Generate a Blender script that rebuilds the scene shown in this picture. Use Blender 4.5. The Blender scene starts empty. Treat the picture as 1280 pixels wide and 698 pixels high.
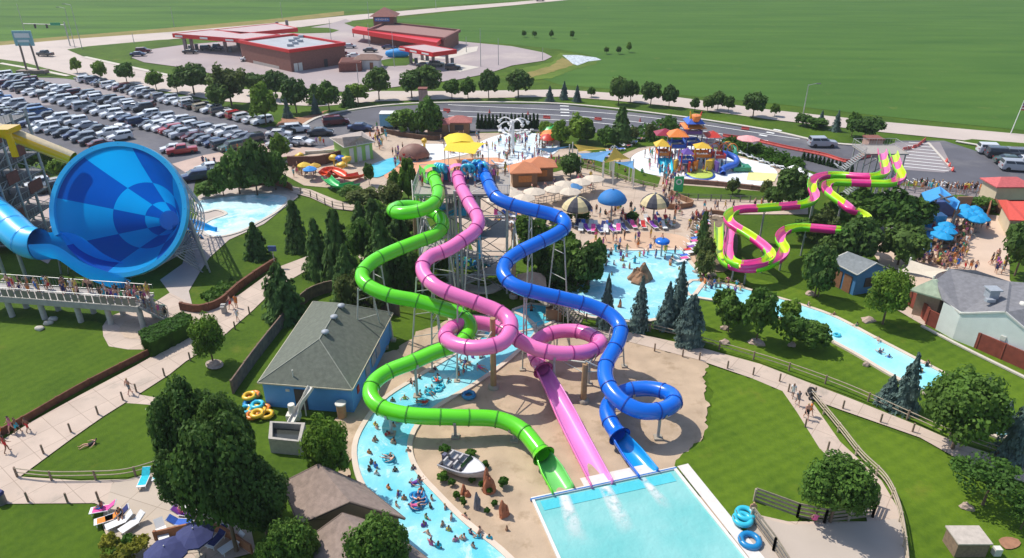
import bpy, bmesh, math, random
import numpy as np
from mathutils import Vector, Matrix
random.seed(7); rng = np.random.default_rng(7)
S = bpy.context.scene; COL = S.collection; R = math.radians
H = 40.0; F = 890.0; TH = R(27); CT, ST = math.cos(TH), math.sin(TH)

def ray(px, py):
    u = (px-640)/F; v = -(py-349)/F
    return Vector((u, CT+v*ST, -ST+v*CT))
def G(px, py, z=0.0):
    """photo pixel seen at height z -> point in the place"""
    d = ray(px, py); t = (z-H)/d.z
    return Vector((d.x*t, d.y*t, z))
def P(p):
    """point -> photo pixel"""
    x, y, z = p[0], p[1], p[2]-H
    dep = y*CT - z*ST; up = y*ST + z*CT
    return (640+F*x/dep, 349-F*up/dep, dep)
def ZT(px, pyb, pyt):
    """height of a thing whose foot is at pixel row pyb and whose top is at row pyt"""
    b = G(px, pyb); d = ray(px, pyt); return H + b.y/d.y*d.z
def PM(px, py, z=0):
    return F/P(G(px, py, z))[2]     # pixels per metre

# ---------------------------------------------------------------- materials
MATS = {}
def nodes(m):
    m.use_nodes = True; nt = m.node_tree; return nt, nt.nodes, nt.links
def mat(name, col, rough=.6, metal=0, var=.12, scale=3.0, bump=0, bscale=20, coat=0, emit=None, rnd=0, trans=0, dirt=None, spec=.5):
    if name in MATS: return MATS[name]
    m = bpy.data.materials.new(name); nt, N, L = nodes(m)
    b = N['Principled BSDF']; b.inputs['Roughness'].default_value = rough; b.inputs['Metallic'].default_value = metal
    b.inputs['Coat Weight'].default_value = coat; b.inputs['Specular IOR Level'].default_value = spec
    tc = N.new('ShaderNodeTexCoord'); nz = N.new('ShaderNodeTexNoise'); nz.inputs['Scale'].default_value = scale; nz.inputs['Detail'].default_value = 5
    L.new(tc.outputs['Object'], nz.inputs['Vector'])
    rp = N.new('ShaderNodeValToRGB'); c = col
    rp.color_ramp.elements[0].position = .3; rp.color_ramp.elements[1].position = .7
    rp.color_ramp.elements[0].color = (c[0]*(1-var), c[1]*(1-var), c[2]*(1-var), 1)
    rp.color_ramp.elements[1].color = (min(1, c[0]*(1+var)), min(1, c[1]*(1+var)), min(1, c[2]*(1+var)), 1)
    L.new(nz.outputs['Fac'], rp.inputs['Fac']); out = rp.outputs['Color']
    if dirt:
        n2 = N.new('ShaderNodeTexNoise'); n2.inputs['Scale'].default_value = dirt[1]; n2.inputs['Detail'].default_value = 6; n2.inputs['Roughness'].default_value = .65
        L.new(tc.outputs['Object'], n2.inputs['Vector'])
        r2 = N.new('ShaderNodeValToRGB'); r2.color_ramp.elements[0].position = dirt[2]; r2.color_ramp.elements[1].position = dirt[2]+.16
        L.new(n2.outputs['Fac'], r2.inputs['Fac'])
        mx = N.new('ShaderNodeMixRGB'); mx.inputs['Color2'].default_value = (*dirt[0], 1)
        L.new(r2.outputs['Color'], mx.inputs['Fac']); L.new(out, mx.inputs['Color1']); out = mx.outputs['Color']
    if rnd:
        oi = N.new('ShaderNodeObjectInfo'); hs = N.new('ShaderNodeHueSaturation')
        mr = N.new('ShaderNodeMapRange'); mr.inputs['To Min'].default_value = 1-rnd; mr.inputs['To Max'].default_value = 1+rnd
        L.new(oi.outputs['Random'], mr.inputs['Value']); L.new(mr.outputs['Result'], hs.inputs['Value'])
        mh = N.new('ShaderNodeMapRange'); mh.inputs['To Min'].default_value = .5+rnd*.06; mh.inputs['To Max'].default_value = .5-rnd*.06
        L.new(oi.outputs['Random'], mh.inputs['Value']); L.new(mh.outputs['Result'], hs.inputs['Hue'])
        L.new(out, hs.inputs['Color']); out = hs.outputs['Color']
    L.new(out, b.inputs['Base Color'])
    if emit: b.inputs['Emission Color'].default_value = (*emit[0], 1); b.inputs['Emission Strength'].default_value = emit[1]
    if bump:
        n3 = N.new('ShaderNodeTexNoise'); n3.inputs['Scale'].default_value = bscale; n3.inputs['Detail'].default_value = 4
        L.new(tc.outputs['Object'], n3.inputs['Vector'])
        bp = N.new('ShaderNodeBump'); bp.inputs['Strength'].default_value = bump; bp.inputs['Distance'].default_value = .05
        L.new(n3.outputs['Fac'], bp.inputs['Height']); L.new(bp.outputs['Normal'], b.inputs['Normal'])
    if trans:
        t = N.new('ShaderNodeBsdfTranslucent'); L.new(out, t.inputs['Color']); ms = N.new('ShaderNodeMixShader'); ms.inputs['Fac'].default_value = trans
        L.new(b.outputs[0], ms.inputs[1]); L.new(t.outputs[0], ms.inputs[2]); L.new(ms.outputs[0], N['Material Output'].inputs['Surface'])
    MATS[name] = m; return m

def grass_mat(name, c1, c2, stripe=None, patch=.05, cross=None, streak=1.0):
    """mown lawn or crop: blade noise, patches, optional mowing stripes (real marks of the mower)"""
    m = bpy.data.materials.new(name); nt, N, L = nodes(m); b = N['Principled BSDF']; b.inputs['Roughness'].default_value = .85; b.inputs['Specular IOR Level'].default_value = .15
    tc = N.new('ShaderNodeTexCoord')
    def noise(sc, det=6, st=1.0):
        mp = N.new('ShaderNodeMapping'); mp.inputs['Scale'].default_value = (1, st, 1); L.new(tc.outputs['Object'], mp.inputs['Vector'])
        n = N.new('ShaderNodeTexNoise'); n.inputs['Scale'].default_value = sc; n.inputs['Detail'].default_value = det; n.inputs['Roughness'].default_value = .62
        L.new(mp.outputs['Vector'], n.inputs['Vector']); return n.outputs['Fac']
    a = noise(patch, 8, streak); f = noise(2.2, 6)
    ad = N.new('ShaderNodeMath'); ad.operation = 'MULTIPLY_ADD'; L.new(f, ad.inputs[0]); ad.inputs[1].default_value = .45
    sc = N.new('ShaderNodeMath'); sc.operation = 'MULTIPLY'; L.new(a, sc.inputs[0]); sc.inputs[1].default_value = .75; L.new(sc.outputs[0], ad.inputs[2])
    val = ad.outputs[0]
    for st in [s for s in (stripe, cross) if s]:
        ang, wid, amt = st
        mp = N.new('ShaderNodeMapping'); mp.inputs['Rotation'].default_value = (0, 0, R(ang)); L.new(tc.outputs['Object'], mp.inputs['Vector'])
        w = N.new('ShaderNodeTexWave'); w.inputs['Scale'].default_value = .3142/wid; w.inputs['Distortion'].default_value = 1.2; w.inputs['Detail'].default_value = 2; w.inputs['Detail Scale'].default_value = .3
        L.new(mp.outputs['Vector'], w.inputs['Vector'])
        k = N.new('ShaderNodeMath'); k.operation = 'MULTIPLY_ADD'; L.new(w.outputs['Fac'], k.inputs[0]); k.inputs[1].default_value = amt; L.new(val, k.inputs[2]); val = k.outputs[0]
    rp = N.new('ShaderNodeValToRGB'); e = rp.color_ramp.elements; e[0].position = .38; e[1].position = .85; e[0].color = (*c1, 1); e[1].color = (*c2, 1)
    L.new(val, rp.inputs['Fac'])
    dn_ = noise(.23, 9); dr = N.new('ShaderNodeValToRGB'); dr.color_ramp.elements[0].position = .60; dr.color_ramp.elements[1].position = .78; dr.color_ramp.elements[1].color = (.55, .55, .55, 1); L.new(dn_, dr.inputs['Fac'])
    mx = N.new('ShaderNodeMixRGB'); mx.inputs['Color2'].default_value = (c2[0]*1.5+.05, c2[1]*.95+.03, c2[2]+.02, 1); L.new(dr.outputs['Color'], mx.inputs['Fac']); L.new(rp.outputs['Color'], mx.inputs['Color1']); L.new(mx.outputs['Color'], b.inputs['Base Color'])
    bp = N.new('ShaderNodeBump'); bp.inputs['Strength'].default_value = .6; bp.inputs['Distance'].default_value = .06
    L.new(noise(9, 4), bp.inputs['Height']); L.new(bp.outputs['Normal'], b.inputs['Normal'])
    MATS[name] = m; return m

def water_mat(name, c1, c2, foam=0.0, rough=.12, fscale=.6):
    """pool water: painted basin seen through it, churned foam where people and jets stir it"""
    m = bpy.data.materials.new(name); nt, N, L = nodes(m); b = N['Principled BSDF']; b.inputs['Roughness'].default_value = rough
    tc = N.new('ShaderNodeTexCoord')
    n1 = N.new('ShaderNodeTexNoise'); n1.inputs['Scale'].default_value = .22; n1.inputs['Detail'].default_value = 4; L.new(tc.outputs['Object'], n1.inputs['Vector'])
    rp = N.new('ShaderNodeValToRGB'); e = rp.color_ramp.elements; e[0].position = .36; e[1].position = .64; e[0].color = (*c1, 1); e[1].color = (*c2, 1)
    L.new(n1.outputs['Fac'], rp.inputs['Fac'])
    n2 = N.new('ShaderNodeTexNoise'); n2.inputs['Scale'].default_value = fscale; n2.inputs['Detail'].default_value = 9; n2.inputs['Roughness'].default_value = .7; n2.inputs['Distortion'].default_value = .6
    L.new(tc.outputs['Object'], n2.inputs['Vector'])
    r2 = N.new('ShaderNodeValToRGB'); r2.color_ramp.elements[0].position = .72-foam*.45; r2.color_ramp.elements[1].position = .9-foam*.4
    L.new(n2.outputs['Fac'], r2.inputs['Fac'])
    mx = N.new('ShaderNodeMixRGB'); mx.inputs['Color2'].default_value = (.82, .9, .92, 1); L.new(r2.outputs['Color'], mx.inputs['Fac']); L.new(rp.outputs['Color'], mx.inputs['Color1'])
    L.new(mx.outputs['Color'], b.inputs['Base Color'])
    bp = N.new('ShaderNodeBump'); bp.inputs['Strength'].default_value = .7; bp.inputs['Distance'].default_value = .10
    n3 = N.new('ShaderNodeTexNoise'); n3.inputs['Scale'].default_value = 2.0; n3.inputs['Detail'].default_value = 5; L.new(tc.outputs['Object'], n3.inputs['Vector'])
    L.new(n3.outputs['Fac'], bp.inputs['Height']); L.new(bp.outputs['Normal'], b.inputs['Normal'])
    MATS[name] = m; return m

# ---------------------------------------------------------------- mesh builder
def woff(p):
    v = Vector((0, 0, 0))
    while p is not None: v += p.location; p = p.parent
    return v
class MB:
    def __init__(s): s.v = []; s.f = []; s.m = []; s.sm = []
    def add(s, vs, fs, mi=0, smooth=False):
        o = len(s.v); s.v += [tuple(v) for v in vs]
        for f in fs: s.f.append([o+i for i in f]); s.m.append(mi); s.sm.append(smooth)
        return s
    def box(s, c, sz, rz=0, mi=0, rot=None):
        x, y, z = sz[0]/2, sz[1]/2, sz[2]/2; M = rot if rot is not None else Matrix.Rotation(rz, 3, 'Z'); c = Vector(c)
        vs = [c + M @ Vector((a*x, b*y, d*z)) for d in (-1, 1) for a, b in ((-1, -1), (1, -1), (1, 1), (-1, 1))]
        return s.add(vs, [(3, 2, 1, 0), (4, 5, 6, 7), (0, 1, 5, 4), (1, 2, 6, 5), (2, 3, 7, 6), (3, 0, 4, 7)], mi)
    def prism(s, pts, z0, z1, mi=0):
        """vertical prism over a ground outline"""
        n = len(pts); a = sum(pts[i][0]*pts[(i+1) % n][1]-pts[(i+1) % n][0]*pts[i][1] for i in range(n))
        if a < 0: pts = pts[::-1]
        vs = [(p[0], p[1], z0) for p in pts]+[(p[0], p[1], z1) for p in pts]
        fs = [list(range(n))[::-1], list(range(n, 2*n))]+[(i, (i+1) % n, n+(i+1) % n, n+i) for i in range(n)]
        return s.add(vs, fs, mi)
    def frame(s, d):
        d = Vector(d).normalized(); u = d.cross(Vector((0, 0, 1)))
        if u.length < 1e-3: u = Vector((1, 0, 0))
        u.normalize(); return u, u.cross(d).normalized()
    def bar(s, a, b, r, r2=None, n=6, mi=0, smooth=None):
        a, b = Vector(a), Vector(b); r2 = r if r2 is None else r2; u, w = s.frame(b-a); vs = []
        for q, rr in ((a, r), (b, r2)):
            for k in range(n):
                t = 2*math.pi*(k+.5)/n; vs.append(q+u*math.cos(t)*rr+w*math.sin(t)*rr)
        fs = [(k, (k+1) % n, n+(k+1) % n, n+k) for k in range(n)]
        s.add(vs, fs, mi, n > 5 if smooth is None else smooth)
        s.add(vs, [list(range(n))[::-1], list(range(n, 2*n))], mi); return s
    def sweep(s, path, prof, closed=False, mi=0, caps=False, smooth=True, mfun=None):
        """sweep a cross-section [(side, up)] along a path with level sections (no twist)"""
        n = len(path); m = len(prof[0] if isinstance(prof[0][0], (list, tuple)) else prof); vs = []
        for i, p in enumerate(path):
            d = Vector(path[min(i+1, n-1)])-Vector(path[max(i-1, 0)]); d.normalize()
            sd = d.cross(Vector((0, 0, 1))); sd.normalize(); up = sd.cross(d)
            pr = prof[i] if isinstance(prof[0][0], (list, tuple)) else prof
            for a, b in pr: vs.append(Vector(p)+sd*a+up*b)
        k = m if closed else m-1; o = len(s.v); s.v += [tuple(v) for v in vs]
        for i in range(n-1):
            for j in range(k):
                j2 = (j+1) % m; s.f.append([o+i*m+j, o+i*m+j2, o+(i+1)*m+j2, o+(i+1)*m+j]); s.m.append(mfun(i, j) if mfun else mi); s.sm.append(smooth)
        if caps:
            s.f.append([o+j for j in range(m)][::-1]); s.m.append(mi); s.sm.append(False)
            s.f.append([o+(n-1)*m+j for j in range(m)]); s.m.append(mi); s.sm.append(False)
        return s
    def lathe(s, c, prof, n=16, mi=0, smooth=True, mfun=None, sx=1, sy=1, M=None):
        vs = []; c = Vector(c)
        for r, z in prof:
            for k in range(n):
                t = 2*math.pi*k/n; q = Vector((r*math.cos(t)*sx, r*math.sin(t)*sy, z)); vs.append(c+(M @ q if M is not None else q))
        o = len(s.v); s.v += [tuple(v) for v in vs]
        for i in range(len(prof)-1):
            for k in range(n):
                s.f.append([o+i*n+k, o+i*n+(k+1) % n, o+(i+1)*n+(k+1) % n, o+(i+1)*n+k]); s.m.append(mfun(i, k) if mfun else mi); s.sm.append(smooth)
        return s
    def blob(s, c, r, mi=0, amp=.2, sub=2, seed=0, flat=False):
        bm = bmesh.new(); bmesh.ops.create_icosphere(bm, subdivisions=sub, radius=1); rr = random.Random(seed)
        ph = [rr.uniform(0, 6) for _ in range(6)]; vs = []
        for v in bm.verts:
            q = v.co; k = 1+amp*(math.sin(q.x*3+ph[0])*math.sin(q.y*3.3+ph[1])+.6*math.sin(q.z*5+ph[2]+q.x*4))
            vs.append((c[0]+q.x*r[0]*k, c[1]+q.y*r[1]*k, c[2]+q.z*r[2]*k))
        fs = [[v.index for v in f.verts] for f in bm.faces]; bm.free(); return s.add(vs, fs, mi, not flat)
    def build(s, name, mats, parent=None, loc=None):
        me = bpy.data.meshes.new(name); off = woff(parent) if parent is not None else Vector((0, 0, 0))
        if loc is not None: off = off+Vector(loc)
        me.from_pydata([(v[0]-off.x, v[1]-off.y, v[2]-off.z) for v in s.v], [], s.f)
        mats = mats if isinstance(mats, (list, tuple)) else [mats]
        for q in mats: me.materials.append(q)
        me.polygons.foreach_set('material_index', s.m); me.polygons.foreach_set('use_smooth', s.sm); me.update()
        o = bpy.data.objects.new(name, me); COL.objects.link(o)
        if parent is not None: o.parent = parent
        if loc is not None: o.location = loc
        return o
def circ(r, n=16, sy=1, a0=0): return [(r*math.cos(2*math.pi*k/n+a0), r*sy*math.sin(2*math.pi*k/n+a0)) for k in range(n)]
def spline(pts, step=.5, closed=False):
    """Catmull-Rom through points, resampled at even steps"""
    pts = [Vector(p) for p in pts]; n = len(pts); out = []
    idx = range(n if closed else n-1)
    for i in idx:
        if closed: a, b, c, d = pts[i-1], pts[i], pts[(i+1) % n], pts[(i+2) % n]
        else: a, b, c, d = pts[max(i-1, 0)], pts[i], pts[i+1], pts[min(i+2, n-1)]
        # centripetal form
        t0 = 0; t1 = t0+max((b-a).length, 1e-4)**.5; t2 = t1+max((c-b).length, 1e-4)**.5; t3 = t2+max((d-c).length, 1e-4)**.5
        if (b-a).length < 1e-6: a = b-(c-b); t1 = t0+(c-b).length**.5; t2 = t1+(c-b).length**.5; t3 = t2+max((d-c).length, 1e-4)**.5
        if (d-c).length < 1e-6: d = c+(c-b); t3 = t2+(c-b).length**.5
        k = max(2, int((c-b).length/step*1.5)+1)
        for j in range(k):
            t = t1+(t2-t1)*j/k
            A1 = a*((t1-t)/(t1-t0))+b*((t-t0)/(t1-t0)); A2 = b*((t2-t)/(t2-t1))+c*((t-t1)/(t2-t1)); A3 = c*((t3-t)/(t3-t2))+d*((t-t2)/(t3-t2))
            B1 = A1*((t2-t)/(t2-t0))+A2*((t-t0)/(t2-t0)); B2 = A2*((t3-t)/(t3-t1))+A3*((t-t1)/(t3-t1))
            out.append(B1*((t2-t)/(t2-t1))+B2*((t-t1)/(t2-t1)))
    if not closed: out.append(pts[-1])
    res = [out[0]]; acc = 0
    seq = out+([out[0]] if closed else [])
    for i in range(1, len(seq)):
        a, b = seq[i-1], seq[i]; L = (b-a).length
        while acc+L >= step and L > 1e-9:
            a = a+(b-a)*((step-acc)/L); L = (b-a).length; acc = 0; res.append(a.copy())
        acc += L
    if closed and (res[-1]-res[0]).length < step*.5: res.pop()
    if not closed and (res[-1]-seq[-1]).length > step*.3: res.append(seq[-1])
    return res

# ---------------------------------------------------------------- things, labels
REG = []
def tag(o, desc, cat, group=None, zone='', px=None):
    o['category'] = cat
    if group: o['group'] = group
    REG.append((o, desc, zone)); return o
def thing(name, desc, cat, loc=(0, 0, 0), rz=0, group=None, zone=''):
    o = bpy.data.objects.new(name, None); COL.objects.link(o); o.location = loc; o.rotation_euler = (0, 0, rz); o.empty_display_size = .3
    return tag(o, desc, cat, group, zone)
def struct(o, kind='structure'): o['kind'] = kind; return o
def dup(root, loc, rz=0, sc=1.0, desc=None, cat=None, group=None, zone='', mats=None, szz=None):
    r = root.copy(); COL.objects.link(r); r.location = loc; r.rotation_euler = (0, 0, rz); r.scale = (sc, sc, sc if szz is None else szz)
    for k in ('label', 'category', 'group'):
        if k in r: del r[k]
    def rec(src, dst):
        for ch in KIDS.get(src.name, []):
            c = ch.copy(); COL.objects.link(c); c.parent = dst
            if mats and ch.name.split('.')[0] in mats: c.material_slots[0].link = 'OBJECT'; c.material_slots[0].material = mats[ch.name.split('.')[0]]
            rec(ch, c)
    rec(root, r)
    tag(r, desc, cat or root.get('category'), group, zone); return r
KIDS = {}
def proto(root):
    """remember a thing's parts so that it can be copied; the first one is used as the source only"""
    def rec(o):
        KIDS[o.name] = list(o.children)
        for c in o.children: rec(c)
    rec(root); return root
def drop(root):
    def rec(o):
        for c in list(KIDS.get(o.name, [])): rec(c)
        bpy.data.objects.remove(o)
    rec(root)
def proto_root(name):
    o = bpy.data.objects.new(name, None); COL.objects.link(o); o.empty_display_size = .3; return o
ORD = ['leftmost', 'second from left', 'third from left', 'fourth from left', 'fifth from left', 'sixth from left', 'seventh from left', 'eighth from left', 'ninth from left', 'tenth from left']
def finish_labels():
    g = {}
    for o, d, z in REG: g.setdefault((d, z), []).append(o)
    for (d, z), os_ in g.items():
        base = (d+(' ' + z if z else '')).strip()
        if len(os_) == 1: os_[0]['label'] = base; continue
        def key(o):
            q = o.location
            if o.type == 'MESH' and q.length < 1e-6:
                v = o.data.vertices[0].co; q = v
            return P(q)[0]
        os_.sort(key=key)
        n = len(os_)
        for i, o in enumerate(os_):
            if i == n-1: w = 'rightmost'
            elif n > 5 and i >= n/2 and n-1-i < 10: w = ORD[n-1-i].replace('left', 'right')
            elif i < 10: w = ORD[i]
            else: w = '%dth from left' % (i+1)
            if w.startswith('rightmost') and n == 1: w = ''
            o['label'] = base+', '+w
NL = [0]
def layer(name, px, mt, z, smooth=0, kind='structure'):
    """flat ground sheet traced as its outline on the ground"""
    NL[0] += 1; z += NL[0]*.0004
    pts = [G(a, b, z) for a, b in px]
    if smooth: pts = spline(pts, smooth, True)
    if name in ('mown_lawn', 'slide_sand', 'river_bank', 'stair_pad', 'drainage_verge', 'dry_bank', 'verge_mulch'):   # ragged natural edge
        r_ = random.Random(len(pts)); q = []
        for i in range(len(pts)):
            a_, c_ = pts[i], pts[(i+1) % len(pts)]; k = max(1, int((c_-a_).length/.35)); sd_ = Vector((-(c_-a_).y, (c_-a_).x, 0)).normalized()
            for j in range(k): q.append(a_.lerp(c_, j/k)+sd_*(r_.uniform(-.13, .13)+.22*math.sin(j*.31+i)+.12*math.sin(j*.83)))
        pts = q
    for p in pts: p.z = z
    b = MB(); n = len(pts); a = sum(pts[i].x*pts[(i+1) % n].y-pts[(i+1) % n].x*pts[i].y for i in range(n))
    if a < 0: pts = pts[::-1]
    b.add(pts, [list(range(n))]); o = b.build(name, mt); return struct(o, kind)
def offset(pts, w):
    n = len(pts); a = sum(pts[i].x*pts[(i+1) % n].y-pts[(i+1) % n].x*pts[i].y for i in range(n)); sg = 1 if a > 0 else -1; out = []
    for i in range(n):
        d = (pts[(i+1) % n]-pts[i-1]); d.z = 0
        if d.length < 1e-6: out.append(pts[i].copy()); continue
        d.normalize(); out.append(pts[i]+Vector((d.y, -d.x, 0))*w*sg)
    return out
def ring(name, pts, w, z0, z1, mt, inner=True):
    """kerb or coping running round a closed outline"""
    A = [p.copy() for p in pts]; B = offset(pts, w); n = len(A); b = MB(); vs = []
    for p in A: vs.append((p.x, p.y, z0))
    for p in A: vs.append((p.x, p.y, z1))
    for p in B: vs.append((p.x, p.y, z1))
    for p in B: vs.append((p.x, p.y, z0))
    fs = []
    for i in range(n):
        j = (i+1) % n
        for k in range(3): fs.append((k*n+i, k*n+j, (k+1)*n+j, (k+1)*n+i))
    b.add(vs, fs); return struct(b.build(name, mt))
def strip(name, px, w, z, mt, step=1.0, h=0, kind='structure', world=False, smooth=True):
    """ribbon of width w along a line (path, kerb or painted line)"""
    NL[0] += 1; z += NL[0]*.0004
    pts = [Vector(p) if world else G(p[0], p[1], z) for p in px]
    if smooth and len(pts) > 2: pts = spline(pts, step)
    b = MB()
    for p in pts: p.z = z
    if h: b.sweep(pts, [(-w/2, -.02), (-w/2, h), (w/2, h), (w/2, -.02)], closed=True, caps=True, smooth=False)
    else: b.sweep(pts, [(w/2, 0), (-w/2, 0)], smooth=False)
    o = b.build(name, mt); return struct(o, kind) if kind else o
# ---------------------------------------------------------------- camera, light
cam = bpy.data.cameras.new('camera'); co = bpy.data.objects.new('camera', cam); COL.objects.link(co); S.camera = co
co.location = (0, 0, H); co.rotation_euler = (R(90)-TH, 0, 0); cam.sensor_width = 36; cam.lens = F/1280*36; cam.clip_end = 6000; cam.clip_start = .5
W = bpy.data.worlds.new('World'); S.world = W; W.use_nodes = True
sky = W.node_tree.nodes.new('ShaderNodeTexSky'); sky.sky_type = 'NISHITA'; sky.sun_disc = False
SE = R(56); SH = Vector((.87, -.5, 0)).normalized()        # shadows fall to the right and a little towards the camera
SV = Vector((-SH.x*math.cos(SE), -SH.y*math.cos(SE), math.sin(SE)))
sky.sun_elevation = SE; sky.sun_rotation = math.atan2(SV.x, SV.y); sky.air_density = 1; sky.dust_density = 1.2
bg = W.node_tree.nodes['Background']; bg.inputs['Strength'].default_value = .145; W.node_tree.links.new(sky.outputs[0], bg.inputs[0])
sl = bpy.data.lights.new('sun', 'SUN'); sl.energy = 3.9; sl.angle = R(.5); sl.color = (1, .94, .84)
so = bpy.data.objects.new('sun', sl); COL.objects.link(so); so.rotation_euler = SV.to_track_quat('Z', 'Y').to_euler(); so.location = (-60, 40, 120)
S.view_settings.view_transform = 'Standard'; S.view_settings.look = 'None'; S.view_settings.gamma = 1; S.view_settings.exposure = .15
S.cycles.use_denoising = True; S.cycles.max_bounces = 5; S.cycles.diffuse_bounces = 2; S.cycles.glossy_bounces = 2; S.cycles.transmission_bounces = 3; S.cycles.transparent_max_bounces = 6
S.cycles.caustics_reflective = False; S.cycles.caustics_refractive = False

# ---------------------------------------------------------------- ground materials
LAWN = grass_mat('lawn', (.030, .070, .005), (.100, .175, .010), patch=.12)
LAWN2 = grass_mat('mown_lawn', (.040, .092, .006), (.120, .200, .013), stripe=(62, 1.1, .09), cross=(-28, 1.9, .05), patch=.1)
LAWNL = grass_mat('left_lawn', (.034, .080, .004), (.095, .165, .008), stripe=(35, 1.2, .06), patch=.1)
ROUGH = grass_mat('rough_grass', (.05, .10, .012), (.16, .24, .03), patch=.07)
CROP = grass_mat('crop', (.034, .100, .013), (.085, .175, .024), patch=.018, streak=4.5, stripe=(97, 9, .05))
CROP2 = grass_mat('far_crop', (.028, .085, .014), (.105, .215, .022), patch=.012, streak=7)
DRYG = grass_mat('dry_grass', (.16, .15, .04), (.32, .26, .09), patch=.2)
CONC = mat('path_concrete', (.55, .44, .36), .85, var=.07, scale=.5, bump=.2, bscale=6, dirt=((.40, .335, .275), .35, .56))
def joints(m, ang, size):
    nt = m.node_tree; N, L = nt.nodes, nt.links; b = N['Principled BSDF']; src = b.inputs['Base Color'].links[0].from_socket; tc = N.new('ShaderNodeTexCoord'); mp = N.new('ShaderNodeMapping'); mp.inputs['Rotation'].default_value = (0, 0, R(ang)); L.new(tc.outputs['Object'], mp.inputs['Vector'])
    br = N.new('ShaderNodeTexBrick'); br.offset = 0; br.inputs['Scale'].default_value = 1; br.inputs['Brick Width'].default_value = size; br.inputs['Row Height'].default_value = size; br.inputs['Mortar Size'].default_value = .035; br.inputs['Mortar Smooth'].default_value = .4
    br.inputs['Color1'].default_value = (1, 1, 1, 1); br.inputs['Color2'].default_value = (.93, .93, .93, 1); br.inputs['Mortar'].default_value = (.66, .64, .62, 1); L.new(mp.outputs['Vector'], br.inputs['Vector'])
    mx = N.new('ShaderNodeMixRGB'); mx.blend_type = 'MULTIPLY'; mx.inputs['Fac'].default_value = 1; L.new(src, mx.inputs['Color1']); L.new(br.outputs['Color'], mx.inputs['Color2']); L.new(mx.outputs['Color'], b.inputs['Base Color'])
joints(CONC, 38, 2.4)
DECK = mat('pool_deck', (.52, .41, .32), .85, var=.12, scale=.35, bump=.2, bscale=5, dirt=((.42, .30, .22), .28, .55))
joints(DECK, 12, 3.2)
SAND = mat('sand', (.48, .36, .25), .95, var=.16, scale=.4, bump=.5, bscale=7, dirt=((.34, .245, .155), .55, .55))
ASPH = mat('asphalt', (.105, .105, .125), .85, var=.14, scale=.15, bump=.15, bscale=8, dirt=((.16, .155, .165), .09, .5))
ASPH2 = mat('worn_asphalt', (.27, .24, .25), .85, var=.12, scale=.08, dirt=((.34, .29, .27), .06, .5))
ROAD = mat('road_concrete', (.52, .44, .39), .85, var=.08, scale=.1, dirt=((.42, .36, .33), .05, .55))
WHITE = mat('white_paint', (.78, .78, .76), .6, var=.04)
ORANGEL = mat('red_line_paint', (.62, .14, .08), .7, var=.1)
KERB = mat('kerb_concrete', (.58, .53, .46), .8, var=.08)
WPOOL = mat('white_pool_finish', (.80, .84, .86), .4, var=.05, scale=.5)
W_RIV = water_mat('river_water', (.13, .58, .72), (.33, .71, .78), foam=.38)
W_SPL = water_mat('splash_water', (.17, .51, .50), (.27, .58, .56), foam=.0, fscale=.3)
W_WAV = water_mat('wave_water', (.22, .62, .76), (.42, .77, .85), foam=.40)
W_CON = water_mat('cone_water', (.30, .72, .80), (.62, .86, .92), foam=.62)
W_BLU = water_mat('small_pool_water', (.05, .50, .66), (.14, .62, .76), foam=.1)
W_SPR = water_mat('spray_water', (.55, .80, .86), (.78, .88, .90), foam=.75)

# the ground, one sheet to beyond the horizon
b = MB(); b.add([(-2500, -60, 0), (2500, -60, 0), (2500, 5200, 0), (-2500, 5200, 0)], [(0, 1, 2, 3)]); struct(b.build('ground', LAWN))
z = .03
layer('crop_field', [(480, 26), (560, 16), (660, 6), (760, -6), (900, -30), (1700, -30), (1700, 210), (1280, 163), (1100, 145), (960, 129), (840, 118), (700, 106), (668, 96), (690, 80), (740, 70), (700, 62), (620, 54), (576, 52), (540, 30)], CROP, .05)
layer('far_field', [(-500, 118), (-120, 66), (0, 53), (60, 48), (200, 37), (320, 27), (430, 15), (540, 8), (640, 2), (700, -10), (760, -40), (-900, -40)], CROP2, .05)
layer('roadside_verge', [(-200, 78), (0, 52), (200, 36), (330, 25), (430, 14), (430, 19), (330, 31), (200, 42), (0, 60), (-200, 90)], DRYG, .08)
layer('drainage_verge', [(668, 100), (640, 104), (640, 88), (690, 78), (700, 66), (720, 68), (750, 74), (745, 80), (715, 88), (690, 98)], ROUGH, .09)
layer('dry_bank', [(655, 92), (690, 82), (702, 72), (716, 76), (716, 82), (690, 90), (660, 98)], DRYG, .12)
layer('creek', [(703, 69), (722, 69), (745, 72), (752, 75), (735, 77), (722, 82), (716, 80)], mat('creek_stone', (.5, .55, .58), .5, var=.5, scale=1.5), .15)
layer('highway', [(-300, 90), (0, 57), (90, 49), (215, 40), (330, 30), (430, 20), (560, 9), (640, 3), (720, -4), (720, -1), (640, 7), (560, 14), (430, 27), (330, 40), (215, 49), (100, 62), (150, 82), (215, 96), (270, 108), (330, 114), (420, 121), (470, 114), (560, 114), (640, 113), (700, 112), (760, 116), (850, 122), (960, 137), (1100, 152), (1280, 168), (1500, 190), (1500, 212), (1280, 183), (1100, 165), (960, 149), (850, 134), (760, 125), (700, 121), (640, 122), (560, 124), (470, 127), (400, 133), (330, 130), (270, 126), (230, 118), (130, 102), (95, 95), (60, 86), (0, 78), (-300, 110)], ROAD, .1)
layer('station_forecourt', [(164, 72), (170, 66), (190, 60), (240, 55), (300, 44), (380, 36), (412, 30), (432, 24), (448, 30), (470, 44), (576, 52), (640, 58), (680, 66), (690, 71), (680, 76), (640, 82), (610, 92), (570, 100), (500, 108), (440, 116), (400, 112), (330, 108), (300, 98), (270, 93), (225, 84), (180, 78)], mat('forecourt_concrete', (.36, .30, .30), .85, var=.1, scale=.05, dirt=((.46, .39, .36), .04, .5)), .14)
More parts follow.
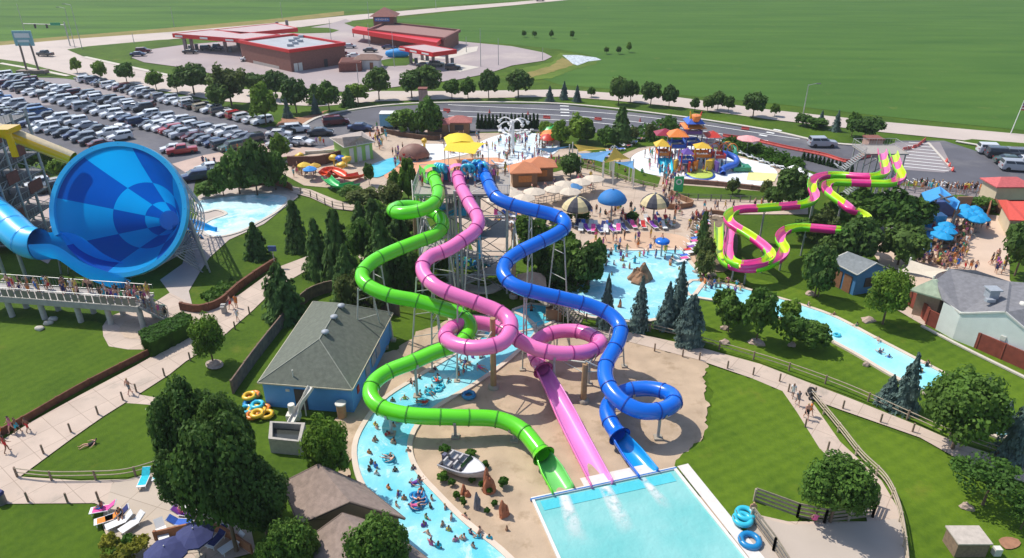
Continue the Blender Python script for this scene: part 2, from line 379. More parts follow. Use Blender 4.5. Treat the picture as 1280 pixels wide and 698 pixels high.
layer('forecourt_grass', [(340, 41), (345, 37), (372, 34), (410, 35), (424, 38), (415, 41), (380, 42)], LAWN, .18)
layer('forecourt_grass', [(430, 29), (445, 26), (462, 28), (480, 36), (470, 40), (440, 33)], LAWN, .18)
layer('forecourt_grass', [(474, 76), (500, 71), (512, 70), (520, 76), (508, 82), (480, 83)], LAWN, .18)
layer('station_lawn', [(84, 62), (110, 58), (200, 50), (280, 46), (278, 52), (230, 56), (185, 62), (168, 68), (163, 74), (172, 80), (225, 88), (235, 96), (210, 95), (150, 81), (105, 71)], LAWN, .18)
strip('forecourt_kerb', [(105, 71), (150, 81), (215, 95)], 1.6, .2, KERB)
layer('pump_apron', [(560, 62), (598, 58), (596, 64), (560, 74), (520, 72)], KERB, .18)
layer('pump_apron', [(600, 84), (575, 90), (560, 86), (515, 78), (530, 74)], KERB, .18)
layer('sign_verge', [(-60, 84), (0, 74), (30, 78), (88, 94), (60, 97), (0, 96), (-60, 98)], LAWN, .12)
strip('gutter_line', [(0, 79), (40, 86), (86, 95)], 1.4, .17, KERB)
layer('road_verge', [(70, 97), (100, 98), (150, 108), (240, 122), (300, 130), (400, 137), (470, 130), (560, 126), (700, 123), (850, 136), (960, 151), (1060, 161), (1095, 170), (1120, 178), (1108, 182), (1040, 178), (960, 163), (850, 146), (700, 130), (560, 129), (470, 134), (400, 145), (345, 156), (330, 160), (250, 140), (160, 116), (100, 101)], LAWN, .1)
layer('verge_mulch', [(345, 158), (352, 148), (380, 146), (410, 138), (400, 145), (382, 154), (372, 160)], mat('mulch', (.34, .17, .10), .95, var=.2), .13)
# car park and drive
layer('car_park', [(-260, 110), (0, 96), (98, 98), (160, 112), (250, 135), (330, 158), (372, 160), (400, 146), (450, 136), (500, 131), (560, 129), (700, 131), (850, 147), (960, 164), (1040, 180), (1108, 184), (1120, 176), (1180, 176), (1280, 208), (1500, 260), (1500, 290), (1280, 240), (1180, 240), (1120, 225), (1040, 222), (985, 205), (900, 184), (850, 172), (760, 166), (640, 164), (560, 166), (480, 164), (440, 180), (400, 192), (360, 195), (330, 190), (300, 198), (245, 222), (240, 250), (60, 262), (0, 290), (-260, 300)], ASPH, .06)
layer('pale_aisle', [(0, 96), (100, 99), (140, 110), (180, 122), (130, 122), (60, 104), (0, 104)], ASPH2, .08)
layer('pale_aisle', [(-50, 112), (0, 111), (50, 122), (70, 132), (40, 132), (0, 122), (-50, 122)], ASPH2, .08)
layer('gate_apron', [(215, 205), (255, 194), (300, 186), (345, 176), (400, 186), (440, 176), (470, 158), (560, 156), (560, 166), (480, 166), (440, 184), (330, 200), (290, 204), (250, 222), (238, 220)], mat('pink_paving', (.50, .37, .31), .9, var=.1, scale=.3), .09)
layer('apron', [(1120, 178), (1175, 178), (1192, 212), (1180, 216), (1125, 212), (1100, 205), (1090, 195), (1096, 184)], ASPH2, .09)
layer('lower_car_park_edge', [(20, 250), (60, 240), (80, 300), (60, 330), (0, 300), (0, 262)], mat('pink_paving2', (.44, .36, .33), .9, var=.12, scale=.3), .09)
for a, c in (((560, 131), (1000, 174)), ((545, 138), (960, 176)), ((560, 145), (930, 180))):
    m_ = ((a[0]+c[0])/2, (a[1]+c[1])/2-9)
    strip('lane_line', [a, m_, c], .35, .12, WHITE, 4)
strip('drive_kerb', [(372, 161), (400, 146), (450, 136), (500, 130.5), (560, 128.5), (700, 130), (850, 146), (960, 163), (1040, 179.5), (1108, 183)], .9, .11, KERB, 3, .14)
for i in range(4): strip('arrow_mark', [(700+i*.3, 132.5+i*4), (711+i*.3, 133+i*4)], .8, .13, WHITE)
for i in range(4): strip('arrow_mark', [(940+i*9-0, 172-i*3.4), (950+i*9, 173.8-i*3.4)], .8, .13, WHITE)
for i in range(9):
    t = i/8; strip('hatch_line', [(1136-8*t, 178+30*t), (1164+22*t, 180+34*t)], .35, .12, WHITE)
strip('hatch_edge', [(1160, 178), (1191, 212)], .5, .13, KERB)
for i in range(9): strip('bay_line', [(1128+i*13, 222+i*1.2), (1142+i*13, 229+i*1.2)], .2, .12, WHITE)
layer('kerb_island', [(1195, 177), (1280, 190), (1400, 205), (1400, 192), (1280, 179), (1215, 174)], LAWN, .12)
strip('island_kerb', [(1195, 177), (1230, 183), (1280, 191), (1350, 200)], .9, .14, KERB, 3, .12)
strip('lane_line', [(1228, 180), (1262, 212)], .3, .13, WHITE)
layer('island', [(20, 195), (50, 178), (75, 182), (100, 200), (60, 232), (30, 212)], ROUGH, .1)

# park floor
Z1, Z2, Z3 = .05, .08, .11
layer('park_paving', [(360, 200), (400, 190), (440, 184), (480, 168), (560, 167), (640, 166), (700, 172), (760, 185), (850, 176), (900, 188), (960, 205), (1010, 222), (1015, 245), (960, 262), (900, 272), (880, 300), (866, 330), (800, 330), (700, 330), (655, 350), (600, 350), (540, 330), (500, 290), (470, 240), (380, 232), (340, 210)], DECK, Z1)
layer('park_lawn', [(520, 235), (560, 262), (600, 360), (560, 400), (500, 390), (420, 380), (440, 300), (470, 260)], LAWN, Z2, 1)
layer('tower_lawn', [(575, 376), (600, 366), (640, 372), (650, 360), (700, 365), (740, 330), (700, 300), (650, 300), (620, 330), (560, 360)], LAWN, Z3, 1)
layer('planter_lawn', [(665, 196), (720, 196), (730, 206), (690, 216), (660, 206)], LAWN, Z2)
layer('planter_lawn', [(740, 190), (780, 206), (826, 222), (822, 234), (790, 228), (740, 212), (700, 205)], LAWN, Z2)
layer('planter_lawn', [(847, 231), (900, 235), (960, 240), (1000, 244), (1000, 250), (940, 250), (870, 248), (848, 246)], LAWN, Z2)
layer('planter_lawn', [(680, 168), (760, 168), (830, 170), (850, 180), (800, 184), (770, 196), (720, 186), (690, 184)], LAWN, Z2)
layer('spray_pad', [(600, 178), (640, 166), (690, 170), (700, 184), (690, 194), (668, 205), (630, 208), (600, 202), (596, 190)], WPOOL, Z3, .8)
layer('spray_water', [(618, 178), (645, 167), (680, 171), (692, 182), (670, 192), (636, 200), (612, 192)], W_SPR, Z3+.03, .8)
layer('toddler_pad', [(500, 200), (510, 184), (540, 180), (570, 182), (590, 190), (560, 198), (520, 204)], WPOOL, Z3, .8)
layer('toddler_water', [(456, 212), (480, 200), (500, 196), (496, 208), (470, 222)], W_BLU, Z3+.03, .6)
layer('play_pad', [(790, 196), (820, 184), (870, 182), (910, 194), (960, 206), (972, 220), (950, 232), (900, 230), (850, 224), (800, 214)], WPOOL, Z3, 1)
layer('yellow_mat', [(936, 215), (972, 217), (968, 227), (933, 225)], mat('yellow_mat', (.85, .78, .30), .6), Z3+.04)
layer('terracotta_pad', [(482, 222), (484, 210), (520, 203), (585, 198), (630, 198), (622, 206), (560, 214), (524, 217), (500, 228)], mat('terracotta_floor', (.70, .34, .20), .85, var=.06, scale=.3), Z3, .8)
layer('sand_beach', [(738, 300), (800, 290), (855, 296), (866, 330), (742, 326)], mat('wet_deck', (.56, .38, .26), .8, var=.2, scale=.2), Z2, .8)
layer('park_path', [(364, 233), (388, 237), (420, 250), (450, 258), (480, 263), (480, 269), (450, 265), (418, 261), (388, 247), (362, 240)], CONC, Z3)
layer('east_plaza', [(1080, 300), (1160, 285), (1180, 262), (1250, 270), (1262, 292), (1262, 350), (1300, 400), (1240, 380), (1150, 370), (1130, 340), (1100, 330)], mat('plaza_paving', (.62, .47, .36), .9, var=.07, scale=.3), Z1)
layer('queue_yard', [(1060, 260), (1120, 232), (1300, 248), (1300, 262), (1180, 262), (1150, 290), (1100, 300)], ASPH2, Z1)
layer('mid_path', [(845, 262), (880, 258), (1010, 258), (1010, 268), (900, 268), (870, 276), (850, 272)], CONC, Z2)
layer('rock_bed', [(868, 278), (895, 270), (920, 290), (905, 340), (880, 336), (866, 310)], mat('bed_soil', (.20, .15, .10), .95, var=.3), Z2, 1)

# left paths
layer('main_path', [(396, 322), (385, 320), (345, 335), (300, 368), (262, 385), (244, 402), (200, 440), (170, 457), (100, 494), (40, 527), (0, 552), (-60, 575), (-120, 590), (-120, 640), (0, 630), (118, 629), (130, 634), (128, 656), (136, 678), (180, 708), (260, 706), (320, 690), (300, 600), (225, 585), (194, 590), (160, 599), (100, 601), (25, 596), (90, 548), (130, 520), (170, 495), (212, 468), (232, 452), (270, 428), (316, 388), (345, 360), (396, 331)], CONC, Z1)
layer('side_path', [(160, 500), (172, 493), (212, 500), (213, 508), (158, 504)], CONC, Z1)
layer('stair_path', [(136, 433), (129, 420), (128, 408), (136, 396), (158, 388), (190, 380), (212, 366), (240, 380), (262, 386), (244, 404), (215, 400), (196, 404), (180, 410), (178, 430), (182, 437), (160, 437)], CONC, Z1)
layer('stair_pad', [(152, 418), (152, 408), (162, 400), (180, 398), (190, 410), (180, 425), (165, 424)], mat('pad', (.52, .40, .30), .9), Z2)
layer('cone_path', [(212, 366), (200, 350), (228, 330), (240, 290), (248, 262), (247, 246), (260, 238), (330, 231), (366, 233), (373, 246), (330, 280), (286, 300), (262, 322), (250, 340), (236, 364), (240, 380)], mat('cone_apron', (.48, .41, .36), .85, var=.08, scale=.4), Z1-.01)
layer('patio', [(140, 604), (165, 600), (196, 592), (226, 588), (262, 600), (280, 660), (250, 690), (180, 700), (140, 676), (130, 655), (132, 634)], mat('patio_concrete', (.50, .42, .34), .9, var=.05, scale=.4), Z2); joints(MATS['patio_concrete'], 20, 2.6)
layer('left_lawn', [(-160, 400), (60, 392), (128, 404), (129, 420), (136, 433), (180, 437), (196, 442), (130, 476), (60, 514), (0, 545), (-160, 610)], LAWNL, .03)
layer('low_lawn', [(-100, 632), (116, 630), (129, 640), (127, 660), (136, 680), (150, 760), (-100, 760)], LAWNL, .03)
layer('wedge_lawn', [(30, 595), (92, 550), (160, 503), (212, 510), (240, 560), (196, 588), (160, 597), (100, 599)], LAWNL, .03)
cp = [G(a, c, Z2) for a, c in [(249, 252), (262, 249), (300, 245), (332, 243), (358, 247), (348, 262), (318, 280), (295, 291), (268, 296), (254, 286), (262, 277), (285, 268), (270, 262), (252, 266)]]
cp = spline(cp, .8, True); b = MB(); b.add([(p.x, p.y, .12) for p in cp], [list(range(len(cp)))]); struct(b.build('cone_pool_water', W_CON)); ring('cone_pool_edge', cp, .5, .05, .2, KERB)

def pool(name, px, mt, cop=.45, sm=.9, zt=.22):
    NL[0] += 3; dz = NL[0]*.0004
    pts = [G(a, c, .12+dz) for a, c in px]
    if sm: pts = spline(pts, sm, True)
    b = MB(); n = len(pts); b.add([(p.x, p.y, .13+dz) for p in pts], [list(range(n))]); struct(b.build(name+'_water', mt))
    ring(name+'_edge', pts, cop, .02, zt+dz, mat('coping', (.66, .55, .45), .8, var=.08, scale=.8)); return pts

# sand round the slides, splash pool, rivers
layer('slide_sand', [(440, 470), (452, 448), (500, 436), (520, 415), (560, 400), (610, 396), (700, 404), (782, 424), (868, 448), (885, 457), (883, 480), (886, 510), (880, 545), (862, 566), (845, 576), (840, 590), (900, 640), (980, 760), (600, 760), (540, 700), (500, 640), (480, 600), (440, 560)], SAND, Z1)
layer('river_bank', [(450, 450), (470, 500), (440, 560), (438, 600), (470, 650), (520, 710), (540, 740), (480, 700), (450, 650), (425, 590), (420, 520), (430, 470)], SAND, Z1+.01)
layer('mown_lawn', [(886, 459), (940, 474), (980, 490), (1000, 515), (1030, 560), (1060, 592), (1080, 620), (1085, 640), (985, 655), (930, 642), (942, 690), (870, 605), (842, 588), (847, 577), (864, 566), (882, 545), (888, 508)], LAWN2, Z1+.02)
layer('east_lawn', [(1012, 500), (1060, 520), (1150, 552), (1280, 610), (1400, 660), (1400, 780), (1135, 760), (1132, 700), (1127, 650), (1100, 604), (1052, 555)], LAWN2, .03)
layer('wide_path', [(560, 392), (650, 396), (785, 415), (870, 433), (950, 455), (1010, 478), (1060, 497), (1150, 533), (1200, 555), (1280, 580), (1400, 625), (1400, 648), (1280, 603), (1200, 575), (1150, 547), (1050, 512), (1012, 498), (1050, 552), (1102, 601), (1128, 645), (1134, 700), (1136, 770), (940, 770), (932, 640), (985, 652), (1084, 652), (1078, 622), (1056, 592), (1024, 560), (996, 515), (978, 489), (940, 473), (870, 449), (785, 427), (650, 410), (560, 404)], CONC, Z2)
layer('patio_low', [(942, 700), (932, 642), (985, 656), (1060, 654), (1128, 648), (1134, 770), (960, 770)], mat('patio2', (.48, .41, .35), .9, var=.05, scale=.4), Z3)
layer('island_lawn', [(850, 332), (880, 338), (930, 366), (1000, 388), (1000, 405), (1050, 430), (1110, 466), (1165, 495), (1240, 535), (1280, 560), (1280, 577), (1200, 552), (1150, 530), (1060, 494), (1010, 476), (950, 453), (870, 431), (785, 413), (760, 402), (800, 396)], LAWN2, .03)
layer('upper_lawn', [(905, 340), (960, 352), (1040, 372), (1110, 392), (1160, 400), (1280, 462), (1400, 520), (1400, 560), (1280, 525), (1184, 470), (1130, 442), (1040, 392), (1000, 379), (940, 360)], LAWN2, .03)
layer('fence_bed', [(1112, 382), (1128, 378), (1160, 400), (1156, 408)], CONC, .07)
river = pool('lazy_river', [(640, 392), (616, 402), (600, 425), (560, 450), (520, 475), (482, 500), (460, 527), (447, 555), (450, 590), (468, 625), (490, 655), (520, 692), (560, 735), (660, 735), (632, 698), (580, 655), (545, 620), (520, 592), (509, 565), (512, 543), (528, 520), (556, 500), (590, 480), (622, 458), (650, 434), (668, 412)], W_RIV)
tube_river = pool('tubing_river', [(866, 352), (905, 356), (945, 366), (1000, 382), (1040, 396), (1090, 422), (1140, 448), (1184, 471), (1230, 497), (1256, 520), (1262, 545), (1238, 542), (1200, 515), (1160, 492), (1110, 465), (1075, 444), (1040, 425), (1000, 405), (950, 390), (900, 376), (862, 368)], water_mat('tubing_water', (.24, .70, .82), (.46, .84, .90), foam=.25))
wave = pool('wave_pool', [(741, 312), (792, 314), (852, 313), (862, 330), (880, 350), (866, 368), (850, 392), (800, 402), (740, 396), (703, 384), (706, 372), (722, 352), (734, 330)], W_WAV, .5, 0)
small = pool('exit_pool', [(644, 388), (664, 381), (684, 383), (690, 402), (672, 410), (648, 414), (640, 404)], W_BLU, .4, 0)
# the long splash-down pool under the three slides
A, B_, C_, D_ = G(668, 628), G(842, 590), G(958, 735), G(716, 735)
q = [Vector((p.x, p.y, .16)) for p in (A, B_, C_, D_)]
b = MB(); b.add([(p.x, p.y, .17) for p in q], [(0, 1, 2, 3)]); struct(b.build('splash_pool_water', W_SPL))
struct(ring('splash_pool_edge', q, .35, .02, .3, mat('white_coping', (.74, .72, .68), .7, var=.05)))
dv = (q[2]-q[1]).normalized(); sdv = Vector((-dv.y, dv.x, 0))
strip('white_deck', [q[1]+sdv*1.0-dv*.3, q[2]+sdv*.8], 1.0, .14, mat('white_deck', (.70, .66, .62), .8, var=.06), world=True)
dv2 = (q[1]-q[0]).normalized(); nn = Vector((-dv2.y, dv2.x, 0))
strip('pool_head_wall', [q[0]-dv2*.3+nn*.1, q[1]+dv2*.3+nn*.1], .14, .1, mat('blue_tile', (.05, .18, .45), .4), h=.16, world=True)
strip('white_apron', [q[0]+dv2*4.2+nn*.8, q[1]-dv2*1.5+nn*.8], .9, .16, mat('white_deck', (.7, .66, .62)), world=True)
strip('pool_shallow', [q[0]-nn*.7+dv2*.4, q[1]-nn*.7-dv2*.4], 1.0, .15, water_mat('deep_splash_water', (.07, .52, .60), (.12, .58, .66)), world=True)
# ---------------------------------------------------------------- vegetation
def leafmat(name, c, rnd=.18, trans=.38, var=.35):
    return mat(name, c, .7, var=var, scale=1.3, rnd=rnd, trans=trans, spec=.25)
LM = {'dark': leafmat('dark_leaves', (.088, .165, .032)), 'mid': leafmat('mid_leaves', (.10, .20, .03)), 'light': leafmat('light_leaves', (.15, .26, .028)),
      'pine': leafmat('pine_needles', (.115, .21, .052)), 'spruce': leafmat('blue_spruce_needles', (.16, .24, .215), .12), 'shade': leafmat('shade_tree_leaves', (.080, .155, .030), .08), 'arbor': leafmat('arborvitae_leaves', (.034, .08, .02)),
      'hedge': leafmat('hedge_leaves', (.06, .15, .012)), 'yellow': leafmat('golden_leaves', (.26, .27, .03)), 'olive': leafmat('olive_leaves', (.12, .16, .04))}
BARK = mat('bark', (.16, .11, .075), .9, var=.3, scale=8)
def quads_mesh(name, ctr, nrm, size, mt, extra=None):
    """many small leaf faces: centres, facing directions, sizes"""
    n = len(ctr); r = rng.normal(size=(n, 3)); u = np.cross(nrm, r); u /= np.linalg.norm(u, axis=1)[:, None]+1e-9; w = np.cross(nrm, u); w /= np.linalg.norm(w, axis=1)[:, None]+1e-9
    s = size[:, None]; v = np.stack([ctr-u*s-w*s*.6, ctr+u*s-w*s*.6, ctr+u*s*.7+w*s*.8, ctr-u*s*.7+w*s*.8], 1).reshape(-1, 3)
    f = np.arange(4*n).reshape(-1, 4)
    if extra: ev, ef = extra; f2 = np.array(ef)+len(v); v = np.concatenate([v, np.array(ev)])
    me = bpy.data.meshes.new(name); nq = len(f); nt = len(ef) if extra else 0
    me.vertices.add(len(v)); me.vertices.foreach_set('co', v.astype('f').ravel())
    me.loops.add(nq*4+nt*3); li = f.ravel() if not nt else np.concatenate([f.ravel(), f2.ravel()])
    me.loops.foreach_set('vertex_index', li.astype('i')); me.polygons.add(nq+nt)
    ls = np.concatenate([np.arange(nq)*4, nq*4+np.arange(nt)*3]) if nt else np.arange(nq)*4
    me.polygons.foreach_set('loop_start', ls.astype('i')); me.update(calc_edges=True); me.validate(); me.materials.append(mt)
    return me
def ico(c, r, sub=2, amp=.15):
    m = MB(); m.blob(c, r, amp=amp, sub=sub, seed=int(rng.integers(1e6))); return m.v, m.f
def crown_round(n, nclump=46, leaf=.075, sq=.95, mt=None, ragged=.16, core=.72):
    """unit crown, radius 1, centred 1 above its bottom"""
    c = rng.normal(size=(nclump, 3)); c /= np.linalg.norm(c, axis=1)[:, None]; c[:, 2] = np.where(c[:, 2] < -.55, -c[:, 2]*.6, c[:, 2])
    c *= rng.uniform(.62, .62+ragged*2.2, (nclump, 1)); cr = rng.uniform(.20, .36, nclump)
    k = rng.integers(0, nclump, n); d = rng.normal(size=(n, 3)); d /= np.linalg.norm(d, axis=1)[:, None]
    p = c[k]+d*cr[k][:, None]*rng.uniform(.75, 1.12, (n, 1)); p *= np.array([1, 1, sq])
    nr = d+rng.normal(size=(n, 3))*.45+np.array([0, 0, .25]); ev, ef = ico((0, 0, 0), (core, core, core*sq), 2, .12)  # solid inner ball, added to block light passing between the leaves
    p[:, 2] += 1; ev = [(a, b, z_+1) for a, b, z_ in ev]
    return quads_mesh('crown', p, nr, rng.uniform(leaf*.6, leaf*1.3, n), mt, (ev, ef))
def crown_cone(n, levels=13, leaf=.05, mt=None, power=.9, gap=.35, core=.5):
    """unit conifer: height 1, base radius 1 (scaled later); drooping whorled boughs"""
    P_, N_ = [], []
    per = n//(levels*9)
    for l in range(levels):
        t = (l+.35*rng.random())/levels; zz = .04+t*.95; rr = max(.03, (1-t)**power)*rng.uniform(.86, 1.08); nb = max(4, int(11*(1-t)+4)); a0 = rng.random()*6
        for q in range(nb):
            a = a0+6.283*q/nb+rng.normal()*.12; L = rr*rng.uniform(.62, 1.18); m = max(5, int(per*9/nb*(.4+.9*(1-t))*1.3))
            s = rng.random(m)**.6*L; side = rng.normal(size=m)*.16*(1.1-s/L*.6)*rr*1.1
            x = math.cos(a)*s-math.sin(a)*side; y = math.sin(a)*s+math.cos(a)*side; z_ = zz-s*.10/max(rr, .3)*(1-t)+rng.normal(size=m)*.012
            P_.append(np.stack([x, y, z_], 1)); N_.append(np.stack([math.cos(a)*.5+rng.normal(size=m)*.3, math.sin(a)*.5+rng.normal(size=m)*.3, np.ones(m)*.9], 1))
    p = np.concatenate(P_); nr = np.concatenate(N_); m = MB(); m.lathe((0, 0, 0), [(core*.9, .02), (core*.8, .2), (core*.45, .55), (.02, .93)], 9)  # inner cone added to block light through the boughs
    ev = m.v; ef = [];
    for f in m.f: ef += [(f[0], f[1], f[2]), (f[0], f[2], f[3])]
    return quads_mesh('crown', p, nr, rng.uniform(leaf*.6, leaf*1.4, len(p)), mt, (ev, ef))
def trunk_mesh(kind):
    b = MB()
    if kind == 'round':
        b.bar((0, 0, 0), (.02, 0, .5), .045, .035, 8); b.bar((.02, 0, .5), (0, .02, 1.0), .035, .02, 7)
        for k in range(6):
            a = k*1.05; b.bar((.01, 0, .42+.07*k), (.42*math.cos(a), .42*math.sin(a), .80+.05*k), .02, .007, 5)
    else: b.bar((0, 0, 0), (0, 0, .9), .022, .004, 7)
    o = b.build('trunk', BARK); me = o.data; bpy.data.objects.remove(o); return me
TR, TC = trunk_mesh('round'), trunk_mesh('cone')
CR = {}
for k, mt, nn_, lf, rg in (('dark', 'dark', 2600, .10, .16), ('mid', 'mid', 2600, .10, .17), ('light', 'light', 2400, .105, .17), ('olive', 'olive', 1500, .10, .24)):
    CR[k] = [crown_round(nn_, 46, lf, .95, LM[mt], rg) for _ in range(3)]
CR['shade'] = [crown_round(19000, 120, .044, .92, LM['shade'], .14, .60) for _ in range(2)]
CR['bright'] = [crown_round(11000, 100, .05, .95, LM['light'], .17, .7)]
CR['maple'] = [crown_round(11000, 100, .05, .9, LM['mid'], .18, .7) for _ in range(2)]
CR['airy'] = [crown_round(2200, 60, .06, .7, LM['mid'], .30, .2)]
CR['bush'] = [crown_round(1100, 26, .13, .8, LM['hedge'], .12, .8)]
CR['golden'] = [crown_round(1100, 30, .11, .8, LM['yellow'], .15, .7)]
CR['pine'] = [crown_cone(4600, 11, .060, LM['pine'], .62, core=.42) for _ in range(3)]
CR['spruce'] = [crown_cone(7000, 17, .040, LM['spruce'], .85) for _ in range(3)]
CR['fat_spruce'] = [crown_cone(9000, 15, .042, LM['spruce'], .5, core=.72)]
CR['arbor'] = [crown_cone(700, 9, .16, LM['arbor'], .38, core=.7) for _ in range(2)]
NAME = dict(dark='maple_tree', mid='maple_tree', light='young_tree', olive='locust_tree', shade='shade_tree', bright='linden_tree', maple='maple_tree', airy='crabapple_tree', bush='shrub', golden='golden_shrub', pine='pine_tree', spruce='blue_spruce', fat_spruce='blue_spruce', arbor='arborvitae')
tn = [0]
def tree(kind, x, yb, yt, w, desc, zone='', group=None, clear=.16, cat='tree'):
    """crown kind, foot pixel, top row, crown width in pixels"""
    tn[0] += 1; base = G(x, yb); h = ZT(x, yb, yt); rad = w/2/PM(x, yb, h*.5)
    root = thing(NAME[kind], desc, cat, base, rng.random()*6.28, group, zone)
    cone = kind in ('pine', 'spruce', 'fat_spruce', 'arbor')
    c = bpy.data.objects.new('crown', CR[kind][tn[0] % len(CR[kind])]); COL.objects.link(c); c.parent = root
    t = bpy.data.objects.new('trunk', TC if cone else TR); COL.objects.link(t); t.parent = root
    if kind == 'pine': rad *= 1.3
    if cone: c.scale = (rad, rad, h); t.scale = (h, h, h)
    else:
        lo = h*clear; hz = (h-lo)/2; c.location = (0, 0, lo); c.scale = (rad*.93, rad*.93, hz*.97); s = lo+hz; t.scale = (min(s*1.1, rad*1.25),)*2+(s,)
        if kind in ('bush', 'golden'): t.scale = (rad*.6, rad*.6, h*.6)
    return root
RD = 'along the road north of the drive'
for a in [('light', 127, 101, 76, 18), ('mid', 159, 104, 77, 24), ('light', 196, 113, 87, 22), ('mid', 222, 116, 92, 20), ('dark', 243, 119, 79, 44), ('olive', 290, 133, 80, 50), ('dark', 278, 138, 104, 34), ('light', 333, 157, 106, 38), ('dark', 318, 118, 90, 30), ('dark', 346, 124, 88, 34), ('dark', 371, 142, 97, 36), ('mid', 412, 140, 103, 28), ('light', 448, 130, 104, 30), ('dark', 474, 126, 84, 34), ('dark', 515, 123, 86, 34), ('dark', 534, 122, 82, 38), ('mid', 565, 124, 97, 22), ('mid', 585, 124, 98, 20), ('dark', 611, 124, 87, 26), ('dark', 648, 122, 87, 36), ('mid', 739, 122, 109, 11), ('dark', 773, 131, 96, 26), ('dark', 788, 128, 100, 20), ('dark', 813, 133, 100, 26), ('dark', 836, 135, 106, 20), ('dark', 868, 140, 122, 12), ('dark', 884, 140, 118, 16), ('dark', 897, 138, 114, 20), ('dark', 910, 141, 120, 14), ('dark', 941, 147, 114, 29), ('mid', 968, 146, 129, 12), ('light', 97, 92, 73, 14), ('dark', 1080, 174, 144, 42), ('mid', 1064, 171, 139, 18), ('mid', 1018, 160, 146, 30), ('dark', 1003, 158, 141, 20)]:
    d = {'light': 'light green young tree', 'mid': 'mid green rounded tree', 'dark': 'dark green rounded tree', 'olive': 'loose olive green tree'}[a[0]]
    tree(*a, d, RD, 'trees along the road north of the drive')
for a in [('spruce', 395, 143, 118, 17), ('spruce', 360, 148, 122, 16), ('spruce', 687, 128, 107, 15), ('spruce', 705, 125, 101, 16), ('spruce', 721, 128, 106, 15), ('spruce', 1025, 158, 138, 14), ('spruce', 1044, 165, 137, 17), ('pine', 436, 134, 108, 20), ('pine', 395, 130, 104, 22)]:
    tree(*a, 'blue grey spruce' if a[0] == 'spruce' else 'slim green pine', RD, 'trees along the road north of the drive')
for x in (655, 668, 689, 715): tree('mid', x, 47+(x-655)*.03, 38, 6, 'tiny lone tree', 'out in the field beyond the creek', 'field trees')
tree('light', 786, 66, 53, 7, 'tiny yellow green tree by the creek mouth', '')
tree('dark', 758, 68, 58, 7, 'tiny dark bush by the creek mouth', ''); tree('dark', 773, 68, 58, 7, 'tiny dark bush by the creek mouth', '')
MID = 'on the slope left of the slide tower'
for a in [('pine', 322, 322, 276, 28), ('pine', 372, 312, 248, 30), ('pine', 355, 397, 328, 52), ('pine', 400, 345, 270, 36), ('pine', 425, 352, 258, 44), ('pine', 438, 376, 304, 44), ('pine', 480, 360, 262, 46), ('pine', 470, 312, 246, 38), ('pine', 500, 320, 262, 36), ('pine', 452, 300, 250, 30), ('pine', 528, 318, 262, 30)]:
    tree(*a, 'dark green pine', MID, 'pines on the slope')
for a in [('olive', 490, 265, 226, 30), ('light', 512, 262, 200, 26), ('mid', 496, 250, 214, 20), ('mid', 462, 232, 204, 14), ('olive', 455, 262, 236, 40), ('mid', 440, 250, 232, 30), ('olive', 512, 300, 262, 40), ('mid', 486, 295, 256, 34)]:
    tree(*a, {'olive': 'loose olive green tree', 'light': 'bright green tree', 'mid': 'mid green tree'}[a[0]], 'between kiddie slides and slide tower', 'trees beside the tower')
for a in [('mid', 300, 243, 190, 46), ('dark', 322, 245, 176, 50), ('mid', 345, 238, 184, 36), ('light', 330, 232, 190, 30), ('mid', 280, 246, 205, 30), ('light', 352, 200, 168, 26)]:
    tree(*a, {'mid': 'mid green bushy tree', 'dark': 'dark bushy tree', 'light': 'light green bushy tree'}[a[0]], 'between car park and cone pool', 'trees between car park and cone pool', clear=.04)
for a in [('mid', 456, 330, 276, 36), ('light', 470, 292, 250, 26), ('olive', 440, 388, 340, 36), ('mid', 490, 345, 300, 40), ('dark', 508, 362, 312, 36), ('mid', 530, 350, 306, 30), ('olive', 470, 392, 356, 30), ('mid', 550, 345, 310, 24), ('mid', 545, 312, 284, 22)]:
    tree(*a, {'mid': 'mid green leafy tree', 'light': 'light green leafy tree', 'olive': 'thin olive leafy tree', 'dark': 'dark leafy tree'}[a[0]], 'in the grove left of the slides', 'grove left of the slides', clear=.06)
tree('mid', 262, 248, 228, 30, 'low green shrub between red truck and cone pool'); tree('mid', 30, 218, 186, 34, 'light green tree', 'on the car park island'); tree('mid', 58, 215, 180, 28, 'light green tree', 'on the car park island'); tree('light', 80, 225, 196, 26, 'bright green shrub on the car park island')
tree('bush', 28, 196, 178, 22, 'bright green shrub below the yellow chute')
tree('bright', 267, 455, 396, 44, 'small round bright green tree in a mulch ring by the main path')
tree('shade', 256, 625, 472, 92, 'large dark shade tree at the back of the patio clump', clear=.16)
tree('shade', 296, 690, 520, 112, 'largest dark shade tree beside the loungers patio', clear=.16)
tree('shade', 338, 690, 576, 76, 'dark shade tree squeezed against the brown shed roof', clear=.25)
tree('shade', 244, 655, 556, 66, 'dark shade tree nearest the patio loungers', clear=.3)
tree('shade', 300, 640, 490, 74, 'dark shade tree nearest the pump house', clear=.3)
tree('bright', 415, 618, 526, 64, 'round bright green tree between river and brown sheds')
tree('maple', 372, 730, 648, 66, 'mid green tree in front of the brown shed'); tree('maple', 478, 745, 650, 84, 'mid green tree between shed and river at the bottom edge'); tree('maple', 345, 740, 672, 40, 'low mid green tree at the bottom edge')
for a in [('bush', 455, 640, 622, 26), ('bush', 466, 660, 640, 28), ('bush', 446, 622, 608, 22)]: tree(*a, 'low rounded shrub', 'between brown shed and river', 'river shrubs', cat='shrub')
tree('maple', 1037, 654, 569, 86, 'round dark green tree behind the four-rail fence'); tree('maple', 1190, 562, 466, 98, 'large round green tree overhanging the wide path')
tree('airy', 1228, 632, 578, 78, 'thin spreading crabapple on the right lawn'); tree('airy', 1275, 662, 628, 34, 'slender sapling in a red mulch ring')
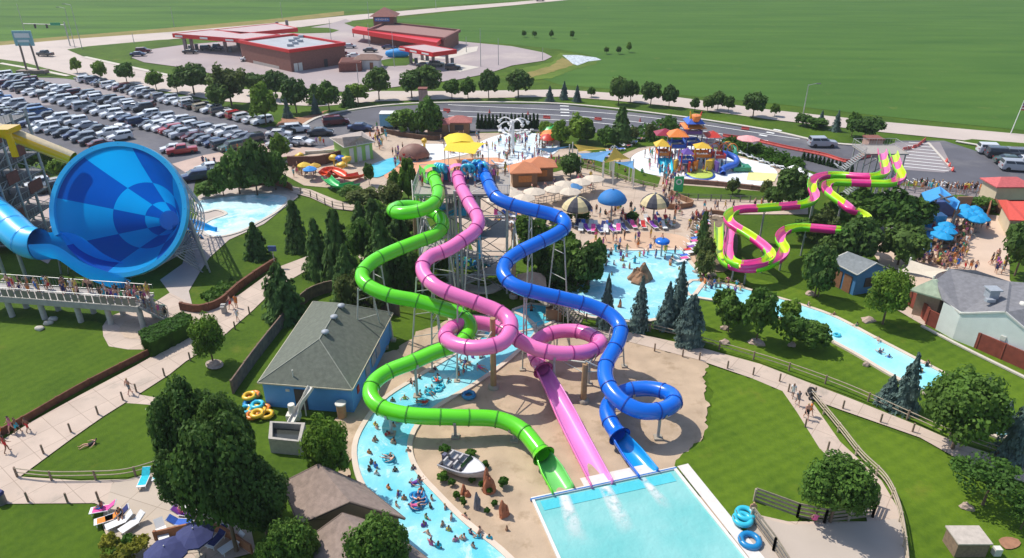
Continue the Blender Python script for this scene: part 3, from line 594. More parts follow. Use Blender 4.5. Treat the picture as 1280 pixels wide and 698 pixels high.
tree('spruce', 1128, 512, 440, 50, 'blue spruce beside the tubing river bend'); tree('spruce', 1108, 506, 468, 40, 'shorter blue spruce left of its neighbour'); tree('spruce', 1222, 520, 468, 30, 'grey spruce behind the big round tree')
tree('spruce', 1262, 575, 488, 58, 'blue spruce by the path at the right edge'); tree('spruce', 1252, 538, 500, 30, 'smaller blue spruce at the right edge')
WP = 'in the row below the wave pool'
for a in [('spruce', 757, 410, 342, 32), ('spruce', 798, 412, 344, 38), ('spruce', 846, 402, 326, 42), ('spruce', 832, 412, 352, 38)]: tree(*a, 'tall blue spruce', WP, 'spruces below the wave pool')
tree('fat_spruce', 860, 430, 368, 48, 'broad pale blue spruce nearest the wide path')
for a in [('mid', 903, 402, 357, 30), ('mid', 910, 416, 372, 32), ('mid', 945, 428, 361, 44), ('mid', 988, 432, 392, 38), ('light', 985, 405, 374, 26), ('mid', 1012, 436, 404, 44), ('dark', 1018, 372, 306, 40), ('mid', 1022, 372, 336, 30)]:
    tree(*a, {'mid': 'mid green rounded tree', 'light': 'light green tree', 'dark': 'dark green tree'}[a[0]], 'beside the tubing river', 'trees beside the tubing river')
tree('bright', 1103, 406, 338, 54, 'bright green tree left of the pale green roof')
EA = 'around the pink and lime slides'
for a in [('dark', 985, 262, 208, 44), ('dark', 965, 258, 232, 22), ('mid', 1050, 290, 246, 50), ('mid', 1080, 288, 234, 56), ('mid', 1110, 296, 240, 54), ('mid', 1140, 286, 246, 48), ('dark', 1066, 330, 272, 60), ('dark', 1122, 332, 278, 56), ('olive', 1025, 308, 262, 40), ('mid', 1005, 300, 272, 34), ('mid', 1018, 345, 312, 34), ('dark', 1030, 330, 296, 28), ('mid', 1155, 268, 244, 26), ('olive', 882, 332, 292, 20), ('olive', 880, 348, 312, 24), ('mid', 1060, 268, 244, 30)]:
    tree(*a, {'mid': 'mid green rounded tree', 'dark': 'dark rounded tree', 'olive': 'sparse olive tree'}[a[0]], EA, 'trees around the racing slides', clear=.06)
tree('pine', 876, 318, 262, 18, 'slim bright green conifer beside the lounger row')
tree('dark', 1268, 345, 276, 46, 'round dark tree at the right edge below the red roof'); tree('mid', 1226, 262, 246, 32, 'low green tree behind the cyan umbrellas'); tree('mid', 1200, 256, 246, 30, 'low green tree behind the cyan umbrellas'); tree('mid', 1270, 302, 280, 24, 'bush beside the red roofed kiosk')
PK = 'in the park core'
for a in [('mid', 505, 166, 134, 40), ('mid', 538, 170, 124, 36), ('mid', 522, 168, 140, 26)]: tree(*a, 'dense green tree', 'beside the entrance booths', 'trees by the booths', clear=.03)
for a in [('light', 700, 182, 152, 26), ('light', 725, 178, 142, 36), ('light', 682, 168, 152, 18), ('dark', 733, 180, 152, 22), ('pine', 776, 180, 131, 28), ('mid', 757, 184, 158, 24), ('mid', 836, 174, 144, 22), ('dark', 713, 222, 190, 28), ('olive', 790, 174, 158, 16), ('olive', 813, 176, 154, 14), ('olive', 915, 244, 222, 16), ('olive', 956, 246, 224, 14), ('light', 628, 240, 224, 18)]:
    tree(*a, {'light': 'bright green tree', 'dark': 'dark green tree', 'pine': 'tall green conifer', 'mid': 'mid green tree', 'olive': 'sparse olive tree'}[a[0]], PK, 'trees in the park core', clear=.05)
for a in [('mid', 672, 345, 278, 44), ('mid', 705, 352, 296, 50), ('dark', 735, 360, 304, 46), ('mid', 700, 330, 280, 36), ('mid', 655, 300, 268, 26), ('dark', 690, 360, 320, 34), ('mid', 748, 335, 300, 20)]:
    tree(*a, {'mid': 'mid green tree', 'dark': 'dark tree'}[a[0]], 'behind the blue tube slide', 'trees behind the blue slide', clear=.05)
for a in [(690, 280, 268, 16), (706, 281, 266, 22), (727, 276, 262, 24), (790, 278, 264, 18), (676, 282, 271, 14), (664, 286, 274, 14)]: tree('bush', a[0], a[1], a[2], a[3], 'clipped round shrub', 'behind the striped umbrellas', 'clipped shrubs', cat='shrub')
for i in range(17): tree('arbor', 598+i*4.6, 161, 142+(i % 3), 6.5, 'columnar arborvitae', 'in the screen behind the spray pad', 'arborvitae screen')
for i in range(13): tree('arbor', 1004+i*5.0, 200+i*1.3, 190+i*1.3, 6, 'columnar arborvitae', 'in the row above the white umbrellas', 'arborvitae row')
# boat bed planting, gravel bed shrubs
for a in [(556, 566, 556, 15), (588, 572, 562, 15), (554, 602, 590, 16), (565, 608, 598, 10), (571, 624, 614, 10), (606, 586, 576, 12), (629, 610, 596, 14), (602, 612, 600, 8), (578, 628, 621, 8), (612, 618, 608, 9), (618, 634, 625, 9), (590, 604, 596, 10), (609, 643, 634, 8), (580, 634, 624, 7)]: tree('bush', *a, 'tuft of ornamental grass', 'around the display boat', 'grasses round the boat', cat='plant')
for a in [(142, 690, 668, 26), (178, 690, 670, 26), (160, 704, 682, 30), (136, 712, 692, 20)]: tree('golden', *a, 'golden yellow shrub', 'below the patio loungers', 'golden shrubs', cat='shrub')
tree('bush', 165, 690, 668, 22, 'dark green shrub among the golden shrubs')
# ornamental grass along the fence of the play pad
def scatter(poly, n, lf, zmax, mt, name, z0=0.05):
    pts = [G(a, c) for a, c in poly]; xs = [p.x for p in pts]; ys = [p.y for p in pts]; out = []
    while len(out) < n:
        x, y = random.uniform(min(xs), max(xs)), random.uniform(min(ys), max(ys)); ins = False; j = len(pts)-1
        for i in range(len(pts)):
            if (pts[i].y > y) != (pts[j].y > y) and x < (pts[j].x-pts[i].x)*(y-pts[i].y)/(pts[j].y-pts[i].y)+pts[i].x: ins = not ins
            j = i
        if ins: out.append((x, y))
    c = np.array([(x, y, z0+random.random()*zmax*(.6+.4*math.sin(x*1.7)*math.cos(y*1.3))) for x, y in out]); nr = rng.normal(size=(n, 3)); nr[:, 2] = abs(nr[:, 2])+.4
    me = quads_mesh(name, c, nr, rng.uniform(lf*.6, lf*1.4, n), mt); o = bpy.data.objects.new(name, me); COL.objects.link(o); o['kind'] = 'stuff'; return o
scatter([(905, 178), (930, 180), (970, 194), (1006, 206), (1002, 214), (965, 208), (925, 193), (900, 186)], 5200, .22, 1.5, LM['hedge'], 'ornamental_grass')
scatter([(405, 296), (440, 280), (520, 300), (560, 320), (560, 372), (500, 385), (440, 372), (410, 340)], 2200, .2, .35, LM['mid'], 'undergrowth')
scatter([(680, 330), (740, 335), (735, 368), (690, 368), (650, 352)], 2200, .2, .6, LM['mid'], 'undergrowth')
scatter([(250, 372), (290, 350), (300, 362), (270, 384)], 900, .2, .8, LM['mid'], 'ground_cover')
scatter([(840, 146), (830, 180), (760, 176), (762, 170)], 800, .3, .8, LM['hedge'], 'ground_cover')
# clipped box hedge by the stair
pts = [G(183, 440), G(179, 424), G(232, 398), G(242, 404), G(242, 412), G(192, 444)]
def hedge_mesh(pts, h, n):
    c, nr = [], []
    for _ in range(n):
        if random.random() < .5:
            i = random.randrange(len(pts)); t = random.random(); p = pts[i].lerp(pts[(i+1) % len(pts)], t); d = pts[(i+1) % len(pts)]-pts[i]; c.append((p.x+random.gauss(0, .06), p.y+random.gauss(0, .06), random.random()*h)); nr.append((d.y, -d.x, .3))
        else:
            w = [random.random() for _ in pts]; s = sum(w); c.append((sum(p.x*k for p, k in zip(pts, w))/s, sum(p.y*k for p, k in zip(pts, w))/s, h+random.gauss(0, .05))); nr.append((random.gauss(0, .3), random.gauss(0, .3), 1))
    return np.array(c), np.array(nr)
def hedge(px, h, n, desc):
    A = [G(a, c) for a, c in px]; root = thing('hedge', desc, 'hedge', A[0]); b = MB(); b.prism([(p.x, p.y) for p in A], 0, h-.06)
    b.build('hedge_core', LM['hedge'], root)
    cs, ns = [], []; (x0, x1), (y0, y1) = (min(p.x for p in A), max(p.x for p in A)), (min(p.y for p in A), max(p.y for p in A))
    while len(cs) < n//2:
        x, y = random.uniform(x0, x1), random.uniform(y0, y1); ins = False; j = len(A)-1
        for i in range(len(A)):
            if (A[i].y > y) != (A[j].y > y) and x < (A[j].x-A[i].x)*(y-A[i].y)/(A[j].y-A[i].y)+A[i].x: ins = not ins
            j = i
        if ins: cs.append((x, y, h+random.gauss(0, .07))); ns.append((random.gauss(0, .4), random.gauss(0, .4), 1))
    for _ in range(n//2):
        i = random.randrange(len(A)); p = A[i].lerp(A[(i+1) % len(A)], random.random()); d = A[(i+1) % len(A)]-A[i]; cs.append((p.x+random.gauss(0, .07), p.y+random.gauss(0, .07), random.random()*h)); ns.append((d.y, -d.x, .4))
    me = quads_mesh('foliage', np.array(cs)-np.array(A[0]), np.array(ns), rng.uniform(.06, .15, len(cs)), LM['hedge']); o = bpy.data.objects.new('foliage', me); COL.objects.link(o); o.parent = root
hedge([(183, 442), (178, 432), (232, 407), (243, 412), (243, 420), (192, 447)], 1.7, 5200, 'clipped box hedge beside the queue stair')
# ---------------------------------------------------------------- slides
def plas(name, c, r=.22): return mat(name, c, r, var=.07, scale=.35, coat=.4, dirt=((c[0]*.8+.06, c[1]*.8+.06, c[2]*.8+.06), .6, .62))
GREEN = plas('green_fibreglass', (.13, .72, .015)); GSEAM = mat('green_flange', (.05, .30, .01), .5)
GIN = plas('green_inner', (.20, .66, .16))
PINK = plas('pink_fibreglass', (.90, .20, .50)); PSEAM = mat('pink_flange', (.40, .04, .24), .5); PIN = plas('pink_inner', (.80, .26, .62))
BLUE = plas('blue_fibreglass', (.003, .15, .72)); BSEAM = mat('blue_flange', (.003, .05, .33), .5); BIN = plas('blue_inner', (.01, .34, .80))
STEEL = mat('galvanised_steel', (.42, .43, .43), .45, .3, var=.12, scale=2); PALEST = mat('pale_painted_steel', (.50, .50, .44), .55, var=.12, scale=2)
BROWNP = mat('brown_concrete_post', (.40, .25, .13), .85, var=.14, scale=1.5); FOOT = mat('footing', (.40, .35, .28), .9)
DSTEEL = mat('dark_steel', (.16, .16, .17), .55, .3, var=.1)
def arclen(p):
    L = [0]
    for i in range(1, len(p)): L.append(L[-1]+(p[i]-p[i-1]).length)
    return L
def tube_slide(name, desc, pts, nflume, mt, seam, inn, r=.71, entry=True):
    W3 = [G(a, c, z_) for a, c, z_ in pts]; nt = len(W3)-nflume
    root = thing(name, desc, 'water slide', (W3[0].x, W3[0].y, 0))
    allp = spline(W3, .4); cut = min(range(len(allp)), key=lambda i: (allp[i]-W3[nt-1]).length); tp = allp[:cut+1]; fp = allp[cut:]
    L = arclen(tp); prof = circ(r, 20)
    b = MB(); b.sweep(tp, prof, closed=True); b.sweep(tp, circ(r-.07, 20)[::-1], closed=True)
    b.build('tube', [mt], root)
    s = 1.2
    while s < L[-1]-.3:
        i = min(range(len(L)), key=lambda k: abs(L[k]-s)); i = max(1, min(i, len(tp)-2)); d = (tp[i+1]-tp[i-1]).normalized(); f = MB()
        f.sweep([tp[i]-d*.055, tp[i]-d*.05, tp[i]+d*.05, tp[i]+d*.055], [circ(r, 20), circ(r+.055, 20), circ(r+.055, 20), circ(r, 20)], closed=True, smooth=False)
        f.build('flange', [seam], root); s += 2.55
    # bell mouth, then the open flume, wide and U-shaped, reaching the pool
    d = (tp[-1]-tp[-4]).normalized(); m = MB()
    m.sweep([tp[-1]-d*.5, tp[-1]-d*.1, tp[-1]+d*.12], [circ(r+.02, 20), circ(r+.12, 20), circ(r+.30, 20)], closed=True)
    m.sweep([tp[-1]-d*.5, tp[-1]-d*.1, tp[-1]+d*.12], [circ(r-.07, 20)[::-1], circ(r, 20)[::-1], circ(r+.22, 20)[::-1]], closed=True); m.build('bell_mouth', [mt], root)
    def U(w, k=14, h=.75):
        o = [(w*math.cos(math.pi*(1+j/k)), h*math.sin(math.pi*(1+j/k))*1.0) for j in range(k+1)]; o = [(-w, .18)]+o+[(w, .18)]
        i = [(x*(w-.09)/w, y*(h-.07)/h+.02) for x, y in o][::-1]; return o+i
    n = len(fp); pr = [U(r+.24*min(1, 2.5*i/n), 14, .80-.25*i/n) for i in range(n)]
    b = MB(); m_ = len(pr[0]); b.sweep(fp, pr, closed=True, mfun=lambda i, j: 0 if j < m_/2 else 1, caps=True); b.build('flume', [mt, inn], root)
    LF = arclen(fp); s = 2.4
    while s < LF[-1]-.6:
        i = min(range(len(LF)), key=lambda k: abs(LF[k]-s)); i = max(1, min(i, len(fp)-2)); d = (fp[i+1]-fp[i-1]).normalized(); w = r+.24*min(1, 2.5*i/n)
        o = [( (w+.05)*math.cos(math.pi*(1+j/14)), (.86-.25*i/n)*math.sin(math.pi*(1+j/14))) for j in range(15)]
        f = MB(); f.sweep([fp[i]-d*.05, fp[i]+d*.05], o, smooth=False); f.build('flange', [seam], root); s += 2.55
    if entry:  # flared start box on the deck
        d = (tp[1]-tp[0]); d.z = 0; d.normalize(); sd = Vector((d.y, -d.x, 0)); p0 = tp[0]; e = MB()
        e.sweep([p0-d*1.7, p0-d*.9, p0+d*.1], [[(-1.25, .95), (-1.25, -.75), (1.25, -.75), (1.25, .95)], [(-1.15, .9), (-1.1, -.8), (1.1, -.8), (1.15, .9)], [(-.85, .8), (-.8, -.8), (.8, -.8), (.85, .8)]], smooth=False)
        e.sweep([p0-d*.9, p0+d*.15], [(-1.0, .2), (-.8, .85), (-.3, 1.1), (.3, 1.1), (.8, .85), (1.0, .2)]); e.build('start_box', [mt], root)
    return root, tp, fp
green_pts = [(541, 220, 13.6), (546, 231.6, 13.3), (548, 242, 13), (544.5, 252, 12.8), (534, 260, 12.6), (519, 264.5, 12.3), (500, 266.5, 12.1), (491, 263, 11.9), (500, 259, 11.7), (517, 258.5, 11.5), (533, 262, 11.2), (548, 270, 10.9), (554, 281, 10.5), (545, 293, 10.1), (520, 303, 9.7), (490, 315, 9.3), (465, 328, 8.9), (453, 342, 8.5), (456, 354, 8.2), (485, 369, 7.6), (520, 376, 7.1), (550, 385, 6.6), (576, 394, 6.1), (588, 408, 5.6), (581, 424, 5.1), (565, 433, 4.7), (545, 440, 4.4), (515, 453, 4.0), (485, 465, 3.6), (468, 478, 3.35), (463, 492, 3.1), (470, 505, 2.85), (490, 515, 2.6), (520, 520, 2.45), (571, 522, 2.2), (620, 524, 1.9), (641, 531, 1.75), (656, 541, 1.6), (668, 555, 1.4), (680, 571, 1.2), (690, 588, .9), (704, 613, .45)]
pink_pts = [(572, 219, 13.6), (575, 232, 13.2), (582, 245, 12.9), (588, 257, 12.5), (595, 268, 12.1), (598, 280, 11.8), (592, 290, 11.4), (580, 299, 11.1), (560, 312, 10.6), (538, 321, 10.2), (529, 331, 9.9), (530, 343, 9.5), (546, 359, 9.1), (571, 370, 8.6), (596, 379, 8.1), (621, 389, 7.6), (637, 401, 7.2), (637, 416, 6.9), (626, 429, 6.6), (596, 435, 6.3), (567, 430, 6.05), (557, 419, 5.9), (571, 408, 5.65), (596, 404, 5.4), (621, 409, 5.1), (640, 420, 4.9), (655, 429, 4.7), (670, 436, 4.5), (690, 441, 4.3), (715, 442, 4.1), (740, 438, 3.85), (751, 429, 3.65), (740, 420, 3.5), (720, 414, 3.35), (696, 415, 3.15), (677, 422, 2.95), (667, 434, 2.7), (670, 448, 2.45), (679, 463, 2.2), (690, 483, 1.7), (720, 543, .85), (753, 606, .4)]
blue_pts = [(604, 216, 13.6), (609, 226, 13.4), (614, 238, 13.2), (622, 248, 12.9), (637, 255, 12.6), (663, 262, 12.2), (689, 268, 11.8), (704, 275, 11.5), (706, 284, 11.2), (695, 293, 10.8), (670, 305, 10.3), (650, 315, 9.8), (634, 327, 9.4), (629, 341, 9), (637, 353, 8.6), (653, 361, 8.3), (676, 367, 7.8), (702, 373, 7.3), (740, 383, 6.5), (763, 394, 6.0), (775, 408, 5.5), (774, 423, 5.1), (767, 438, 4.7), (758, 455, 4.35), (757, 473, 4.1), (766, 491, 3.85), (781, 505, 3.6), (802, 514, 3.3), (827, 513, 3.05), (843, 503, 2.8), (838, 493, 2.6), (820, 487, 2.4), (800, 486, 2.2), (780, 490, 2.0), (765, 500, 1.85), (759, 513, 1.7), (763, 528, 1.5), (774, 545, 1.25), (788, 563, .85), (811, 592, .45)]
gs, gtp, gfp = tube_slide('tube_slide', 'bright green enclosed tube slide winding down to the pool', green_pts, 2, GREEN, GSEAM, GIN)
ps, ptp, pfp = tube_slide('tube_slide', 'pink enclosed tube slide with two loops and open end', pink_pts, 3, PINK, PSEAM, PIN)
bs, btp, bfp = tube_slide('tube_slide', 'royal blue enclosed tube slide with one low loop', blue_pts, 2, BLUE, BSEAM, BIN)

def near(path, px, py):
    best = min(range(1, len(path)-1), key=lambda i: abs(P(path[i])[0]-px)+abs(P(path[i])[1]-py)); d = (path[best+1]-path[best-1]); d.z = 0; d.normalize(); return path[best], d
def post_support(path, px, py, desc, mt=PALEST, rad=.13, arm=True, reach=1.15):
    p, d = near(path, px, py); sd = Vector((d.y, -d.x, 0)); q = p+sd*reach if arm else p.copy()
    root = thing('slide_post', desc, 'support', (q.x, q.y, 0), 0, 'single posts carrying the tube slides', 'near ' + '')
    top = p.z-.68 if not arm else p.z+.3
    b = MB(); b.bar((q.x, q.y, .1), (q.x, q.y, top), rad, rad*.9, 12); b.build('post', mt, root)
    f = MB(); f.box((q.x, q.y, .12), (.7, .7, .3)); f.build('footing', FOOT, root)
    if arm: a = MB(); a.bar((q.x, q.y, p.z-.35), (p.x, p.y, p.z-.9), .07, .07, 8); a.bar((q.x, q.y, p.z-1.6), (p.x, p.y, p.z-.95), .05, .05, 8); a.build('arm', mt, root)
    else: a = MB(); a.sweep([p-d*.12, p+d*.12], [((.71+.06)*math.cos(math.pi*(1+j/10)), .77*math.sin(math.pi*(1+j/10))) for j in range(11)]); a.build('saddle', mt, root)
    return root
def a_frame(path, px, py, desc, mt=PALEST, w=1.7, braces=3):
    p, d = near(path, px, py); sd = Vector((d.y, -d.x, 0)); root = thing('support_frame', desc, 'support', (p.x, p.y, 0), 0, 'A-frame supports under the tube slides')
    L = []
    for s in (-1, 1):
        a = p+sd*s*.66+Vector((0, 0, -.5)); c = Vector((p.x, p.y, 0))+sd*s*(w*.5+p.z*.09); b = MB(); b.bar(c, a, .085, .075, 8); b.build('leg', mt, root); L.append((c, a))
        f = MB(); f.box((c.x, c.y, .1), (.55, .55, .28)); f.build('footing', FOOT, root)
    for k in range(braces):
        t = (k+1)/(braces+.6); q0 = L[0][0].lerp(L[0][1], t); q1 = L[1][0].lerp(L[1][1], t); b = MB(); b.bar(q0, q1, .045, .045, 6)
        b.build('brace', mt, root)
    b = MB(); b.bar(L[0][1]+Vector((0, 0, -.25)), L[1][1]+Vector((0, 0, -.25)), .09, .09, 8); b.build('crossbeam', mt, root)
    return root
a_frame(gtp, 470, 325, 'steel A-frame under the green slide above the blue shed roof'); a_frame(gtp, 540, 382, 'steel A-frame under the green slide beside the blue shed')
a_frame(gtp, 452, 352, 'steel A-frame under the leftmost green bend'); a_frame(ptp, 530, 340, 'steel A-frame under the leftmost pink bend')
a_frame(btp, 702, 290, 'tall steel A-frame under the highest blue bend'); a_frame(btp, 664, 262, 'tallest steel A-frame under the blue slide', w=2.0)
a_frame(btp, 655, 362, 'steel A-frame standing by the small exit pool'); a_frame(btp, 772, 400, 'steel A-frame under the blue slide by the path')
a_frame(ptp, 575, 372, 'steel A-frame under the pink slide above its loop'); a_frame(gtp, 545, 285, 'steel A-frame under the green slide next to the tower'); a_frame(ptp, 593, 290, 'steel A-frame under the upper pink bend')
for path, x, y, t in ((gtp, 518, 452, 'steel post under the green slide across the river'), (gtp, 485, 513, 'steel post on the river bank under green slide'), (gtp, 571, 522, 'short steel post under the low green run'), (gtp, 640, 531, 'short steel post near the green bell mouth'), (ptp, 740, 439, 'steel post under the right pink loop'), (btp, 762, 480, 'steel post where the blue loop starts'), (btp, 828, 513, 'grey steel post under the outer blue loop'), (btp, 790, 488, 'steel post at the back of blue loop'), (ptp, 696, 441, 'steel post at the left of right pink loop')):
    post_support(path, x, y, t, STEEL, .14, arm=False)
def brown_post(x, yb, yt, desc, arms, r=.28):
    base = G(x, yb); h = ZT(x, yb, yt); root = thing('brown_post', desc, 'post', base, 0, 'thick brown posts among the slides')
    b = MB(); b.bar(base, base+Vector((0, 0, h)), r*1.05, r*.92, 14); b.build('post', BROWNP, root); f = MB(); f.lathe((base.x, base.y, 0), [(r*1.9, 0), (r*1.9, .35), (r*1.1, .45)], 14); f.build('footing', FOOT, root)
    for (tx, ty, tz) in arms:
        q = G(tx, ty, tz); a = MB(); a.bar(base+Vector((0, 0, q.z+.2)), q+Vector((0, 0, -.72)), .07, .07, 8); a.build('arm', PALEST, root)
        a = MB(); a.bar(base+Vector((0, 0, q.z-1.0)), q+Vector((0, 0, -.74)), .05, .05, 8); a.build('arm', PALEST, root)
brown_post(617, 486, 398, 'thick brown post at the river edge inside the left pink loop', [(640, 408, 7), (571, 408, 5.65), (596, 435, 6.3), (590, 412, 5.5)])
brown_post(729, 503, 455, 'thick brown post under the right pink loop', [(751, 429, 3.65), (758, 455, 4.35), (700, 441, 4.2)])
brown_post(642, 372, 288, 'thick brown post between tower and blue slide', [(637, 353, 8.6), (650, 315, 9.8)])
brown_post(522, 335, 256, 'brown post beside the green entry curl', [(517, 258.5, 11.5), (545, 293, 10.1)], .2)

# ---------------------------------------------------------------- slide tower
TWT = thing('slide_tower', 'steel slide tower with railed deck and stair flights', 'tower', G(585, 372))
dz = 12.6; dc = [G(512, 229, dz), G(530, 247, dz), G(645, 240, dz), G(636, 218, dz)]
# a true rectangle near that outline
c0 = G(574, 246, dz); wx, wy = 10.4, 7.2; x0, x1, y0, y1 = c0.x-5.1, c0.x+5.5, c0.y+.5, c0.y+.5+wy
dm = mat('deck_boards', (.36, .33, .30), .8, var=.1); bluep = mat('blue_panel', (.03, .42, .68), .5)
b = MB(); b.box(((x0+x1)/2, (y0+y1)/2, dz), (x1-x0, wy, .22)); b.build('deck', dm, TWT)
def railing(parent, pts, z0, h=1.05, mt=STEEL, n=.16, name='railing'):
    b = MB(); pts = [Vector((p[0], p[1], (p[2] if len(p) > 2 else z0))) for p in pts]
    for i in range(len(pts)-1):
        a, c = pts[i], pts[i+1]; L = (c-a).length
        for hh in (h, .12): b.bar(a+Vector((0, 0, hh)), c+Vector((0, 0, hh)), .035, .035, 5)
        k = max(1, int(L/n))
        for j in range(k+1):
            q = a.lerp(c, j/k); big = j % 9 == 0; b.bar(q, q+Vector((0, 0, h)), .035 if big else .012, n=4)
    return b.build(name, mt, parent)
railing(TWT, [(x0, y0, dz+.1), (x0, y1, dz+.1)], 0); railing(TWT, [(x0, y1, dz+.1), (x1, y1, dz+.1)], 0); railing(TWT, [(x1, y1, dz+.1), (x1, y0, dz+.1)], 0)
for xa, xb in ((x0, gtp[0].x-1.3), (gtp[0].x+1.3, ptp[0].x-1.3), (ptp[0].x+1.2, btp[0].x-1.3), (btp[0].x+1.3, x1)):
    if xb > xa+.1: railing(TWT, [(xa, y0, dz+.1), (xb, y0, dz+.1)], 0)
for i in range(4):
    for j in range(3):
        x, y = x0+.3+i*(x1-x0-.6)/3, y0+.3+j*(wy-.6)/2; c = MB(); c.bar((x, y, 0), (x, y, dz-.1), .14, .14, 8); c.build('column', STEEL if (i+j) % 3 else PALEST, TWT)
for lv in range(5):
    z_ = 2.4*lv+.4
    for i in range(3):
        xa, xb = x0+.3+i*(x1-x0-.6)/3, x0+.3+(i+1)*(x1-x0-.6)/3
        for y in (y0+.3, y1-.3):
            c = MB(); c.bar((xa, y, z_), (xb, y, z_+2.4), .05, n=6) if (i+lv) % 2 else c.bar((xb, y, z_), (xa, y, z_+2.4), .05, n=6); c.build('brace', DSTEEL, TWT)
    for x in (x0+.3, x1-.3):
        c = MB(); c.bar((x, y0+.3, z_), (x, y1-.3, z_+2.4), .05, n=6); c.build('brace', DSTEEL, TWT)
    c = MB()
    for x, y, X, Y in ((x0+.3, y0+.3, x1-.3, y0+.3), (x0+.3, y1-.3, x1-.3, y1-.3), (x0+.3, y0+.3, x0+.3, y1-.3), (x1-.3, y0+.3, x1-.3, y1-.3)): c.bar((x, y, z_+2.2), (X, Y, z_+2.2), .08, n=6)
    c.build('girt', STEEL, TWT)
# stair flights zigzag inside, wide enough for two with a tube
for lv in range(5):
    za = lv*2.45; zb = za+2.45 if lv < 4 else dz; xs, xe = (x0+2.2, x1-2.2) if lv % 2 == 0 else (x1-2.2, x0+2.2); yy = y0+1.6+(lv % 2)*2.6
    st = MB(); k = 13
    for i in range(k):
        t = (i+.5)/k; st.box((xs+(xe-xs)*t, yy, za+(zb-za)*(i+1)/k), (abs(xe-xs)/k+.05, 1.9, .06))
    o = st.build('stair_flight', dm, TWT); s2 = MB()
    for dy in (-.98, .98):
        s2.bar((xs, yy+dy, za), (xe, yy+dy, zb), .09, n=4); s2.bar((xs, yy+dy, za+1), (xe, yy+dy, zb+1), .04, n=5)
    s2.build('stringer', STEEL, o)
    if lv < 4: l = MB(); l.box((xe+(1 if xe > xs else -1)*1.05, y0+2.9, zb), (2.1, 4.8, .14)); l.build('landing', dm, TWT)
for (a, c, z_, s) in ((560, 262, 10.2, (4.2, 1.6, .9)), (556, 216, 13.6, (1.0, .25, 1.7)), (600, 300, 7, (.2, 3.5, 3.2))):
    p = G(a, c, z_)
    p.y = min(max(p.y, y0-.2), y1+.2); q = MB(); q.box(p, s); q.build('blue_panel', bluep, TWT)
for k in range(2):
    cx = x0+4.6+k*.5; q = MB(); q.bar((cx, y0-.25, 0), (cx, y0-.25, dz+.6), .17, n=12); q.build('water_pipe', STEEL, TWT)

# ---------------------------------------------------------------- giant funnel
CL1, CL2 = [mat(n_, c_, .35, var=.04, scale=.3, trans=.42) for n_, c_ in (('funnel_light_blue', (.003, .43, 1.0)), ('funnel_dark_blue', (.001, .115, .58)))]; CRIM = plas('funnel_rim', (.02, .50, .98), .35)
FC = G(150, 262.5, 8.4); ax = Vector((-.02, .89, -.47)).normalized(); FR, FL, FE = 7.65, 12.9, 1.3
fu = (Vector((0, 0, 1))-ax*ax.z).normalized(); fr_ = ax.cross(fu)
if fr_.x < 0: fr_ = -fr_
fun = thing('funnel_slide', 'giant blue chequered funnel slide lying on its side', 'water slide', (FC.x, FC.y, 0))
def fpt(t, a, rr=0): 
    r = FR+(FE-FR)*(t**.92)+rr; return FC+ax*(FL*t)+fr_*(r*math.cos(a))+fu*(r*math.sin(a))
NA = 64; NT = 24; SEC = 8; b = MB(); vs = [fpt(i/NT, 6.2832*k/NA) for i in range(NT+1) for k in range(NA)]; b.v = [tuple(v) for v in vs]
# three bands of sectors, alternating light and dark
for i in range(NT):
    band = 0 if i/NT < .46 else 1 if i/NT < .83 else 2
    for k in range(NA):
        sec = int(((k+2.0)/NA*SEC) % SEC); b.f.append([i*NA+k, i*NA+(k+1) % NA, (i+1)*NA+(k+1) % NA, (i+1)*NA+k]); b.m.append((sec+band) % 2); b.sm.append(True)
b.build('bowl', [CL1, CL2], fun)
b = MB(); rim = []
for k in range(NA):
    a = 6.2832*k/NA; e = fr_*math.cos(a)+fu*math.sin(a)
    rim.append([FC+e*(FR-.02)-ax*.02, FC+e*(FR-.02)-ax*.45, FC+e*(FR+.55)-ax*.45, FC+e*(FR+.55)+ax*.35, FC+e*(FR+.1)+ax*.35])
o_ = 0; m5 = 5; b.v = [tuple(v) for r_ in rim for v in r_]
for k in range(NA):
    if 203 < 360*(k+.5)/NA < 262: continue
    for j in range(4): b.f.append([k*5+j, ((k+1) % NA)*5+j, ((k+1) % NA)*5+j+1, k*5+j+1]); b.m.append(0); b.sm.append(False)
b.build('rim', [CRIM], fun)
for k in range(16):
    if k in (9, 10, 11): continue
    a = 6.2832*k/16; e = fr_*math.cos(a)+fu*math.sin(a); t_ = MB(); t_.box(FC+e*(FR+.3), (.09, .09, .9), rot=Matrix((ax.cross(e), e, ax)).transposed()); o = t_.build('rim_joint', BSEAM, fun)
    o.scale = (1, 1, 1)
# steel cage round the funnel
for k in range(20):
    if 4 < k < 14: continue
    a = 6.2832*k/20; q = MB(); q.bar(fpt(.02, a, .7), fpt(1, a, 3.6), .075, n=6); q.build('cage_rib', STEEL, fun)
for i in range(6):
    t = .03+i*.19; ho = MB(); n = 40; pr = .7+2.9*t
    for k in range(n):
        if 9 < k < 28: continue
        ho.bar(fpt(t, 6.2832*k/n, pr), fpt(t, 6.2832*(k+1)/n, pr), .07, n=5)
    ho.build('cage_hoop', STEEL, fun)
for i in range(5):
    t = .03+i*.19; la = MB()
    for k in range(20):
        if 3 < k < 14: continue
        a = 6.2832*k/20; a2 = 6.2832*(k+1)/20; la.bar(fpt(t, a, .7+2.9*t), fpt(t+.19, a2, .7+2.9*(t+.19)), .035, n=4); la.bar(fpt(t, a2, .7+2.9*t), fpt(t+.19, a, .7+2.9*(t+.19)), .035, n=4)
    la.build('cage_lattice', STEEL, fun)
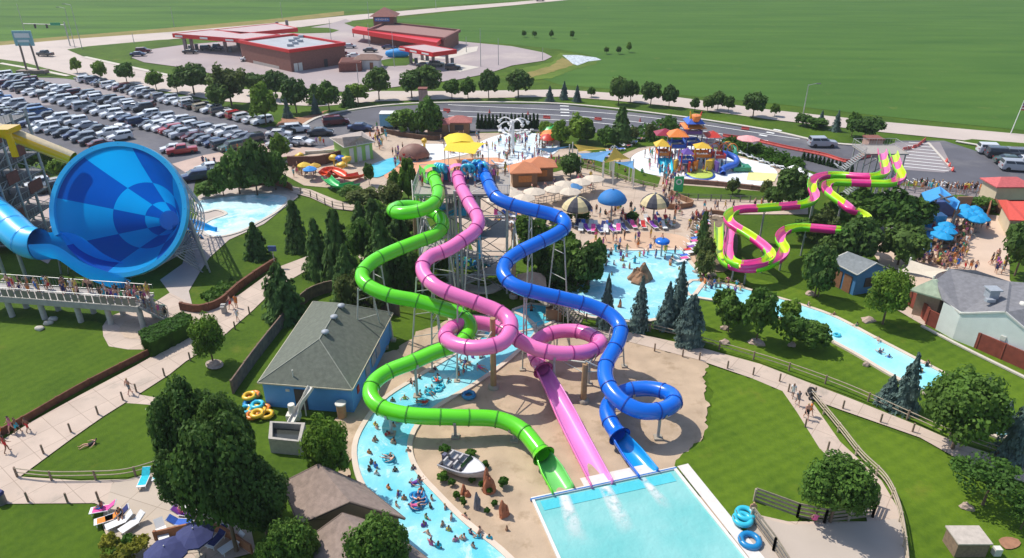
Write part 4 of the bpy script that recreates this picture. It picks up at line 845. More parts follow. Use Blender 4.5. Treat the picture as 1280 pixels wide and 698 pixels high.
for k in range(22):
    s = 1 if k % 2 else -1; t = .02+(k//2)*.093; a = -.15 if s > 0 else math.pi+.15; p = fpt(t, a, 1.0); q = MB(); foot = Vector((p.x+s*.9, p.y+.1, 0)); q.bar(foot, p, .11, n=7)
    p2 = fpt(t, a-.55*s, .9+t); q.bar(foot+Vector((-s*.9, 0, 0)), p2, .08, n=6); q.bar(foot+Vector((0, 0, p.z*.5)), p2, .05, n=5); q.build('leg', STEEL, fun)
for k in range(10):
    t = .05+k*.095; p = fpt(t, -1.57, .25); q = MB(); q.bar((p.x, p.y, 0), p, .14, n=7); q.build('leg', STEEL, fun)
q = MB(); q.sweep([FC+ax*(FL-.1), FC+ax*(FL+2.5)], circ(FE+.05, 20), closed=True, caps=True); q.build('exit_tube', [BIN], fun)
# exit flume towards its pool
ep = fpt(1, 0, -1.5); e0 = Vector((ep.x, ep.y, ep.z-.3)); e1 = G(262, 291, .45); ex = MB(); epath = spline([e0, e0.lerp(e1, .35)+Vector((-.3, 1.4, 0)), e0.lerp(e1, .72)+Vector((0, .7, 0)), e1], .5)
for p in epath: p.z = max(p.z, .7)
UU = lambda w, h: [(w*math.cos(math.pi*(1+j/12)), h*math.sin(math.pi*(1+j/12))) for j in range(13)]
ex.sweep(epath, UU(1.5, 1.1)+[(x*.93, y*.9) for x, y in UU(1.5, 1.1)][::-1], closed=True, caps=True); ex.build('exit_flume', [BIN], fun)
# feeding trough, enclosed then open, running into the lower left of the mouth
cp_ = [G(-90, 190, 9.6), G(-40, 236, 8.4), G(6, 277, 6.8), G(40, 304, 5.4), FC-ax*1.2-fr_*6.0-fu*4.2, FC-ax*.2-fr_*3.0-fu*6.5, FC+ax*1.6+fr_*.6-fu*8.3]
tp_ = spline(cp_, .6); cut = min(range(len(tp_)), key=lambda i: (tp_[i]-G(52, 313, 4.9)).length); cr_ = 1.9
b = MB(); b.sweep(tp_[:cut], circ(cr_, 24), closed=True); b.sweep(tp_[:cut], circ(cr_-.1, 24)[::-1], closed=True); b.build('feed_tube', [CRIM], fun)
n = len(tp_)-cut+1
b = MB(); fl = []
for i in range(n):
    k_ = i/(n-1); fl.append([(cr_*math.cos(math.pi*(1-.12+.9*j/16*1.38)), cr_*math.sin(math.pi*(1-.12+.9*j/16*1.38))) for j in range(17)])
b.sweep(tp_[cut-1:], fl); b.build('feed_trough', [CL1], fun)
for s in range(4, cut, 5):
    d = (tp_[s+1]-tp_[s-1]).normalized(); f = MB(); f.sweep([tp_[s]-d*.06, tp_[s]+d*.06], circ(cr_+.06, 24), closed=True, smooth=False); f.build('flange', [BIN], fun)

# yellow start chute from the left tower
YEL = plas('yellow_fibreglass', (.80, .47, .01)); YTOP = mat('pale_yellow', (.62, .50, .32), .6)
yt = thing('yellow_chute', 'yellow tube slide running down behind the funnel', 'water slide', G(10, 300))
yp = spline([G(-60, 152, 17.6), G(-20, 158, 17.2), G(14, 168, 16.4), G(55, 184, 14.9), G(92, 199, 13.4)], .5)
b = MB(); b.sweep(yp, circ(.85, 18), closed=True, mfun=lambda i, j: 1 if 2 <= j <= 5 else 0); b.build('tube', [YEL, YTOP], yt)  # upper strip of the tube in a paler yellow
b = MB(); q = G(8, 162, 17.3); b.box(q, (2.0, 2.4, .6)); b.box(q+Vector((.9, -1.2, -1.6)), (.7, .3, 2.8)); b.build('start_box', [YEL], yt)
# left tower: steel frame with brown panels, mostly outside the frame
lt = thing('launch_tower', 'steel launch tower with dark red panels at left edge', 'tower', G(-20, 330)); MAR = mat('maroon_panel', (.17, .05, .04), .7, var=.2); GRT = mat('dark_grating', (.12, .12, .125), .7)
LX = G(-14, 330).x; LY = G(-14, 318).y
for i in range(4):
    for j in range(4):
        q = MB(); q.bar((LX-3.5*i+2.6, LY+j*3.0, 0), (LX-3.5*i+2.6, LY+j*3.0, 17.2), .18, n=7); q.build('column', STEEL, lt)
for lv in range(7):
    z_ = lv*2.5+1.2; q = MB(); q.box((LX-2.8, LY+4.5, z_), (11, 9.4, .16)); q.build('deck', GRT, lt)
    railing(lt, [(LX+2.7, LY-.1, z_), (LX+2.7, LY+9.2, z_)], 0, n=.5); railing(lt, [(LX-8, LY-.15, z_), (LX+2.7, LY-.15, z_)], 0, n=.5)
    q = MB(); q.bar((LX+2.6, LY, z_), (LX+2.6, LY+4.5, z_+2.5), .06, n=5); q.bar((LX+2.6, LY+9, z_), (LX+2.6, LY+4.5, z_+2.5), .06, n=5); q.bar((LX-1, LY, z_), (LX+2.6, LY, z_+2.5), .06, n=5); q.build('brace', STEEL, lt)
for (dy, zz, l) in ((1.5, 15.2, 2.4), (5.0, 12.6, 2.6), (2.5, 9.8, 2.2), (6.2, 7.4, 2.8), (1.4, 5, 2)):
    q = MB(); q.box((LX+2.85, LY+dy, zz), (.12, l, 1.5)); q.build('panel', MAR, lt)
for i, (a, c) in enumerate(((8, 350), (33, 348))):
    p = G(a, c+0); q = thing('grey_post', 'round grey post carrying the feed trough', 'post', p, 0, 'posts under the feed trough', 'left of the funnel'); t = MB(); t.bar(p, p+Vector((0, 0, 4.0-i*.6)), .22, n=10); t.build('post', STEEL, q); t = MB(); t.box(p+Vector((0, 0, .1)), (.8, .8, .25)); t.build('footing', FOOT, q)

# ---------------------------------------------------------------- racing slides (two open flumes in pink and lime sections)
LIME = plas('lime_fibreglass', (.20, .72, .01), .3); HOT = plas('hot_pink_fibreglass', (.80, .02, .26), .3); YLIM = plas('yellow_lime_inner', (.56, .80, .02), .3); LPK = plas('light_pink_inner', (.88, .16, .46), .3)
A = [(1102, 189, 8.4), (1104, 201, 8.2), (1106, 211, 8.0), (1105, 218, 7.8), (1097, 221, 7.6), (1088, 221.6, 7.5), (1069, 221, 7.2), (1050, 219.5, 6.9), (1034, 220, 6.7), (1022, 223, 6.5), (1015, 229, 6.3), (1015, 237, 6.0), (1018, 244, 5.8), (1016, 251, 5.6), (1006, 256, 5.4), (990, 258, 5.2), (970, 259.5, 5.0), (950, 261, 4.8), (930, 262, 4.6), (917, 265, 4.5), (910, 272, 4.35), (912, 279, 4.2), (920, 285, 4.0), (932, 292, 3.8), (945, 301, 3.6), (957, 311, 3.4), (963, 319, 3.2), (958, 327, 3.0), (944, 331, 2.8), (926, 331.5, 2.6), (914, 327, 2.4), (910, 318, 2.1), (910, 306, 1.7), (912, 294, 1.3), (912, 283, 1.1)]
Bp = [(1116, 191, 8.4), (1119, 201, 8.2), (1122, 211, 8.0), (1126, 219, 7.7), (1122, 227, 7.5), (1112, 230, 7.3), (1098, 230, 7.1), (1080, 229.5, 6.9), (1060, 229, 6.7), (1042, 229, 6.5), (1033, 233, 6.3), (1034, 240, 6.1), (1042, 247, 5.9), (1052, 254, 5.7), (1064, 263, 5.5), (1073, 266, 5.2), (1082, 272, 4.9), (1082, 281, 4.7), (1074, 287, 4.5), (1062, 289, 4.5), (1043, 288, 4.3), (1020, 286, 4.1), (1000, 285, 3.9), (985, 288, 3.7), (976, 295, 3.5), (975, 303, 3.3), (980, 311, 3.1), (978, 320, 2.8), (966, 329, 2.5), (948, 335.5, 2.2), (928, 336, 2.0), (912, 332, 1.8), (902, 323, 1.5), (898, 311, 1.3), (898, 298, 1.1), (898, 281, 1.0)]
def race(pts, desc, ph):
    W3 = spline([G(*p) for p in pts], .5); L = arclen(W3); root = thing('racing_slide', desc, 'water slide', (W3[0].x, W3[0].y, 0)); n = len(W3)
    w = .62; o = [(-w, .42), (-w*.98, .1)]+[(w*.95*math.cos(math.pi*(1+j/8)), .5*math.sin(math.pi*(1+j/8))) for j in range(9)]+[(w*.98, .1), (w, .42)]; ins = [(x*.86, y*.86+.02) for x, y in o][::-1]; pr = o+ins; no = len(o)
    seg = 2.9; i0 = 0; k = 0
    while i0 < n-1:
        i1 = i0
        while i1 < n-1 and L[i1] < (k+1)*seg: i1 += 1
        if i1 <= i0: k += 1; continue
        b = MB(); c = (k+ph) % 2 if L[i0] < L[-1]-13 else ph; b.sweep(W3[i0:i1+1], pr, closed=True, mfun=lambda i, j: 0 if j < no-.5 else 1); b.build('flume_section', [HOT, LPK] if c else [LIME, YLIM], root); i0 = i1; k += 1
        if k > 95: break
    s = 4
    while s < L[-1]-2:
        i = min(range(n), key=lambda q: abs(L[q]-s)); p = W3[i]; d = (W3[min(i+1, n-1)]-W3[i-1]); sd = Vector((d.y, -d.x, 0)).normalized()
        b = MB(); b.bar((p.x, p.y, 0), (p.x, p.y, p.z-.9), .12, n=8); b.bar((p.x, p.y, p.z-.9), p+sd*.5+Vector((0, 0, -.3)), .06, n=5); b.bar((p.x, p.y, p.z-.9), p-sd*.5+Vector((0, 0, -.3)), .06, n=5); b.build('support', STEEL, root); s += 7.5
    return W3
RA = race(A, 'pink and lime open racing slide ending in the pink lane', 1); RB = race(Bp, 'pink and lime open racing slide ending in the lime lane', 0)
rt = thing('slide_tower', 'small steel start tower of the racing slides', 'tower', G(1112, 236)); pa = RA[0]; cx, cy, tz = pa.x+.9, pa.y+2.2, 7.9
b = MB(); b.box((cx, cy, tz), (6.6, 4.6, .2)); b.build('deck', dm, rt)
for i in range(3):
    for j in range(3): q = MB(); q.bar((cx-3+3*i, cy-2+2*j, 0), (cx-3+3*i, cy-2+2*j, tz), .1, n=6); q.build('column', STEEL, rt)
railing(rt, [(cx-3.3, cy-2.3, tz+.1), (cx-3.3, cy+2.3, tz+.1), (cx+3.3, cy+2.3, tz+.1), (cx+3.3, cy-2.3, tz+.1)], 0, n=.4)
for k in range(3):
    st = MB(); xa, xb = (cx-3, cx-5.8) if k % 2 == 0 else (cx-5.8, cx-3); za, zb = tz-k*2.6, tz-(k+1)*2.6
    for i in range(11): t = (i+.5)/11; st.box((xa+(xb-xa)*t, cy-1.2+2.4*(k % 2), za+(zb-za)*t), (.28, 1.6, .07))
    st.bar((xa, cy-2+2.4*(k % 2), za+.9), (xb, cy-2+2.4*(k % 2), zb+.9), .04, n=4); st.bar((xa, cy-2+2.4*(k % 2), za-.1), (xb, cy-2+2.4*(k % 2), zb-.1), .09, n=4); st.build('stair_flight', STEEL, rt)
for k in range(4):
    q = MB(); q.bar((cx-3, cy-2.1, k*2), (cx, cy-2.1, k*2+2), .05, n=5); q.bar((cx+3, cy-2.1, k*2), (cx, cy-2.1, k*2+2), .05, n=5); q.build('brace', DSTEEL, rt)
# ---------------------------------------------------------------- buildings
def shingle(name, c): return mat(name, c, .9, var=.16, scale=2.5, bump=.4, bscale=12, dirt=(tuple(k*.8 for k in c), 1.1, .58))
def siding(name, c): return mat(name, c, .7, var=.05, scale=1.2)
TRIM = mat('white_trim', (.68, .66, .60), .6, var=.04); GLASS = mat('dark_glass', (.03, .045, .06), .1, var=.1); DOORM = mat('dark_door', (.06, .05, .05), .6)
REDM = mat('red_fascia', (.66, .015, .02), .4, var=.06); BRICK = mat('brick', (.23, .085, .065), .9, var=.2, scale=3); BRICK2 = mat('brown_brick', (.25, .11, .085), .9, var=.2, scale=3)
def slab_roof(b, quad, th=.16, mi=0):
    """a roof plane with thickness"""
    q = [Vector(p) for p in quad]; n = len(q); lo = [p-Vector((0, 0, th)) for p in q]
    b.add(q+lo, [list(range(n)), list(range(n, 2*n))[::-1]]+[(i, (i+1) % n, n+(i+1) % n, n+i) for i in range(n)], mi)
def house(name, desc, E, he, rp, zr, wm, rm, hip=True, inset=.45, cat='building', trim=None, loc=None, ridge_trim=None):
    """E: four eave corners (world), rp: two ridge ends (world xy)"""
    E = [Vector((p.x, p.y, he)) for p in E]; c = sum(E, Vector())/4; root = thing(name, desc, cat, (c.x, c.y, 0)); r0, r1 = [Vector((p.x, p.y, zr)) for p in rp]
    I = [p+(c-p).normalized()*inset*1.4 for p in E]
    b = MB(); n = 4; vs = [(p.x, p.y, 0) for p in I]+[(p.x, p.y, he-.02) for p in I]; b.add(vs, [(i, (i+1) % 4, 4+(i+1) % 4, 4+i) for i in range(4)])
    if not hip:
        def inn(p, a_, b_): m = (a_+b_)/2; return Vector((m.x, m.y, 0))
        for (i, j, r) in ((0, 1, r0), (2, 3, r1)):
            m = (I[i]+I[j])/2; b.add([I[i], I[j], (m.x, m.y, zr-.25)], [(0, 1, 2)])
    b.build('wall', wm, root); b = MB()
    if hip: fs = [[E[0], E[1], r0], [E[1], E[2], r1, r0], [E[2], E[3], r1], [E[3], E[0], r0, r1]]
    else: fs = [[E[1], E[2], r1, r0], [E[3], E[0], r0, r1]]
    for f in fs: slab_roof(b, f)
    rf = b.build('roof', rm, root)
    if trim is not None:
        b = MB()
        if hip:
            for i in range(4): b.bar(E[i]-Vector((0, 0, .08)), E[(i+1) % 4]-Vector((0, 0, .08)), .09, n=4)
        else:
            for a_, c_ in ((E[0], r0), (E[1], r0), (E[2], r1), (E[3], r1), (E[1], E[2]), (E[3], E[0])): b.bar(a_-Vector((0, 0, .08)), c_-Vector((0, 0, .08)), .09, n=4)
        b.build('trim', trim, rf)
    if ridge_trim is not None:
        b = MB()
        for a_, c_ in ((E[0], r0), (E[1], r0), (E[2], r1), (E[3], r1), (r0, r1)): b.bar(a_+Vector((0, 0, .0)), c_+Vector((0, 0, .0)), .05, n=4)
        b.build('ridge_cap', ridge_trim, rf)
    return root, I, rf
def wall_box(root, a, c, t, w, z0, z1, mt, name, proud=.05, depth=.08):
    """a door, window or panel on the wall running from a to c, at fraction t"""
    a, c = Vector((a.x, a.y, 0)), Vector((c.x, c.y, 0)); d = (c-a).normalized(); nrm = Vector((d.y, -d.x, 0)); ce = (woff(root)+Vector((0, 0, 0))); ce.z = 0
    if ((a+c)/2-ce).dot(nrm) < 0: nrm = -nrm
    q = a+(c-a)*t+nrm*proud; b = MB(); b.box((q.x, q.y, (z0+z1)/2), (w, depth, z1-z0), math.atan2(d.y, d.x)); return b.build(name, mt, root)
# blue pump house
he = 2.9; E_ = [G(322, 478, he), G(440, 487, he), G(491, 391, he), G(391, 377, he)]; rp = [G(399, 424, 5.6), G(425, 379.5, 5.6)]
bh, I, rf = house('pump_house', 'sky blue pump house with grey green hip roof', E_, he, rp, 5.6, siding('sky_blue_siding', (.10, .34, .72)), shingle('olive_shingle', (.135, .15, .12)), True, .3, trim=mat('tan_trim', (.55, .50, .36), .6), ridge_trim=mat('pale_ridge', (.30, .31, .26), .8))
wall_box(bh, I[0], I[1], .42, 1.1, 0, 2.2, DOORM, 'door'); wall_box(bh, I[0], I[1], .28, .35, 1.9, 2.15, TRIM, 'wall_lamp')
for t in (.35, .5, .62): wall_box(bh, I[1], I[2], t, 1.2, 1.0, 2.2, mat('shutter', (.30, .33, .40), .6), 'window')
wall_box(bh, I[1], I[2], .12, .5, 1.2, 1.9, mat('red_sign', (.5, .05, .03), .6), 'sign')
for (x, y) in ((427, 386), (418, 400), (407, 419)):
    p = G(x, y, 5.3); b = MB(); b.lathe(p, [(.16, -.5), (.16, .25), (.38, .28), (.34, .45), (.0, .5)], 12); b.build('roof_vent', mat('grey_vent', (.35, .38, .42), .5), rf)
p = G(366, 468, 3.6); b = MB(); b.bar(p-Vector((0, 0, .5)), p+Vector((0, 0, .45)), .06); b.build('vent_pipe', TRIM, rf)
pc = thing('drain_chute', 'white drain chute leaning against the blue pump house', 'chute', G(366, 530)); b = MB(); cp = [G(389, 484, 3.0), G(384, 492, 2.6), G(371, 515, .95), G(362, 532, .5)]
b.sweep(spline(cp, .4), [(-.3, .18), (-.3, -.1), (.3, -.1), (.3, .18), (.24, .18), (.24, -.04), (-.24, -.04), (-.24, .18)], closed=True, caps=True, smooth=False); b.build('channel', TRIM, pc)
q = G(383, 520); b = MB(); b.bar(q, (q.x, q.y, 2.0), .06); b.build('leg', TRIM, pc)
p = G(428, 522); t = thing('brown_column', 'short brown column with pale cap by the pump house corner', 'column', p); b = MB(); b.bar(p, p+Vector((0, 0, 1.5)), .42, n=14); b.build('column', BROWNP, t); b = MB(); b.bar(p+Vector((0, 0, 1.5)), p+Vector((0, 0, 1.62)), .5, n=14); b.build('cap', TRIM, t)
# open filter tank
A4 = [G(336, 552, 1.2), G(376, 556, 1.2), G(382, 532, 1.2), G(338, 530, 1.2)]; t = thing('filter_tank', 'open grey concrete tank with a pale rim', 'tank', G(360, 555)); b = MB(); q = [(p.x, p.y) for p in A4]; c = sum((Vector((*p, 0)) for p in q), Vector())/4
qi = [tuple((Vector((*p, 0))+(c-Vector((*p, 0))).normalized()*.35).xy) for p in q]
vs = [(*p, 0) for p in q]+[(*p, 1.5) for p in q]+[(*p, 1.5) for p in qi]+[(*p, .5) for p in qi]; b.add(vs, [(i+k*4, (i+1) % 4+k*4, (i+1) % 4+(k+1)*4, i+(k+1)*4) for k in range(3) for i in range(4)]); b.build('tank_wall', mat('tank_concrete', (.42, .39, .35), .8), t)
b = MB(); b.add([(*p, .9) for p in qi], [(0, 1, 2, 3)]); b.build('tank_water', mat('murky_water', (.05, .055, .05), .15), t)
p = G(367, 525); tt = thing('pump_unit', 'small pale pump unit standing beside the open tank', 'pump', p); b = MB(); b.bar(p, p+Vector((0, 0, 1.7)), .3, n=12); b.box(p+Vector((.1, -.1, .5)), (1.2, .7, .5)); b.build('pump_body', TRIM, tt)
# brown sheds at the bottom
BR = shingle('taupe_shingle', (.29, .22, .185)); BW = siding('tan_siding', (.36, .28, .18))
h1 = 3.0; E_ = [G(374, 655, h1), G(353, 603, h1), G(400, 581, h1), G(458, 640, h1)]
def gable(name, desc, eaveA, eaveB, ridgeA, ridgeB, he, zr, wm, rm, trim=None):
    """one visible roof plane given by eave and ridge; the other is mirrored"""
    a, b_, ra, rb = G(*eaveA, he), G(*eaveB, he), G(*ridgeA, zr), G(*ridgeB, zr)
    a2 = Vector((2*ra.x-a.x, 2*ra.y-a.y, he)); b2 = Vector((2*rb.x-b_.x, 2*rb.y-b_.y, he))
    return house(name, desc, [a, a2, b2, b_], he, [ra, rb], zr, wm, rm, False, .35, trim=trim)
s1, I1, _ = gable('shed', 'brown shed with taupe shingle gable roof, upper of two', (374, 655), (352, 603), (437, 627), (398, 580), 2.8, 4.6, BW, BR, mat('dark_trim', (.12, .09, .07), .7))
s2, I2, _ = gable('shed', 'brown shed with taupe roof, cut by the bottom edge', (405, 735), (384, 673), (478, 700), (428, 641), 2.6, 4.3, BW, BR, mat('dark_trim', (.12, .09, .07), .7))
# grey-blue cottage
g, I, _ = gable('cottage', 'small blue cottage with slate grey roof by the pool yard', (1072, 343), (1037, 325), (1096, 328), (1060, 314.5), 3.0, 4.2, siding('deep_blue_siding', (.07, .22, .46)), shingle('slate_shingle', (.20, .22, .23)), TRIM)
wall_box(g, I[0], I[3], .3, 1.1, 0, 2.2, mat('brown_door', (.28, .13, .07), .7), 'door'); wall_box(g, I[0], I[3], .7, 1.1, 0, 2.2, mat('brown_door', (.28, .13, .07), .7), 'door'); wall_box(g, I[0], I[1], .5, 1.4, .9, 2.1, DOORM, 'window')
# large white building at the right
he = 3.6; ra, rb = G(1195, 352, 6.2), G(1340, 372, 6.2)
MW = siding('mint_white_siding', (.76, .80, .76)); GR = shingle('grey_shingle', (.20, .20, .215))
E_ = [G(1182, 382, he), G(1300, 440, he), G(1400, 385, he), G(1215, 337, he)]
wb = thing('pool_building', 'large mint white building with broad grey shingle roof', 'building', G(1250, 420)); 
pts = {k: G(*v) for k, v in dict(a=(1180, 383, he), b=(1200, 392, he), c=(1258, 390, 5.4), d=(1300, 442, he), e=(1420, 400, he), r0=(1204, 337, 5.6), r1=(1247, 353, 5.9), r2=(1420, 360, 6.2), f=(1172, 348, 4.6)).items()}
def on_wall(px, py, a, c):
    d = ray(px, py); n = Vector((-(c-a).y, (c-a).x, 0)); o = Vector((0, 0, H)); t = (a-o).dot(n)/d.dot(n); return o+d*t
_w1, _w2 = G(1201, 392, 3.2), G(1302, 429, 3.2); AP = on_wall(1257, 389, _w1, _w2)
b = MB(); slab_roof(b, [G(1178, 374, 3.6), _w1, AP, G(1262, 352, AP.z+.2), G(1220, 338, 5.6), G(1188, 336, 5.0), G(1170, 350, 4.6)]); slab_roof(b, [AP, _w2, G(1420, 420, 3.2), G(1400, 362, 6), G(1262, 352, AP.z+.2)])
wr = b.build('roof', GR, wb); b = MB(); b.bar(_w1, AP-Vector((0, 0, .1)), .12, n=4); b.bar(AP-Vector((0, 0, .1)), _w2, .12, n=4); b.bar(G(1178, 374, 3.5), _w1, .12, n=4); b.build('trim', TRIM, wr)
w0, w1, w2, w3 = G(1180, 377, 3.5), _w1.copy(), _w2.copy(), G(1400, 420, 3.4); wm_ = G(1258, 391, 4.85); b = MB()
for p, q in ((w0, w1), (w2, w3), (w0, G(1200, 345, 3.5)), (w3, G(1380, 362, 3.5)), (G(1380, 362, 3.5), G(1200, 345, 3.5))): b.add([(p.x, p.y, 0), (q.x, q.y, 0), (q.x, q.y, 3.4), (p.x, p.y, 3.4)], [(0, 1, 2, 3)])
b.add([(w1.x, w1.y, 0), (w2.x, w2.y, 0), (w2.x, w2.y, 3.3), (AP.x, AP.y+.05, AP.z-.25), (w1.x, w1.y, 3.4)], [(0, 1, 2, 3, 4)]); b.build('wall', MW, wb)
wall_box(wb, w1, w2, .58, .5, 2.0, 2.5, TRIM, 'wall_vent')
p = G(1240, 367, 5.4); b = MB(); b.box(p, (1.0, .9, .9)); b.box(p+Vector((0, 0, .55)), (1.3, 1.2, .12)); b.box(p+Vector((-.5, -.7, -.4)), (.9, .5, .3)); b.build('roof_ventilator', mat('grey_vent', (.35, .38, .42), .5), wr)
p = G(1278, 384, 4.8); b = MB(); b.box(p, (.9, .8, .5)); b.lathe(p+Vector((0, 0, .25)), [(.35, 0), (.35, .25), (0, .3)], 12); b.build('roof_fan', TRIM, wr)
he = 3.3; E_ = [G(1136, 362, he), G(1178, 374, he), G(1206, 361, he), G(1186, 346, he)]
house('pavilion', 'pavilion with pale green hip roof joined to the white building', E_, he, [G(1164, 350, 4.7), G(1170, 350, 4.7)], 4.7, mat('pav_wall', (.42, .30, .22), .8), shingle('pale_green_roof', (.42, .50, .36)), True, .8)
# green pavilion
he = 3.4; E_ = [G(418, 180, he), G(452, 186, he), G(470, 175, he), G(436, 168, he)]
gp, I, _ = house('pavilion', 'green ticket pavilion with taupe roof beside the kiddie slides', [G(430, 184, he), G(469, 177, he), G(452, 164, he), G(412, 172, he)], he, [G(428, 172, 5.0), G(452, 170, 5.0)], 5.0, siding('lime_siding', (.32, .55, .12)), shingle('taupe_roof', (.40, .34, .30)), True, .5, trim=TRIM)
for t in (.2, .5, .8): wall_box(gp, I[0], I[1], t, .8, .1, 2.8, TRIM, 'white_panel')
# terracotta roofed huts
TER = mat('terracotta_roof', (.62, .23, .11), .85, var=.07, scale=1, bump=.3, bscale=10); TW = siding('brown_wall', (.27, .15, .08))
for (cx, cy, w, d_, ang, dsc) in ((655, 231, 5.4, 4.2, .1, 'left'), (674, 224, 5.6, 4.2, .1, 'right')):
    c = G(cx, cy); he = 2.7; cs = [Vector((math.cos(ang)*a*w/2-math.sin(ang)*b_*d_/2, math.sin(ang)*a*w/2+math.cos(ang)*b_*d_/2, 0))+c for a, b_ in ((-1, -1), (1, -1), (1, 1), (-1, 1))]
    hh, I, _ = house('snack_hut', 'brown snack hut with terracotta pyramid roof, '+('nearer and left' if dsc == 'left' else 'farther and right'), cs, he, [c+Vector((-.2, 0, 0)), c+Vector((.2, 0, 0))], 4.0, TW, TER, True, .6)
    wall_box(hh, I[0], I[1], .5, 2.2, 1.0, 2.1, mat('orange_counter', (.60, .22, .06), .7), 'serving_hatch')
for (cx, cy, dsc) in ((548, 168, 'red roofed ticket booth nearest the pine trees'), (575, 166, 'red roofed ticket booth beside the arborvitae screen')):
    c = G(cx, cy); cs = [c+Vector((a*2.6, b_*2, 0)) for a, b_ in ((-1, -1), (1, -1), (1, 1), (-1, 1))]; hh, I, _ = house('ticket_booth', dsc, cs, 2.6, [c+Vector((-.6, 0, 0)), c+Vector((.6, 0, 0))], 3.6, TW, mat('faded_red_roof', (.42, .14, .12), .8), True, .5); wall_box(hh, I[0], I[1], .5, 1.8, .9, 2.0, DOORM, 'window')
# white and blue truck body, brick entry piers
p = G(489, 160); t = thing('vendor_trailer', 'white topped trailer with blue sides beside the green trees', 'trailer', p); b = MB(); b.box(p+Vector((0, 0, 1.9)), (4.2, 2.6, 2.6)); b.build('body', mat('trailer_blue', (.16, .42, .62), .5), t); b = MB(); b.box(p+Vector((0, 0, 3.25)), (4.3, 2.7, .14)); b.build('roof', WHITE, t)
for dx in (-1.2, 1.2): b = MB(); b.bar(p+Vector((dx, -1.35, .38)), p+Vector((dx, -1.1, .38)), .38, n=14); b.build('wheel', mat('tyre', (.02, .02, .02), .8), t)
for (x, y, h, dsc, w) in ((530, 140, 5.2, 'tall brick sign pier rising behind the green trees', 1.8), (1087, 194, 3.2, 'square brick pier with open top at the drive', 2.6)):
    p = G(x, y); t = thing('brick_pier', dsc, 'pier', p); b = MB(); b.box(p+Vector((0, 0, h/2)), (w, w, h)); b.build('shaft', mat('pier_stone', (.46, .30, .24), .9, var=.2, scale=2), t); b = MB(); b.box(p+Vector((0, 0, h+.12)), (w+.3, w+.3, .24)); b.build('cap', BRICK, t)
# brown retaining wall by the pavilion, curved one by the cone path, fences
WOODF = mat('brown_fence_wood', (.155, .060, .032), .85, var=.3, scale=2); WOODG = mat('grey_fence_wood', (.30, .25, .19), .85, var=.2, scale=2); RAIL = mat('weathered_rail', (.42, .35, .26), .85, var=.15, scale=3); POST = mat('post_wood', (.26, .19, .14), .85, var=.2, scale=3)
def board_fence(desc, px, h, mt=WOODF, w=.14, zone='', smooth=True, posts=3.0):
    p3 = [G(a, c, .0) for a, c in px]; root = thing('fence', desc, 'fence', p3[0], zone=zone); pp = spline(p3, .8) if smooth and len(p3) > 2 else [p3[0].lerp(p3[-1], i/30) for i in range(31)] if len(p3) == 2 else spline(p3, .8)
    b = MB(); b.sweep(pp, [(-w/2, 0), (-w/2, h), (w/2, h), (w/2, 0)], closed=True, caps=True, smooth=False); o = b.build('boards', mt, root); L = arclen(pp); s = 0; n_ = 0
    while s < L[-1] and n_ < 60:
        i = min(range(len(L)), key=lambda k: abs(L[k]-s)); b = MB(); b.box(pp[i]+Vector((0, 0, h/2+.02)), (w+.05, w+.05, h+.04)); b.build('post', mt, root); s += posts; n_ += 1
    return root
board_fence('long low dark brown fence beside the main path', [(-120, 598), (-40, 565), (0, 546), (40, 524), (100, 489), (170, 453), (196, 440)], .75)
board_fence('curved brown retaining wall from the stair to the pines', [(228, 388), (250, 391), (272, 385), (300, 362), (328, 342), (346, 331)], 1.0, WOODF, .3)
board_fence('tall dark board fence along the left side of pump house', [(292, 492), (318, 455), (345, 420), (365, 396), (392, 372), (446, 358)], 1.5, mat('dark_fence', (.19, .125, .09), .85, var=.3, scale=2))
board_fence('red brown board fence below the white building', [(1157, 406), (1215, 434), (1300, 472), (1400, 520)], 1.9, mat('red_fence', (.24, .055, .035), .8, var=.15, scale=2), .14, '', False, 2.6)
strip('stone_edging', [(1152, 408), (1210, 438), (1300, 482)], .35, .1, KERB, 1, .15)
board_fence('short red fence beside the pale green pavilion', [(1120, 366), (1137, 382), (1157, 404)], 1.9, mat('red_fence', (.24, .055, .035), .8))
board_fence('brown wall along the green pavilion and kiddie pool', [(362, 208), (400, 207), (430, 199), (462, 192)], 1.8, mat('brown_wall2', (.14, .065, .045), .85, var=.25), .4)
board_fence('cream capped low wall on the kerb beside green pavilion', [(384, 193), (420, 190), (446, 184)], .6, KERB, .5)
board_fence('brown brick rail along the foot of the play pad', [(846, 229), (900, 233), (960, 240), (1000, 246)], .8, mat('red_brown_wall', (.26, .14, .10), .85, var=.2), .5)
board_fence('brown timber wall behind the toddler pad', [(478, 166), (500, 171), (545, 176), (560, 172)], 1.0, mat('dark_timber', (.12, .065, .04), .85), .4)
board_fence('curved wooden planter wall beside the striped umbrella', [(835, 262), (850, 262), (866, 258), (850, 250), (838, 244)], .9, mat('timber_wall', (.30, .16, .09), .85), .25)
board_fence('brown kerb wall around the gravel bed', [(868, 276), (890, 268), (905, 270)], .7, mat('timber_wall', (.30, .16, .09), .85), .3)
board_fence('grey brown fence behind the pump house ridge', [(446, 358), (452, 378), (500, 396)], 2.0, mat('dark_fence', (.13, .10, .085), .85))
board_fence('brown curved fence top above the cone pool', [(300, 236), (330, 231), (360, 236), (366, 240)], 1.2, mat('rust_fence', (.33, .14, .07), .85), .15)
board_fence('brown fence between river and brown sheds', [(438, 610), (452, 640), (462, 665)], 1.2, mat('red_fence', (.24, .055, .035), .8))
board_fence('low brown fence behind the bottom patio loungers', [(196, 676), (262, 664), (318, 694)], .9, mat('rust_fence', (.33, .14, .07), .85))
